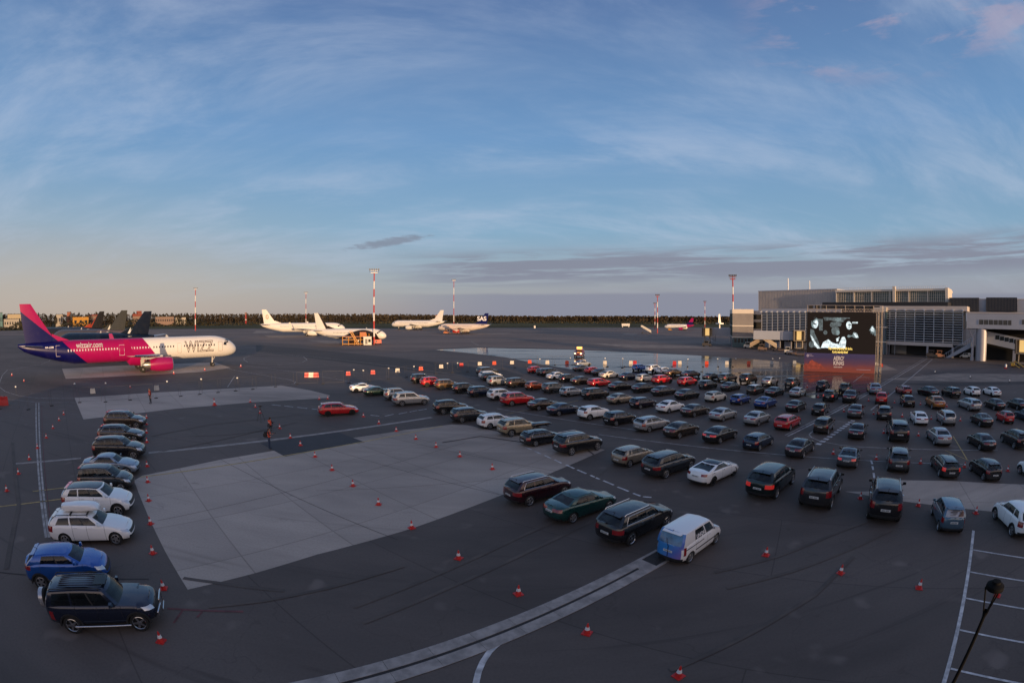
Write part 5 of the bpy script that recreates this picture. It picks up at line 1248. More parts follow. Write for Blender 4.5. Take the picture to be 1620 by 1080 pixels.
# dark monopitch roof lights and boxes
for k,(pa,pb,ya,lab) in enumerate(((1501,1548,470.5,'dark monopitch roof light, left one on the terminal roof'),(1560,1609,470,'dark monopitch roof light, right one on the terminal roof'))):
    n0=-10; r=froot('roof_light',lab,'roof light','dark roof lights on the terminal'); s0,s1=S(pa,n0),S(pb,n0); zt=FZ(pa,ya,n0); z0=FZ(pa,492,n0)
    m=FM(); m.add([(s0,n0*sgn,z0),(s1,n0*sgn,z0),(s1,(n0-1.5)*sgn,zt),(s0,(n0-1.5)*sgn,zt),(s0,(n0-8)*sgn,z0),(s1,(n0-8)*sgn,z0),(s1,(n0-8)*sgn,zt),(s0,(n0-8)*sgn,zt)],[(0,1,2,3),(4,5,6,7),(0,3,7,4),(1,2,6,5),(3,2,6,7),(0,1,5,4)]); m.build('cladding',RF,r)
    m=FM()
    for i in range(22): s=s0+(s1-s0)*i/21; m.ft((s,n0+.04,z0+.1),(s,n0-1.42,zt),.07)
    m.build('ribs',mat('rib_grey',(.05,.048,.048),.5),r)
n0=-12; r=froot('plant_room','grey plant room between the two roof lights','building')
m=FM(); m.fb(S(1530,n0),S(1660,n0),n0-9,n0,8,FZ(1552,474,n0)); m.build('wall',GRM,r)
m=FM(); m.fb(S(1530,n0)-.1,S(1660,n0),n0-9.1,n0+.1,FZ(1552,474,n0),FZ(1552,474,n0)+.3); m.build('roof_edge',FAS,r)
# grey bridge on big round column
n1=5; r=froot('sky_bridge','grey enclosed bridge with a window strip carried on a round column','building')
sa,sb=S(1529,n1),S(1700,n1); za,zb=FZ(1580,520.5,n1),FZ(1580,496,n1)
m=FM(); m.fb(sa,sb,-6,n1,za,zb); m.build('wall',GRM,r)
m=FM(); m.fb(sa-.1,sb,-6.1,n1+.1,zb,zb+.35); m.build('roof_edge',FAS,r)
for pa,pb in ((1548,1600),(1616,1640)):
    m=FM(); m.fb(S(pa,n1),S(pb,n1),n1-.05,n1+.04,FZ(pa,513,n1),FZ(pa,505.5,n1)); w=m.build('window_strip',mat('strip_glass',(.06,.06,.058),.15,coat=.3),r)
    m=FM(); s=S(pa,n1)
    while s<S(pb,n1): m.fb(s,s+.12,n1+.04,n1+.08,FZ(pa,513,n1),FZ(pa,505.5,n1)); s+=1.5
    m.build('window_bar',GRM,w)
s=S(1553,n1-1.5); m=FM(); m.tube((s,(n1-1.8)*sgn,0),(s,(n1-1.8)*sgn,za),1.72,n=28); m.build('column',COLM,r,ang=40)
s=S(1539.5,n1-1); m=FM(); m.tube((s,(n1-1)*sgn,.9),(s,(n1-1)*sgn,za-2.6),.42,n=14); m.tube((s,(n1-1)*sgn,0),(s,(n1-1)*sgn,.9),.6,n=14); m.ft((s,n1-1,za-2.7),(s-1.4,n1-1,za),.14); m.ft((s,n1-1,za-2.7),(s+1.4,n1-1,za),.14); m.build('support_pillar',COLM,r,ang=40)
# sloping walkway below and dark undercroft behind
r=froot('walkway','sloping enclosed walkway under the grey bridge','walkway')
nA=1; s0,s1=S(1562,nA),S(1680,nA); z0,z1=FZ(1565,543,nA),FZ(1565,524,nA); dz=-3.6
m=FM(); m.add([(s0,nA*sgn,z0),(s1,nA*sgn,z0+dz),(s1,nA*sgn,z1+dz),(s0,nA*sgn,z1),(s0,(nA-3)*sgn,z0),(s1,(nA-3)*sgn,z0+dz),(s1,(nA-3)*sgn,z1+dz),(s0,(nA-3)*sgn,z1)],[(0,1,2,3),(4,5,6,7),(0,1,5,4),(3,2,6,7),(0,3,7,4),(1,2,6,5)]); m.build('wall',GRM,r)
m=FM(); a=S(1575,nA); 
for i in range(10):
    s=a+i*1.5; t=(s-s0)/(s1-s0); m.fb(s,s+1.3,nA,nA+.03,z0+1.5+dz*t,z0+2.6+dz*t)
m.build('window_strip',DGL,r)
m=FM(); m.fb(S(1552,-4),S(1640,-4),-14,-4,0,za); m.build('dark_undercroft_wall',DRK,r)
m=FM(); s=S(1606,nA); m.fb(s-.5,s+.5,nA-1.2,nA-.2,0,z0-1.6); m.build('support_pillar',COLM,r)
# outside staircase
r=froot('outside_staircase','grey enclosed staircase slanting up from the ground beside parked equipment','staircase')
s0,s1=S(1496,1.5),S(1537,1.5); zt=FZ(1537,541,1.5)
m=FM(); m.add([(s0,1.5*sgn,.1),(s0+1.6,1.5*sgn,.1),(s1,1.5*sgn,zt-1.5),(s1,1.5*sgn,zt),(s0,0,.1),(s0+1.6,0,.1),(s1,0,zt-1.5),(s1,0,zt)],[(0,1,2,3),(4,5,6,7),(0,1,5,4),(1,2,6,5),(3,2,6,7),(0,3,7,4)]); m.build('flight',GRM,r)
m=FM()
for i in range(14): t=i/13; s=s0+(s1-s0)*t; m.fb(s-.03,s+.03,1.5,1.56,zt*t,zt*t+1.2)
m.ft((s0,1.53,1.2),(s1,1.53,zt+1.2),.05); m.build('railing',SLT,r)
# ================================================================= OUTDOOR SCREEN
SL=Vector(G(1275,587)); SR=Vector(G(1383,591)); su=(SR-SL).normalized(); SW=(SR-SL).length; sang=math.atan2(su.y,su.x)
zT=Z(1330,494,(SL+SR).length/2); zB=Z(1330,559.5,(SL+SR).length/2)
scr=empty('outdoor_screen',(SL.x,SL.y,0),sang,'large outdoor cinema screen showing a black and white film above a purple banner','cinema screen')
mb=MB(); mb.box(0,SW,0,.5,zB,zT); mb.build('screen_panel',mat('screen_black',(.004,.0035,.0035),.9,spec=.05,emit=(.010,.007,.006),es=1),scr)
def emi(name,c,e=.9):
    if name in MATS: return MATS[name]
    m=mat(name,(0,0,0),.6,emit=c,es=e); nt=m.node_tree; b=nt.nodes['Principled BSDF']; g=NG(nt); tc=nt.nodes.new('ShaderNodeTexCoord'); f=g.noise(tc.outputs['Object'],1.6,6,.65,.4)
    if 'film' in name: nt.links.new(g.mix(g.m('SMOOTHSTEP_',f,.30,.62),tuple(q*.22 for q in c),c),b.inputs['Emission Color'])
    return m
EW=emi('film_white',(.80,.92,.95),.9); EC=emi('film_cyan',(.28,.38,.40),.6); EG=emi('film_grey',(.14,.18,.19),.6); ED=emi('film_dark',(.008,.008,.009),.5); EY=emi('subtitle_yellow',(1.0,.68,.16),1.0)
def sp2(X,Y): return ((X-165)/893*SW, zT-(Y-95)/570*(zT-zB))
def poly(name,pts,m,k):
    q=[sp2(*p) for p in pts]; mb=MB(); n=len(q); y=-.006*k
    mb.add([(a,y,b) for a,b in q]+[(a,y+.005,b) for a,b in q],[tuple(range(n)),tuple(range(2*n-1,n-1,-1))]+[(i,(i+1)%n,n+(i+1)%n,n+i) for i in range(n)])
    return mb
def ell(cx,cy,rx,ry,rot=0,n=16): return [(cx+rx*math.cos(t)*math.cos(rot)-ry*math.sin(t)*math.sin(rot),cy+rx*math.cos(t)*math.sin(rot)+ry*math.sin(t)*math.cos(rot)) for t in [2*math.pi*i/n for i in range(n)]]
pic=MB(); PM=[EW,EC,EG,MATS['screen_black']]
def pa(pts,mi,k):
    b=poly('p',pts,None,k); pic.add(b.v,b.f,mi)
pa([(205,165),(860,165),(850,600),(205,600)],3,1)
pa([(370,165),(720,165),(700,215),(560,235),(470,205),(390,215)],2,2); pa([(525,170),(600,168),(600,205),(560,220),(525,200)],1,3); pa([(745,225),(820,222),(820,243),(745,247)],0,3); pa([(300,190),(365,190),(365,350),(320,350)],2,2)
pa(ell(262,245,46,78,.1),1,3); pa(ell(275,262,30,58,.1),0,4); pa([(245,240),(285,262),(285,270),(245,262)],3,5); pa([(225,180),(290,165),(240,215),(222,260)],3,5); pa([(205,330),(250,340),(265,400),(300,470),(345,600),(250,580),(230,500),(205,430)],2,4); pa([(205,410),(235,440),(280,520),(345,600),(300,598),(250,540)],0,5); pa(ell(225,545,34,48),2,6)
pa([(455,270),(470,235),(540,225),(610,245),(600,285),(540,292),(470,300)],2,4); pa(ell(530,345,52,66),2,3); pa(ell(560,375,26,34),1,4); pa([(480,400),(560,410),(580,480),(560,520),(500,500)],3,4)
pa([(345,590),(375,510),(440,470),(480,500),(560,525),(600,440),(650,425),(672,480),(665,590)],0,5); pa([(480,400),(520,470),(560,520),(540,530),(470,500)],3,6); pa([(600,400),(620,430),(575,540),(562,520)],3,6); pa([(540,460),(585,430),(570,490),(550,500)],0,7)
pa(ell(690,262,62,84),3,3); pa(ell(705,272,36,56,-.1),0,4); pa([(690,255),(735,262),(730,272),(690,266)],3,5); pa(ell(400,375,26,30),2,4)
pa([(680,420),(700,400),(745,410),(770,360),(810,375),(835,430),(830,445),(780,440),(740,425),(700,440)],1,4); pa([(760,375),(800,372),(832,430),(800,440)],0,5); pa([(680,440),(850,440),(860,590),(700,590)],3,3)
pa([(970,335),(1000,280),(1015,270),(1050,320),(1058,400),(1045,410),(1030,360),(1020,400),(1010,350),(995,385),(990,345)],1,3); pa([(985,320),(1008,282),(1035,315),(1035,350),(1000,345)],0,4)
pic.build('film_picture',PM,scr,fix=False)
q=sp2(600,606); text('subtitle','Taip, anksti priprastą dėl darbo.',.66,EY,scr,(q[0],-.06,q[1]),(math.pi/2,0,0),.01,sx=.60,align='CENTER')
q=sp2(598,655); text('subtitle','Kurią valandą tikite?',.66,EY,scr,(q[0],-.06,q[1]),(math.pi/2,0,0),.01,sx=.60,align='CENTER')
# banner
def banner_mat():
    m=bpy.data.materials.new('banner_print'); m.use_nodes=True; nt=m.node_tree; b=nt.nodes['Principled BSDF']; g=NG(nt)
    tc=nt.nodes.new('ShaderNodeTexCoord'); s=nt.nodes.new('ShaderNodeSeparateXYZ'); nt.links.new(tc.outputs['Object'],s.inputs[0])
    f=g.m('DIVIDE',s.outputs[2],zB); f=g.m('ADD',f,g.m('MULTIPLY',g.m('SUBTRACT',g.noise(tc.outputs['Object'],.8,3),.5),.15))
    c=g.ramp(f,[(0,(.20,.045,.032)),(.25,(.18,.042,.042)),(.5,(.085,.035,.085)),(.8,(.035,.030,.115)),(1,(.035,.032,.13))]); nt.links.new(c,b.inputs['Base Color']); b.inputs['Roughness'].default_value=.6
    return m
mb=MB(); mb.box(-.45,SW+.02,-.35,-.30,.05,zB+.05); mb.build('banner',banner_mat(),scr)
def sp3(X,Y): return ((X-165)/893*SW, zB*(1-(Y-668)/(905-668)))
mb=MB(); pts=[(132,868),(132,835),(160,800),(190,812),(215,765),(240,752),(270,775),(300,782),(330,805),(350,800),(390,840),(430,860),(460,868)]
qq=[sp3(*p) for p in pts]; n=len(qq); mb.add([(a,-.375,b) for a,b in qq]+[(a,-.355,b) for a,b in qq],[tuple(range(n)),tuple(range(2*n-1,n-1,-1))]); mb.build('banner_mountain',mat('banner_red_cloud',(.27,.055,.040),.6,var=.35,vs=1.2),scr,fix=False)
WLT=mat('banner_white',(.62,.58,.60),.6)
q=sp3(585,748); text('banner_title','AERO\u2019',1.12,WLT,scr,(q[0],-.38,q[1]),(math.pi/2,0,0),.008,sx=.72,align='CENTER')
q=sp3(585,808); text('banner_title','KINAS',1.12,WLT,scr,(q[0],-.38,q[1]),(math.pi/2,0,0),.008,sx=.72,align='CENTER')
q=sp3(578,842); text('banner_small_print','VILNIUS AIRPORT',.34,WLT,scr,(q[0],-.38,q[1]),(math.pi/2,0,0),.004,sx=.72,align='CENTER')
mb=MB(); qa=sp3(820,848); qb=sp3(1005,860); mb.box(qa[0],qb[0],-.37,-.36,qb[1],qb[1]+.07); qa=sp3(200,690); mb.box(qa[0],qa[0]+.6,-.37,-.36,qa[1],qa[1]+.1); mb.box(qa[0]+.1,qa[0]+.9,-.37,-.36,qa[1]-.28,qa[1]-.2); qa=sp3(182,700); mb.lathe([(.01,-.36),(.3,-.36),(.3,-.37),(.01,-.37)],'y',16,off=(qa[0],0,qa[1])); mb.build('banner_logos',mat('banner_lilac',(.30,.27,.40),.6),scr)
# truss on top and scaffold behind and right
TR=mat('truss_grey',(.40,.34,.30),.4,metal=.5); 
mb=MB(); zt1=zT+.05; zt2=zT+1.35
for y in (.1,1.2):
    for z in (zt1+.1,zt1+.62): mb.tube((-.1,y,z),(SW+1.6,y,z),.05,n=5)
    k=int(SW/.6)
    for i in range(k+2): x=i*.6; mb.tube((x,y,zt1+.1),(x+.3,y,zt1+.62),.03,n=4); mb.tube((x+.3,y,zt1+.62),(x+.6,y,zt1+.1),.03,n=4)
    mb.tube((-.1,y,zt2),(SW+1.6,y,zt2),.045,n=5)
    for i in range(9): x=i*(SW+1.5)/8; mb.tube((x,y,zt1),(x,y,zt2),.04,n=5)
mb.build('top_truss',TR,scr)
mb=MB(); random.seed(5)
for i in range(11): x=.3+i*SW/11; h=random.uniform(.35,.8); mb.box(x,x+random.uniform(.5,1.0),.3,.9,zt1+.62,zt1+.62+h)
mb.build('hanging_equipment',DRK,scr)
mb=MB(); OR=mat('scaffold_steel',(.22,.19,.17),.5,metal=.3)
for x in (SW+.15,SW+.75,SW+1.5,-.05):
    for y in (.6,1.9,3.2): mb.tube((x,y,0),(x,y,zT+.4),.055,n=5)
for z in range(1,7):
    for y in (.6,1.9,3.2): mb.tube((SW+.1,y,z*2-.6),(SW+1.6,y,z*2-.6),.035,n=4)
    mb.tube((SW+1.5,.6,z*2-.6),(SW+1.5,3.2,z*2-.6),.035,n=4); mb.tube((SW+.15,.6,z*2-.6),(SW+1.5,.6,z*2+1.2 if z<6 else zT),.03,n=4)
mb.build('scaffold',OR,scr)
mb=MB(); mb.box(0,SW,1.0,3.0,.0,1.1); mb.build('ballast',mat('concrete_grey',(.2,.19,.18),.9),scr)
# ================================================================= APRON EQUIPMENT
YEL=mat('yellow_frame',(.50,.22,.03),.5); ORG=mat('orange_plastic',(.62,.06,.015),.45); PWH=mat('white_plastic',(.62,.57,.48),.45); REDP=mat('red_plastic',(.50,.02,.02),.45); WSP=mat('white_steel',(.55,.52,.46),.5)
def lroot(name,px,py,label,cat,group=None,rz=None,D=None):
    X,Y=G(px,py) if D is None else AZ(px,D)
    return empty(name,(X,Y,0),(-math.atan2(X,Y) if rz is None else rz),label,cat,group),math.hypot(X,Y)
# yellow maintenance stairs in front of the black and white airliner
r,D=lroot('maintenance_stairs',563,545.5,'yellow framed maintenance stairs below the black and white airliner','steps')
u=D/F; W=21*u; H=5.2
mb=MB()
for x in (-W,-W*.55,-W*.1,W*.35,W*.8,W):
    for y in (-1,1): mb.tube((x,y,0),(x,y,H*(.62 if x<0 else .8)),.13,n=5)
for z in (.4,2.0,H*.60):
    for y in (-1,1): mb.tube((-W,y,z),(W,y,z),.11,n=5)
mb.build('frame',YEL,r)
mb=MB(); mb.tube((-W*.45,-1.1,H),(W*.1,-1.1,.2),.17,n=5); mb.tube((-W*.30,-1.1,H),(W*.25,-1.1,.2),.17,n=5)
for i in range(12): t=i/11; mb.box(-W*.45+W*.55*t,-W*.30+W*.55*t,-1.2,-.8,H-(H-.2)*t-.05,H-(H-.2)*t+.05)
mb.build('flight',YEL,r); mb=MB(); mb.box(-W*.95,W,-1.2,1.2,H*.60,H*.60+.15); mb.box(W*.3,W*.78,-1,1,H*.62,H*.92); mb.build('platform',mat('dull_orange',(.40,.12,.03),.6),r)
r,D=lroot('equipment_cabin',581.5,546,'white equipment cabin at the foot of the tall mast','cabin')
mb=MB(); mb.box(-1.5,1.5,-1,1,.15,3.1); mb.box(-1.6,1.6,-1.1,1.1,3.1,3.25); mb.build('wall',WSP,r); mb=MB(); mb.box(-.9,.0,-1.04,-1,.5,2.4); mb.build('door',mat('grey_door',(.10,.10,.10),.5),r); mb=MB(); mb.box(.3,1.2,-1.04,-1,1.2,2.3); mb.build('window',GLS,r)
r,D=lroot('ground_generator',598,545,'orange ground generator beside the tall mast','generator')
mb=MB(); mb.box(-1.3,1.3,-.8,.8,.5,1.9); mb.build('housing',ORG,r); mb=MB()
for x in (-.9,.9): mb.lathe([(.01,-.9),(.35,-.9),(.35,.9),(.01,.9)],'y',12,off=(x,0,.35))
mb.build('wheel',TYR,r); mb=MB(); mb.box(-1.0,-.2,-.83,-.8,.9,1.6); mb.build('grille',DKM,r)
def stairs(px,py,label,L=6.5,H=3.6,flip=1,m=WSP,D=None,sc=1):
    r,D=lroot('passenger_stairs',px,py,label,'stairs','mobile passenger stairs',D=D); r.scale=(sc,)*3
    mb=MB(); 
    mb.add([(-L/2*flip,-.8,.5),(-L/2*flip,.8,.5),(L/2*flip*.7,.8,H),(L/2*flip*.7,-.8,H),(-L/2*flip,-.8,.9),(-L/2*flip,.8,.9),(L/2*flip*.7,.8,H+.4),(L/2*flip*.7,-.8,H+.4)],[(0,1,2,3),(4,5,6,7),(0,1,5,4),(1,2,6,5),(2,3,7,6),(3,0,4,7)])
    for i in range(14): t=i/13; x=(-L/2+(L*.85)*t)*flip; mb.box(x-.12,x+.12,-.7,.7,.9+(H-.5)*t,.96+(H-.5)*t)
    mb.build('flight',m,r)
    for s in (-1,1):
        mb=MB(); mb.add([(-L/2*flip,s*.85,1.0),(L/2*flip*.7,s*.85,H+.5),(L/2*flip,s*.85,H+.5),(L/2*flip,s*.85,H+1.5),(L/2*flip*.7,s*.85,H+1.5),(-L/2*flip,s*.85,2.0),(-L/2*flip,s*.80,1.0),(L/2*flip*.7,s*.80,H+.5),(L/2*flip,s*.80,H+.5),(L/2*flip,s*.80,H+1.5),(L/2*flip*.7,s*.80,H+1.5),(-L/2*flip,s*.80,2.0)],[(0,1,4,5),(1,2,3,4),(6,7,10,11),(7,8,9,10),(0,5,11,6),(5,4,10,11),(4,3,9,10)]); mb.build('side_panel',m,r)
    mb=MB(); mb.box(-L/2,L/2,-.8,.8,.35,.55); mb.box(L/2*flip*.6-.1,L/2*flip*.6+.1,-.7,.7,.5,H); mb.build('chassis',DKM,r)
    for x in (-L/2+.8,L/2-.8): mb=MB(); mb.lathe([(.01,-.9),(.35,-.9),(.35,.9),(.01,.9)],'y',12,off=(x,0,.35)); mb.build('wheel',TYR,r)
    return r
stairs(1022,527.5,'white mobile stairs standing alone left of the paired masts',flip=-1)
stairs(1201,552,'mobile stairs left of the crossing pair near the terminal pier',flip=1,m=mat('tan_steel',(.38,.28,.18),.5))
stairs(1214,552.5,'mobile stairs right of the crossing pair near the terminal pier',flip=-1,m=mat('cream_steel',(.50,.40,.28),.5))
stairs(717,528,'mobile stairs at the door of the cream airliner with a navy tail',flip=-1,sc=1.1,m=mat('pinkish_steel',(.42,.33,.30),.5))
def bridge(px,py,label,glow,L=16,side=1,head=0):
    X,Y=G(px,py); r=empty('jet_bridge',(X,Y,0),-math.atan2(X,Y)+head,label,'jet bridge','jet bridges')
    mb=MB(); mb.box(-1.9,1.9,0,3.4,3.1,3.3); mb.box(-1.9,1.9,0,3.4,6.3,6.6); mb.box(-1.9,-1.6,0,3.4,3.3,6.3); mb.box(1.6,1.9,0,3.4,3.3,6.3); mb.box(-1.6,1.6,3.2,3.4,3.3,6.3); mb.build('cab',mat('bridge_tan',(.30,.25,.19),.6),r)
    mb=MB(); mb.box(-.9,.7,3.05,3.19,3.4,6.2); mb.build('glowing_inner_wall',mat('glowing_cab_wall',(.60,.46,.22),.6,emit=(1,.62,.22),es=glow),r)  # wall glows by itself, standing in for warm light falling on it
    mb=MB(); 
    for i in range(8): mb.box(-2.2,-1.9,-.5+i*.45,-.35+i*.45,3.2,6.4)
    mb.build('bellows',mat('bellows_dark',(.04,.035,.03),.8),r)
    mb=MB(); mb.box(1.9*side if side>0 else -1.9-L,1.9+L if side>0 else -1.9,2.2,5.0,3.3,6.2); mb.build('tunnel',GRM,r)
    mb=MB(); mb.tube((-1.0,1.8,.9),(-1.0,1.8,3.1),.2); mb.tube((1.0,1.8,.9),(1.0,1.8,3.1),.2); mb.box(-1.3,1.3,1.4,2.2,.7,1.0); mb.build('drive_column',mat('bridge_tan'),r)
    for s in (-1,1): mb=MB(); mb.lathe([(.01,-.25),(.5,-.25),(.5,.25),(.01,.25)],'x',14,off=(s*1.1,1.8,.5)); mb.build('wheel',TYR,r)
    mb=MB(); 
    for i in range(8): mb.box(2.2,3.2,-.9+i*.36,-.6+i*.36,3.0-i*.36,3.05-i*.36)
    mb.tube((2.15,-1.0,3.9),(2.15,1.9,1.1),.04); mb.tube((3.2,-1.0,3.9),(3.2,1.9,1.1),.04); mb.build('service_steps',DKM,r)
    return r
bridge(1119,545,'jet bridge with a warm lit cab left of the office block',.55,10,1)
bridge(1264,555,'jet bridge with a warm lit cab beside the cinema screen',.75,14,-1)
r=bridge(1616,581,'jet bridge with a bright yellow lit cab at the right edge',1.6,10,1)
mb=MB(); mb.box(-3.0,-2.0,-1.0,4.0,.3,.8); mb.tube((-3.2,-2,1.2),(-.5,-5,.3),.12); mb.tube((-2.2,-2,1.6),(.5,-5,.6),.12); mb.build('yellow_hoop',mat('yellow_rail',(.62,.36,.05),.5),r)
# small apron vehicles
def tractor(px,py,label,m,L=3.0,h=.2,name='baggage_tractor',cat='tractor',rz=0):
    r,D=lroot(name,px,py,label,cat,'small apron vehicles'); r.rotation_euler.z+=rz
    mb=MB(); mb.box(-L/2,L/2,-.75,.75,.45,1.05); mb.box(-L/2+.1,L*.1,-.70,.70,1.05,1.35); mb.build('body',m,r)
    mb=MB(); 
    for x in (-L*.28,L*.15):
        for y in (-.65,.65): mb.tube((x,y,1.3),(x,y,2.05),.04,n=5)
    mb.box(-L*.36,L*.22,-.75,.75,2.05,2.15); mb.build('canopy',m,r)
    mb=MB(); mb.box(-L*.27,L*.14,-.62,.62,1.36,2.0); mb.build('windscreen',GLS,r)
    for x in (-L*.32,L*.32):
        for y in (-.72,.72): mb=MB(); mb.lathe([(.01,-.12),(.33,-.12),(.33,.12),(.01,.12)],'y',12,off=(x,y,.33)); mb.build('wheel',TYR,r)
    return r
tractor(1184,551,'white apron tractor in front of the office block',WSP,3.4); tractor(1176+30,555,'dull brown tow tractor between mobile stairs',mat('dull_brown',(.16,.10,.07),.6),3.0)
tractor(1247,560,'small white tractor left of the cinema screen',WSP,2.6); tractor(1118,548,'dark tug under the far jet bridge',DKM,3.4)
tractor(1474,566,'dark tug under the right terminal wing',DKM,3.6); tractor(1487,566.5,'white and orange belt loader under the right terminal wing',mat('orange_white',(.45,.20,.10),.5),3.0)
tractor(706,528,'orange tug under the nose of the cream airliner',mat('dull_orange',(.40,.12,.03),.6),3.4); tractor(1060,523,'yellow tug at the nose of the distant pink airliner',YEL,3.0)
for i,(px,py) in enumerate(((1228,555),(1238,556),(1253,561),(1265,563))):
    r,D=lroot('baggage_cart',px,py,'low flat baggage cart, %s from the left before the terminal pier'%ORD[i],'cart','baggage carts by the pier')
    mb=MB(); mb.box(-1.4,1.4,-.7,.7,.45,.62); mb.box(-1.4,-1.34,-.7,.7,.62,1.3); mb.box(1.34,1.4,-.7,.7,.62,1.3); mb.build('deck',mat('dull_brown',(.16,.10,.07),.6),r)
    mb=MB()
    for x in (-1,1): mb.lathe([(.01,-.7),(.22,-.7),(.22,.7),(.01,.7)],'y',10,off=(x,0,.22))
    mb.build('wheel_pair',TYR,r)
X,Y,s=fit('van',1518,1534,567,math.radians(-35)); c=make_car('van','white',(X,Y),math.radians(-35),s,False); tag(c,'white van parked in front of the dark opening by the round column','van')
X,Y,s=fit('suv',908,925,565,math.radians(196)); c=make_car('suv','dred',(X,Y),math.radians(196),s*1.1,True,(),'amber'); c.name='follow_me_car'; tag(c,'orange service car with a lit roof sign on the wet ground','service car')
mb=MB(); mb.box(-.3,.3,-.55,.55,1.72,2.15); mb.build('roof_sign',mat('lit_sign',(.6,.25,.04),.5,emit=(1,.5,.12),es=1.4),c)
for s_ in (-.62,.62): mb=MB(); mb.box(2.27,2.32,s_-.16,s_+.16,.75,.95); mb.build('head_lamp',mat('lit_lamp',(1,.8,.5),.4,emit=(1,.7,.35),es=3),c)
# ================================================================= FENCE: temporary panels, barriers, weighted posts
FST=mat('galvanised_tube',(.10,.095,.09),.5,metal=.5)
def fpanel():
    r=empty('fence_panel',(0,0,0)); mb=MB(); 
    mb.tube((0,0,.1),(0,0,2.0),.016,n=5); mb.tube((3.4,0,.1),(3.4,0,2.0),.016,n=5); mb.tube((0,0,2.0),(3.4,0,2.0),.011,n=5); mb.tube((0,0,.2),(3.4,0,.2),.010,n=5); mb.build('frame',FST,r)
    mb=MB()
    for i in range(1,17): x=i*.2; mb.box(x-.0008,x+.0008,-.0008,.0008,.2,2.0)
    for z in (.7,1.1,1.5): mb.box(0,3.4,-.0008,.0008,z-.0008,z+.0008)
    mb.build('wire_mesh',FST,r)
    mb=MB(); mb.prism([(-.26,-.09),(.26,-.09),(.26,.09),(-.26,.09)],0,.10); mb.build('foot',mat('rubber_foot',(.03,.03,.03),.8),r)
    return r
FP=[fpanel()]
def copytree(o,parent=None):
    c=o.copy(); COL.objects.link(c); c.parent=parent
    for ch in o.children: copytree(ch,c)
    return c
fl=[(0,647),(45,648),(82,642),(126,637),(167,636),(206,633),(247,630),(286,627),(345,621),(400,616),(470,608),(552,606),(615,600),(643,597),(690,591),(740,588),(795,584),(850,578),(905,577),(960,580),(1010,584),(1060,586),(1110,588),(1170,590),(1240,594)]
fw=[Vector(G(*p)) for p in fl]
idx=0; used0=False; carry=0
for i in range(len(fw)-1):
    a,b=fw[i],fw[i+1]; L=(b-a).length; d=(b-a)/L; k=max(1,int(round(L/3.55)))
    for j in range(k):
        if fl[i][0]>900 and False: continue
        p=a+d*(L*j/k); o=FP[0] if not used0 else copytree(FP[0]); used0=True
        o.location=(p.x,p.y,0); o.rotation_euler=(0,0,math.atan2(d.y,d.x)); idx+=1
        o.name='fence_panel'
        tag(o,'grey wire fence panel, number %s along the fence counted from the left edge'%idx,'fence panel','temporary fence panels across the apron')
def barrier(px,py,m,col,k,wd=1.15,h=.95,z=0):
    r,D=lroot('plastic_barrier',px,py,'x','barrier','plastic barriers along the fence')
    mb=MB(); w=wd
    v=[(-w/2,-.25,0),(w/2,-.25,0),(w/2,.25,0),(-w/2,.25,0),(-w/2,-.20,h*.35),(w/2,-.20,h*.35),(w/2,.20,h*.35),(-w/2,.20,h*.35),(-w/2*.92,-.12,h*.6),(w/2*.92,-.12,h*.6),(w/2*.92,.12,h*.6),(-w/2*.92,.12,h*.6),(-w/2*.88,-.10,h),(w/2*.88,-.10,h),(w/2*.88,.10,h),(-w/2*.88,.10,h)]
    f=[(3,2,1,0),(12,13,14,15)]
    for q in range(3):
        for i in range(4): f.append((q*4+i,q*4+(i+1)%4,q*4+4+(i+1)%4,q*4+4+i))
    mb.add(v,f); mb.build('shell',m,r)
    mb=MB(); mb.lathe([(.07,h-.01),(.07,h+.05),(.01,h+.06)],'z',8); mb.box(-w*.3,w*.3,-.205,-.19,h*.12,h*.22); mb.build('cap',DKM,r)
    return r
bl=[(551,593.5,0),(590,591.5,0),(629,588.5,1),(666,585.5,2),(698,582,1),(730,579.5,0),(759,577.5,1),(782,576.5,2),(810,575.5,1),(838,574.5,2),(866,575,1),(897,575.5,2),(924,574,1),(957,575.5,1),(998,575.5,1),(1004.5,575.5,0),(1067,576,0),(1075.5,575.5,1),(1118,576,2),(1150,576,1),(1184.5,576,2),(1221,576,3),(1257,575,3),(1387,578,1),(1394,580,2),(147,622,1),(248,617,3)]
cols=[(REDP,'dark red'),(PWH,'cream white'),(ORG,'orange-red'),(mat('pale_grey_plastic',(.40,.40,.38),.5),'pale grey')]
ct={}
for px,py,c in bl:
    r=barrier(px,py,cols[c][0],cols[c][1],0,wd=.85,h=.72); ct[c]=ct.get(c,0)+1
    r['label']='%s plastic barrier block, %s of its colour from the left along the fence'%(cols[c][1],ORD[ct[c]-1])
for i,(px,c) in enumerate(((486,0),(492.5,1),(500,0))):
    r=barrier(px,596.5,cols[c][0],'',0,wd=1.0,h=.85); r['label']='%s barrier, %s in the red and white trio on the apron'%(cols[c][1],('left one','middle one','right one')[i])
for i,(px,py) in enumerate(((1,641),(8.5,641))):
    r=barrier(px,py,REDP,'',0,wd=1.0,h=1.15); r['label']='red barrier at the far left edge beside the fence, %s one'%('outer','inner')[i]
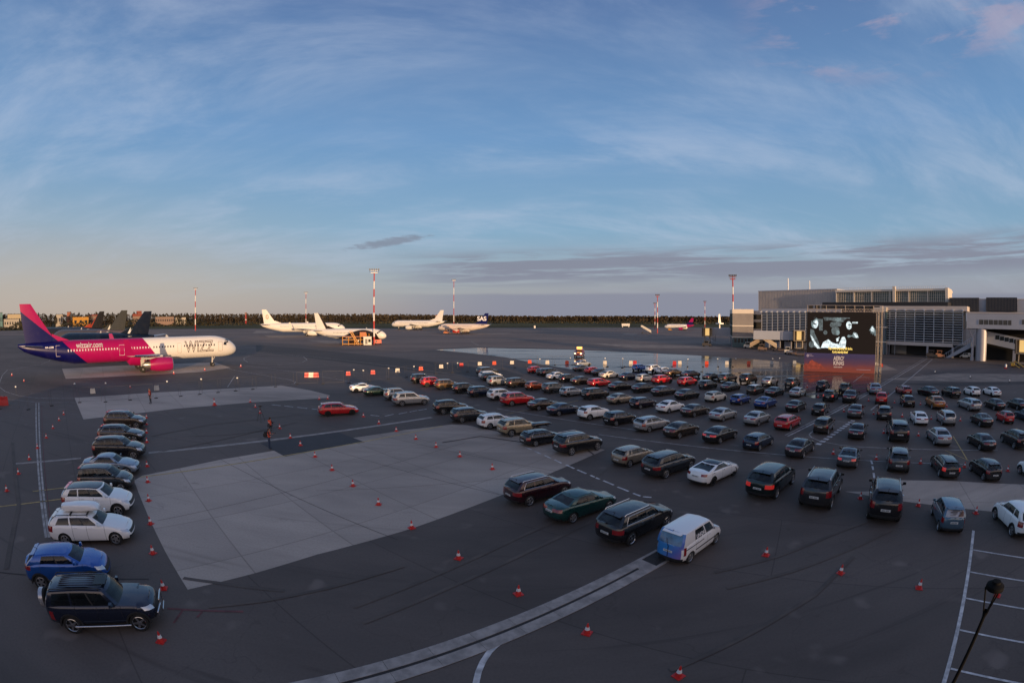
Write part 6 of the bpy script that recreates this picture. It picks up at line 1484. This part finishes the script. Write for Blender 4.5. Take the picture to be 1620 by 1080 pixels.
# lanterns on short posts along the fence
LAN=mat('white_lamp_glass',(.75,.74,.70),.4)
for i,(px,py) in enumerate(((26,619),(119,614),(168,613),(265,610),(319,606),(376,604),(560,590),(575,591),(615,587),(655,584),(708,578.5),(724,578),(854,571),(902,569),(957,569.5),(985,570),(1088,571),(1135,570.5),(1164,570),(1222,570),(1233,569))):
    r,D=lroot('warning_lamp',px,py+5,'small white warning lamp, %s from the left along the fence'%ORD[i],'lamp','white warning lamps along the fence')
    mb=MB(); mb.tube((0,0,0),(0,0,1.05),.02,n=5); mb.build('post',FST,r); mb=MB(); mb.lathe([(.01,1.02),(.13,1.06),(.16,1.15),(.12,1.25),(.01,1.28)],'z',10); mb.build('lamp_head',LAN,r,ang=60)
for i,px in enumerate((961.5,988,1063,1087.5,1112,1136,1159)):
    r,D=lroot('bollard_post',px,590,'slim black-topped post, %s from the left behind the last car row'%ORD[i],'post','black-topped posts behind the last car row')
    mb=MB(); mb.tube((0,0,0),(0,0,1.1),.03,n=5); mb.build('post',DKM,r); mb=MB(); mb.lathe([(.01,1.05),(.16,1.1),(.16,1.3),(.01,1.35)],'z',10); mb.build('cap',DRK,r,ang=60)
# ================================================================= CONES
CR=mat('cone_red',(.55,.022,.018),.45); CW=mat('cone_white',(.72,.70,.68),.5)
def cone():
    r=empty('traffic_cone',(0,0,0)); mb=MB(); mb.box(-.22,.22,-.22,.22,0,.045); mb.build('base',CR,r)
    mb=MB(); mb.lathe([(.16,.045),(.115,.24),(.075,.40),(.035,.58),(.028,.60),(.001,.60)],'z',14); mb.build('cone_body',CR,r,ang=50)
    mb=MB(); mb.lathe([(.113,.24),(.122,.241),(.082,.40),(.072,.401)],'z',14); mb.build('white_band',CW,r,ang=50); return r
CN=cone(); first=True
H1=[(202,228),(187,247),(168,272),(147,302),(119,335),(93,370),(59,416),(22,470)]; H1=[(x/2,y/2+541.5) for x,y in H1]
H2=[(464,238),(464,259),(464,285),(465,315),(466,391),(468,441),(471,500),(477,573),(484,666),(518,778),(510,944)]; H2=[(x/2,y/2+542) for x,y in H2]
H3=[(792,190),(808,206),(823,225),(885,273),(919,303),(951,327),(997,363),(1051,405),(1117,455),(1198,514),(1303,588),(1451,684)]; H3=[(x/2,y/2+541) for x,y in H3]
H4=[(1010,181),(1037,180),(1150,236),(1199,258),(1254,282),(1316,307),(1380,332),(1455,362),(1558,402)]; H4=[(x/2,y/2+541) for x,y in H4]
H5=[(20,797),(237,920),(526,1056)]; H5=[(x/2+810,y/2+541) for x,y in H5]
H6=[(803,676),(1039,733),(1287,780),(1535,804)]; H6=[(x/2+810,y/2+540) for x,y in H6]
H7=[(1102,495),(1285,518),(1467,542)]; H7=[(x/2+810,y/2+541) for x,y in H7]
H8=[(1016,354),(1152,371),(1292,384),(1431,396),(1568,408)]; H8=[(x/2+810,y/2+541) for x,y in H8]
H9=[(1398,685),(1452.6,689),(1427,659),(1473,663),(1519,665.5),(1382,655),(1335,651),(1415,637),(1456,640),(1374,634),(1294,628),(1277,612),(1497.5,643)]
H10=[(275,591),(324,585.5),(381,580),(19,594),(206,613),(38,603)]
rows=[(H1,'from the back left of the left car column'),(H2,'from the back before the left car column'),(H3,'from the back in the diagonal past the photographers'),(H4,'in the line leading from the red estate car'),(H5,'of three beside the long drain'),
 (H6,'in the nearest line at lower right'),(H7,'of three between the front right cars'),(H8,'in the line beside the grey hatchback'),(H9,'scattered among the right hand cars'),(H10,'near the pink airliner and fence')]
for pts,lab in rows:
    for i,(px,py) in enumerate(pts):
        o=CN if first else copytree(CN); first=False; X,Y=G(px,py); o.name='traffic_cone'
        o.location=(X,Y,0); o.rotation_euler=(random.uniform(-.03,.03),random.uniform(-.03,.03),random.random()*1.5); tag(o,'red and white cone, %s %s'%(ORD[i],lab),'traffic cone','red and white traffic cones on the apron')
        sc=.74 if py>600 else .95; o.scale=(sc,)*3
X,Y=G(339.5,641); o=copytree(CN); o.name='traffic_cone'; o.location=(X,Y,0); o.scale=(1.15,1.15,1.6); tag(o,'tall red and white cone alone on the concrete behind the photographers','traffic cone','red and white traffic cones on the apron')
# ================================================================= PEOPLE
SKIN=mat('skin',(.42,.23,.16),.6); JEAN=mat('blue_jeans',(.035,.055,.10),.8); BTOP=mat('black_jacket',(.015,.015,.017),.7); VEST=mat('orange_vest',(.60,.07,.03),.6,var=.25,vs=6); SHOE=mat('dark_shoe',(.02,.02,.02),.6); HAIRM=mat('brown_hair',(.07,.035,.02),.7); TAN=mat('grey_trousers',(.05,.05,.055),.8)
def person(px,py,head,label,J,mats,vest=True,D=None):
    X,Y=G(px,py); r=empty('person',(X,Y,0),math.pi/2-math.radians(head),label,'person')
    me=bpy.data.meshes.new('body'); vs=[];es=[];rd=[];mm=[]
    names={}
    def add(n,p,rad,par=None,m=0):
        names[n]=len(vs); vs.append(p); rd.append(rad); mm.append(m)
        if par: es.append((names[par],names[n]))
    for a in J: add(*a)
    me.from_pydata(vs,es,[]); o=bpy.data.objects.new('body',me); COL.objects.link(o)
    md=o.modifiers.new('s','SKIN'); 
    sv=me.skin_vertices[0].data
    for i,q in enumerate(rd): sv[i].radius=(q[0],q[1]) if isinstance(q,tuple) else (q,q); sv[i].use_root=(i==0)
    sd_=o.modifiers.new('d','SUBSURF'); sd_.levels=1; sd_.render_levels=1
    bpy.context.view_layer.update()
    m2=bpy.data.meshes.new_from_object(o.evaluated_get(bpy.context.evaluated_depsgraph_get())); bpy.data.objects.remove(o)
    m2.materials.clear()
    for q in mats: m2.materials.append(q)
    P=[Vector(v) for v in vs]
    for f in m2.polygons:
        c=f.center; best=min(range(len(P)),key=lambda i:(P[i]-c).length-(.03 if mm[i]==0 else 0)); f.material_index=mm[best]; f.use_smooth=True
    b=bpy.data.objects.new('body',m2); COL.objects.link(b); b.parent=r
    return r,names,P
def hand(pre,wr,elb,par,m,ax=(1,0,0)):
    w=Vector(wr); d=(w-Vector(elb)).normalized(); side=d.cross(Vector((0,0,1))); side=side.normalized() if side.length>.1 else Vector((0,1,0)); up=side.cross(d)
    out=[(pre+'palm',tuple(w+d*.05),(.032,.022),par,m)]
    for i,(o,l) in enumerate(((-.030,.070),(-.010,.082),(.010,.076),(.030,.060))):
        b=w+d*.09+side*o; out.append((pre+'f%da'%i,tuple(b),.011,pre+'palm',m)); out.append((pre+'f%db'%i,tuple(b+d*l*.55-up*.018),.009,pre+'f%da'%i,m)); out.append((pre+'f%dc'%i,tuple(b+d*l*.8-up*.045),.008,pre+'f%db'%i,m))
    out.append((pre+'ta',tuple(w+d*.045-side*.045),.012,pre+'palm',m)); out.append((pre+'tb',tuple(w+d*.085-side*.062-up*.015),.010,pre+'ta',m))
    return out
def standing(lean=0,arms='camera'):
    J=[('pel',(0,0,.95),(.15,.12),None,1),('wa',(.0,0,1.10),(.14,.11),'pel',0),('ch',(.01+lean,0,1.32),(.17,.12),'wa',0),('nk',(.02+lean,0,1.50),(.06,.06),'ch',2),('hd',(.05+lean,0,1.63),(.085,.095),'nk',2),('tp',(.04+lean,0,1.74),(.07,.08),'hd',4)]
    for s,n in ((1,'l'),(-1,'r')):
        J+=[(n+'hp',(0,s*.10,.90),(.10,.10),'pel',1),(n+'kn',(.03 if s>0 else -.02,s*.12,.50),(.065,.065),n+'hp',1),(n+'an',(-.02 if s>0 else -.04,s*.13,.10),(.045,.045),n+'kn',1),(n+'to',(.14,s*.15,.04),(.045,.035),n+'an',3)]
        J+=[(n+'sh',(lean,s*.20,1.42),(.065,.065),'ch',0)]
        if arms=='camera':
            el=(.10+lean,s*.24,1.18); wr=(.34+lean,s*.10,1.30)
        elif arms=='down':
            el=(.02,s*.27,1.15); wr=(.08,s*.27,.92)
        else:
            el=(.10+lean,s*.26,1.16); wr=(.32+lean,s*.16,1.12)
        J+=[(n+'el',el,(.047,.047),n+'sh',0),(n+'wr',wr,(.030,.030),n+'el',2)]; J+=hand(n,wr,el,n+'wr',2)
    return J
def face_parts(r,x,z,hm=HAIRM):
    mb=MB(); mb.lathe([(.001,.125),(.06,.115),(.098,.07),(.105,.02),(.10,-.02)],'z',12,off=(x-.02,0,z)); mb.box(x-.11,x-.05,-.07,.07,z-.10,z+.02); mb.build('hair',hm,r,ang=70)
    mb=MB(); mb.add([(x+.085,-.014,z-.01),(x+.085,.014,z-.01),(x+.112,0,z-.022),(x+.085,0,z+.03)],[(0,1,2),(1,3,2),(3,0,2)]); mb.build('nose',SKIN,r)
    for s in (-1,1): mb=MB(); mb.lathe([(.001,-.006),(.012,0),(.001,.006)],'x',6,off=(x+.086,s*.032,z+.018)); mb.build('eye',DRK,r)
    mb=MB(); mb.box(x+.082,x+.09,-.025,.025,z-.055,z-.045); mb.build('mouth',mat('lips',(.25,.08,.07),.6),r)
def vest(r,x=0,z=1.0,h=.45):
    mb=MB(); v=[]
    prof=[(0,.16,.125),(.15,.175,.135),(.32,.20,.145),(.46,.17,.11)]
    for dz,ry,rx in prof:
        for k in range(14): t=2*math.pi*k/14; v.append((x+rx*math.cos(t)*1.12+.01,ry*math.sin(t)*1.12,z+dz))
    f=[(i*14+k,i*14+(k+1)%14,(i+1)*14+(k+1)%14,(i+1)*14+k) for i in range(3) for k in range(14)]
    mb.add(v,f); mb.build('safety_vest',VEST,r,ang=60)
    mb=MB(); 
    for dz in (.08,.24): mb.lathe([(.168+dz*.08,0),(.168+dz*.08,.04)],'z',14,off=(x+.01,0,z+dz))
    o=mb.build('reflective_band',mat('reflective_tape',(.75,.72,.68),.4),r,ang=60)
ML=[BTOP,JEAN,SKIN,SHOE,HAIRM]
r,nm,P=person(427,710,70,'person in jeans and orange vest with a black backpack, aiming a camera to the right',standing(.03,'camera'),ML); vest(r,.03,1.02); face_parts(r,.05,1.63)
mb=MB(); mb.box(-.36,-.14,-.17,.17,1.02,1.50); mb.box(-.44,-.36,-.12,.12,1.06,1.32); o=mb.build('backpack',BTOP,None); o.location=r.location; o.rotation_euler=r.rotation_euler; tag(o,'black backpack worn by the person in jeans and orange vest','backpack')
def camera_thing(r,x,z,label):
    e=empty('photo_camera',r.location,r.rotation_euler.z,label,'camera','cameras held by the photographers'); mb=MB(); mb.box(x-.03,x+.05,-.075,.075,z-.05,z+.05); mb.box(x-.02,x+.03,-.03,.03,z+.05,z+.08); mb.build('camera_body',DKM,e); mb=MB(); mb.lathe([(.035,x+.05),(.042,x+.22),(.001,x+.22)],'x',12,off=(0,0,z)); mb.build('lens',DKM,e,ang=50)
camera_thing(r,.40,1.33,'small camera held out by the person with the black backpack')
J=[(a,((p[0]+(.0)),p[1],p[2]),q,w,m) for a,p,q,w,m in standing(.16,'low')]
# crouching photographer: bend the knees and lower the trunk
def crouch(J):
    out=[]
    for a,p,q,w,m in J:
        x,y,z=p
        if a[1:] in('kn',): x+=.36; z=.52
        elif a[1:] in ('an',): z=.10; x+=.06
        elif a[1:] in ('to',): x+=.06
        elif a[1:]=='hp': z=.44; x-=.12
        elif a=='pel': z=.48; x-=.14
        else: z-=.47; x+= -.02
        out.append((a,(x,y,z),q,w,m))
    return out
r,nm,P=person(426.5,681,20,'person in a red vest crouching behind the one with the backpack',crouch(J),[BTOP,TAN,SKIN,SHOE,HAIRM]); vest(r,.08,.56); face_parts(r,.19,1.16)
camera_thing(r,.46,.70,'camera held low by the crouching person in a red vest')
r,nm,P=person(238.5,638.5,190,'person in dark clothes and orange vest standing before the pink airliner',standing(.02,'down'),[BTOP,TAN,SKIN,SHOE,HAIRM]); vest(r,.02,1.02); face_parts(r,.05,1.63)
r.scale=(1.12,)*3
r,D=lroot('camera_tripod',413,667,'black video tripod with a camera left of the two photographers','tripod')
for k in range(3): t=k*2.094+.5; mb=MB(); mb.tube((.1*math.cos(t)*.4,.1*math.sin(t)*.4,1.35),(.50*math.cos(t),.50*math.sin(t),0),.022,n=5); mb.build('leg',DKM,r)
mb=MB(); mb.tube((0,0,1.3),(0,0,1.55),.03,n=6); mb.build('column',DKM,r); mb=MB(); mb.box(-.14,.14,-.07,.07,1.55,1.72); mb.lathe([(.05,.14),(.05,.26),(.001,.26)],'x',10,off=(0,0,1.63)); mb.build('camera_body',DKM,r)
# hydrant and small markers near the terminal
for i,(px,py) in enumerate(((1591,583),(1391,588),(1479,590),(1535,598),(1597,604))):
    r,D=lroot('ground_marker',px,py,'small pale ground marker, %s from the left in front of the right wing'%ORD[[1,0,2,3,4][i] if i<2 else i],'marker','small ground markers by the terminal')
    k=1.6 if i==0 else .7
    mb=MB(); mb.box(-.25*k,.25*k,-.25*k,.25*k,0,.2*k); mb.build('base',REDP if i==0 else DKM,r); mb=MB(); mb.lathe([(.16*k,.2*k),(.18*k,.5*k),(.12*k,.62*k),(.01,.65*k)],'z',10); mb.build('head',LAN,r,ang=60)
# ================================================================= LAMP POST at lower right
def lamp():
    X,Y=G(1497,1132); D=math.hypot(X,Y)
    # top seen at (1577,925)
    H=Z(1577,933,D); 
    best=None
    for i in range(400):
        d=2+i*.05; x,y=AZ(1577,d,920); z=Z(1577,920,d)
        p=proj(x,y,z-2.2)
        # the pole must pass through (1521,1079)
        for k in range(10,80):
            q=proj(x,y,z-k*.1)
            e=math.hypot(q[0]-1521,q[1]-1079)
            if best is None or e<best[0]: best=(e,x,y,z)
        
    e,x,y,z=best; print('lamp',best)
    dsel=6.5; x,y=AZ(1577,dsel,920); z=Z(1577,920,dsel)
    r=empty('street_lamp',(x,y,0),0,'black street lamp with a round cap at the lower right corner','street lamp')
    k=dsel/F
    mb=MB(); mb.tube((0,0,0),(0,0,z-.50),.050,.026,n=12); mb.build('pole',mat('lamp_black',(.003,.003,.003),.8,spec=.15),r,ang=50)
    mb=MB(); mb.lathe([(.026,z-.52),(.04,z-.46),(.045,z-.42)],'z',12)
    for t in (0,2.094,4.189): mb.tube((.035*math.cos(t),.035*math.sin(t),z-.44),(.135*math.cos(t),.135*math.sin(t),z-.10),.013,n=5)
    mb.build('bracket',mat('lamp_black'),r,ang=50)
    mb=MB(); mb.lathe([(.001,z-.10),(.13,z-.10),(.142,z-.085),(.135,z-.04),(.10,z-.02),(.07,z-.012),(.065,z+.015),(.001,z+.018)],'z',20); mb.build('lamp_cap',mat('lamp_black'),r,ang=50)
    mb=MB(); mb.lathe([(.001,z-.12),(.09,z-.12),(.09,z-.101),(.001,z-.101)],'z',16); mb.build('lamp_glass',mat('lamp_lens',(.02,.02,.02),.1),r)
lamp()
# ================================================================= FAR TREES AND HOUSES
LEAF=mat('far_foliage',(.046,.033,.017),.9,var=.35,vs=.03); TRK=mat('bark',(.05,.035,.025),.9)
def forest():
    random.seed(11); V=[];Fc=[];M=[]
    tab=[(-300,494.5),(300,495),(450,495.5),(600,496),(700,497.3),(860,499.3),(1000,499),(1140,500),(1300,500)]
    def top(px):
        for (a,b),(c,d) in zip(tab,tab[1:]):
            if px<=c: return b+(d-b)*(px-a)/(c-a)
        return 500
    az=-1.32
    while az<.60:
        px_=CX+F*az; D0=950
        for lay in range(4):
            D=D0+lay*30+random.uniform(-12,12); a=az+random.uniform(-.003,.003); x,y=D*math.sin(a),D*math.cos(a)
            H0=Z(px_,top(px_),D)
            h=H0*(random.uniform(.74,.98) if lay<3 else random.uniform(.86,1.03)); 
            if az<-.66 and lay<2 and random.random()<.5: continue
            w=random.uniform(3.5,7)
            for k in range(26):
                t=random.uniform(0,6.283); u=random.random()**.85; rr=w*math.sqrt(max(.05,1-(u*1.05-.15)**2))*random.uniform(.2,1)*(.55 if u>.8 else 1)
                c=Vector((x+rr*math.cos(t),y+rr*math.sin(t),h*(.12+.84*u))); s=random.uniform(1.0,2.3)
                p=Vector((random.uniform(-1,1),random.uniform(-1,1),random.uniform(-1,1))).normalized(); q=p.cross(Vector((random.random(),random.random(),.8))).normalized(); n=len(V)
                V.extend([c+p*s,c+q*s*.8,c-p*s,c-q*s*.7]); Fc.append((n,n+1,n+2,n+3)); M.append(0)
            n=len(V)
            for i in range(4): t=i*math.pi/2; V.append((x+.5*math.cos(t),y+.5*math.sin(t),0))
            V.append((x,y,h*.95))
            for i in range(4): Fc.append((n+i,n+(i+1)%4,n+4)); M.append(1)
        az+=.0036
    o=mk('distant_wood',V,Fc,[LEAF,TRK],None,M); tag(o,'long dark wood along the horizon behind the airfield','wood',kind='stuff')
forest()
def tree(px,D,h,w,label):
    x,y=AZ(px,D); r=empty('tree',(x,y,0),0,label,'tree','single trees on the left horizon')
    mb=MB(); mb.tube((0,0,0),(0,0,h*.75),h*.02,h*.006,n=6)
    for k in range(7): t=k*2.4; z=h*(.35+.08*k); mb.tube((0,0,z),(w*.6*math.cos(t),w*.6*math.sin(t),z+h*.12),h*.008,.02,n=4)
    mb.build('trunk',TRK,r)
    V=[];Fc=[]
    for k in range(300):
        t=random.uniform(0,6.28); u=random.random(); rr=w*(math.sin(math.pi*min(1,u*.9+.12)))*random.uniform(.4,1.1); z=h*(.28+.72*u); s=random.uniform(.5,1.0)
        a=Vector((random.uniform(-1,1),random.uniform(-1,1),random.uniform(-1,1))).normalized(); b=a.cross(Vector((.3,.5,.8))).normalized(); c=Vector((rr*math.cos(t),rr*math.sin(t),z)); q=len(V)
        V+= [c+a*s,c+b*s,c-a*s,c-b*s]; Fc.append((q,q+1,q+2,q+3))
    mk('crown',V,Fc,mat('tree_crown',(.035,.030,.014),.9,var=.5,vs=.4),r)
for i,(px,h) in enumerate(((6,15),(14,18),(22,15),(30,16),(61,19),(72,17),(80,16),(88,14),(96,15),(112,18),(125,20),(140,17),(152,18),(171,17),(178,18),(187,16),(193,19),(212,18),(232,16),(246,17),(259,15),(272,17),(283,15),(296,16))):
    tree(px,random.uniform(820,880),(h+random.uniform(-1,2))*1.2,random.uniform(3.2,6.0),'dark bare tree, %s from the left on the left horizon'%((ORD+['24th'])[i]))
def house(px0,px1,y0,y1,D,m,label,roof=None,nwin=6,gable=0):
    D=D*1.95; gable*=1.6; y1+=2.6
    a=Vector(AZ(px0,D)); b=Vector(AZ(px1,D)); u=(b-a).normalized(); L=(b-a).length; z1=Z((px0+px1)/2,y1,D); 
    r=empty('distant_building',(a.x,a.y,0),math.atan2(u.y,u.x),label,'building','buildings on the left horizon')
    mb=MB(); mb.box(0,L,0,8,0,z1); mb.build('wall',m,r)
    mb=MB()
    if gable: mb.add([(-.3,-.4,z1),(L+.3,-.4,z1),(L+.3,8.4,z1),(-.3,8.4,z1),(-.3,4,z1+gable),(L+.3,4,z1+gable)],[(0,1,5,4),(2,3,4,5),(0,4,3),(1,2,5),(3,2,1,0)])
    else: mb.box(-.2,L+.2,-.2,8.2,z1,z1+.6)
    mb.build('roof',roof or RF,r)
    mb=MB()
    for i in range(nwin):
        x=L*(i+.3)/nwin; mb.box(x,x+L/nwin*.45,-.05,0,z1*.45,z1*.72)
    mb.build('window_row',DGL,r)
CRM=mat('cream_wall',(.42,.34,.21),.7); PKW=mat('pinkish_wall',(.20,.13,.10),.7,var=.1,vs=.3); ORW=mat('orange_wall',(.42,.20,.02),.7); GYW=mat('greyish_wall',(.30,.25,.21),.7)
house(0,4,508,492,420,mat('teal_wall',(.10,.20,.20),.6),'small teal building at the far left edge',nwin=2)
house(12,33,508,494.5,420,CRM,'cream lit warehouse left of the navy tail fin',nwin=5); house(6,30,509,502,400,mat('white_wall',(.36,.32,.26),.7),'low white sheds in front of the cream warehouse',nwin=6)
house(88,99,508,495,430,mat('white_wall'),'small white flat-roofed house right of the navy tail fin',nwin=3)
house(106,112,506,491,450,mat('brick_wall',(.28,.10,.06),.8),'narrow brick chimney house behind the fins',nwin=2)
house(115,140,508,499.5,400,ORW,'bright orange-yellow hangar shed behind the red and black airliner',roof=ORW,nwin=0 or 3); house(140,158,507,497,430,PKW,'pink-brown low house beside the orange shed',roof=mat('red_roof',(.25,.06,.03),.8),nwin=5,gable=1.5)
house(210,226,507,497.5,430,PKW,'pink-brown house with pointed roofs between the grey and blue fins',roof=mat('red_roof'),nwin=5,gable=2.5); house(216,224,506,493,440,PKW,'tall gabled house between the grey and blue fins',roof=mat('red_roof'),nwin=2,gable=2.5)
house(246,275,507,498.5,430,PKW,'long pink-brown apartment house right of the blue fin',nwin=10); house(278,294,508,499.5,430,mat('white_wall'),'low white house left of the distant mast',nwin=6)
def shrubs():
    V=[];Fc=[]
    for k in range(9000):
        az=random.uniform(-1.25,-.62) if k<6500 else random.uniform(-.62,.5); D=random.uniform(690,760); x,y=D*math.sin(az),D*math.cos(az); hh=(5.5+3.5*math.sin(az*53)+2*math.sin(az*131)) if k<6500 else 2.5; z=max(0,hh)*random.random()**1.3; s=random.uniform(.8,1.9)
        p=Vector((random.uniform(-1,1),random.uniform(-1,1),random.uniform(-1,1))).normalized(); q=p.cross(Vector((random.random(),random.random(),.8))).normalized(); c=Vector((x,y,z)); n=len(V)
        V.extend([c+p*s,c+q*s*.8,c-p*s,c-q*s*.7]); Fc.append((n,n+1,n+2,n+3))
    tag(mk('shrub_belt',V,Fc,mat('shrub_leaf',(.040,.034,.014),.9,var=.5,vs=.08)),'low scrub in front of the houses and the wood','scrub',kind='stuff')
shrubs()
for i,(px,py) in enumerate(((389,494),(690,498))):
    D=800; x,y=AZ(px,D); r=empty('lattice_tower',(x,y,0),0,('small red and white tower at the wood edge left of the white tail','small lattice tower behind the white airliner')[i],'tower'); H=Z(px,py,D)
    mb=MB()
    for a_ in (-.8,.8):
        for b_ in (-.8,.8): mb.tube((a_,b_,0),(a_*.6,b_*.6,H),.25,n=5)
    for k in range(4): z=H*(k+.5)/4; mb.box(-.9,.9,-.9,.9,z-.9,z+.9,k%2)
    mb.build('frame',[RED,WHT],r); mb=MB(); mb.box(-1.6,1.6,-1.4,1.4,H-3.4,H-.6); mb.build('cabin',PKW,r)
r,D=lroot('runway_cabin',990,513,'small white runway cabin on the grass right of centre','cabin',D=470)
mb=MB(); mb.box(-4,4,-1,1,1.2,3.2); mb.box(-4.2,4.2,-1.2,1.2,3.2,3.5); mb.build('wall',WHT,r); mb=MB(); mb.box(-3.4,-2.8,-1,1,0,1.2); mb.box(2.8,3.4,-1,1,0,1.2); mb.build('leg',WHT,r)
r,D=lroot('runway_cabin',846,519,'tiny white marker cabinet at the grass edge near centre','cabinet')
mb=MB(); mb.box(-.7,.7,-.5,.5,0,2.2); mb.build('wall',WHT,r); mb=MB(); mb.box(-.8,.8,-.6,.6,2.2,2.35); mb.build('roof',DKM,r)

# ================================================================= rows of windows and wheels become one part each
def separate(o,newname):
    me=o.data; n=len(me.vertices); par=list(range(n))
    def fd(i):
        while par[i]!=i: par[i]=par[par[i]]; i=par[i]
        return i
    for p in me.polygons:
        v=p.vertices; r=fd(v[0])
        for q in v[1:]: par[fd(q)]=r
    isl={}
    for p in me.polygons: isl.setdefault(fd(p.vertices[0]),[]).append(p)
    for k,ps in enumerate(isl.values()):
        idx={}; vv=[]; ff=[]
        for p in ps:
            f=[]
            for q in p.vertices:
                if q not in idx: idx[q]=len(vv); vv.append(tuple(me.vertices[q].co))
                f.append(idx[q])
            ff.append(tuple(f))
        m2=bpy.data.meshes.new(newname); m2.from_pydata(vv,[],ff); m2.materials.append(me.materials[0]); m2.update()
        if ps[0].use_smooth: m2.polygons.foreach_set('use_smooth',[True]*len(ff)); m2.set_sharp_from_angle(angle=math.radians(40))
        c=bpy.data.objects.new(newname,m2); COL.objects.link(c); c.parent=o.parent; c.matrix_basis=o.matrix_basis.copy()
    bpy.data.objects.remove(o)
REN={'cabin_window_row':'cabin_window','pale_window_row':'cabin_window','window_row':'window','wheel_pair':'wheel','cockpit_window':'cockpit_window','window_strip':'window','floodlight_row':'floodlight','intake_ring':'intake_ring','loading_door':'loading_door','cream_pier':'cream_pier','roof_vent':'roof_vent','window_bar':'window_bar','cap':'cap','banner_logos':'banner_logo','leg':'leg'}
for o in list(bpy.data.objects):
    k=o.name.split('.')[0]
    if k in REN and o.type=='MESH' and not o.children and o.parent: separate(o,REN[k])
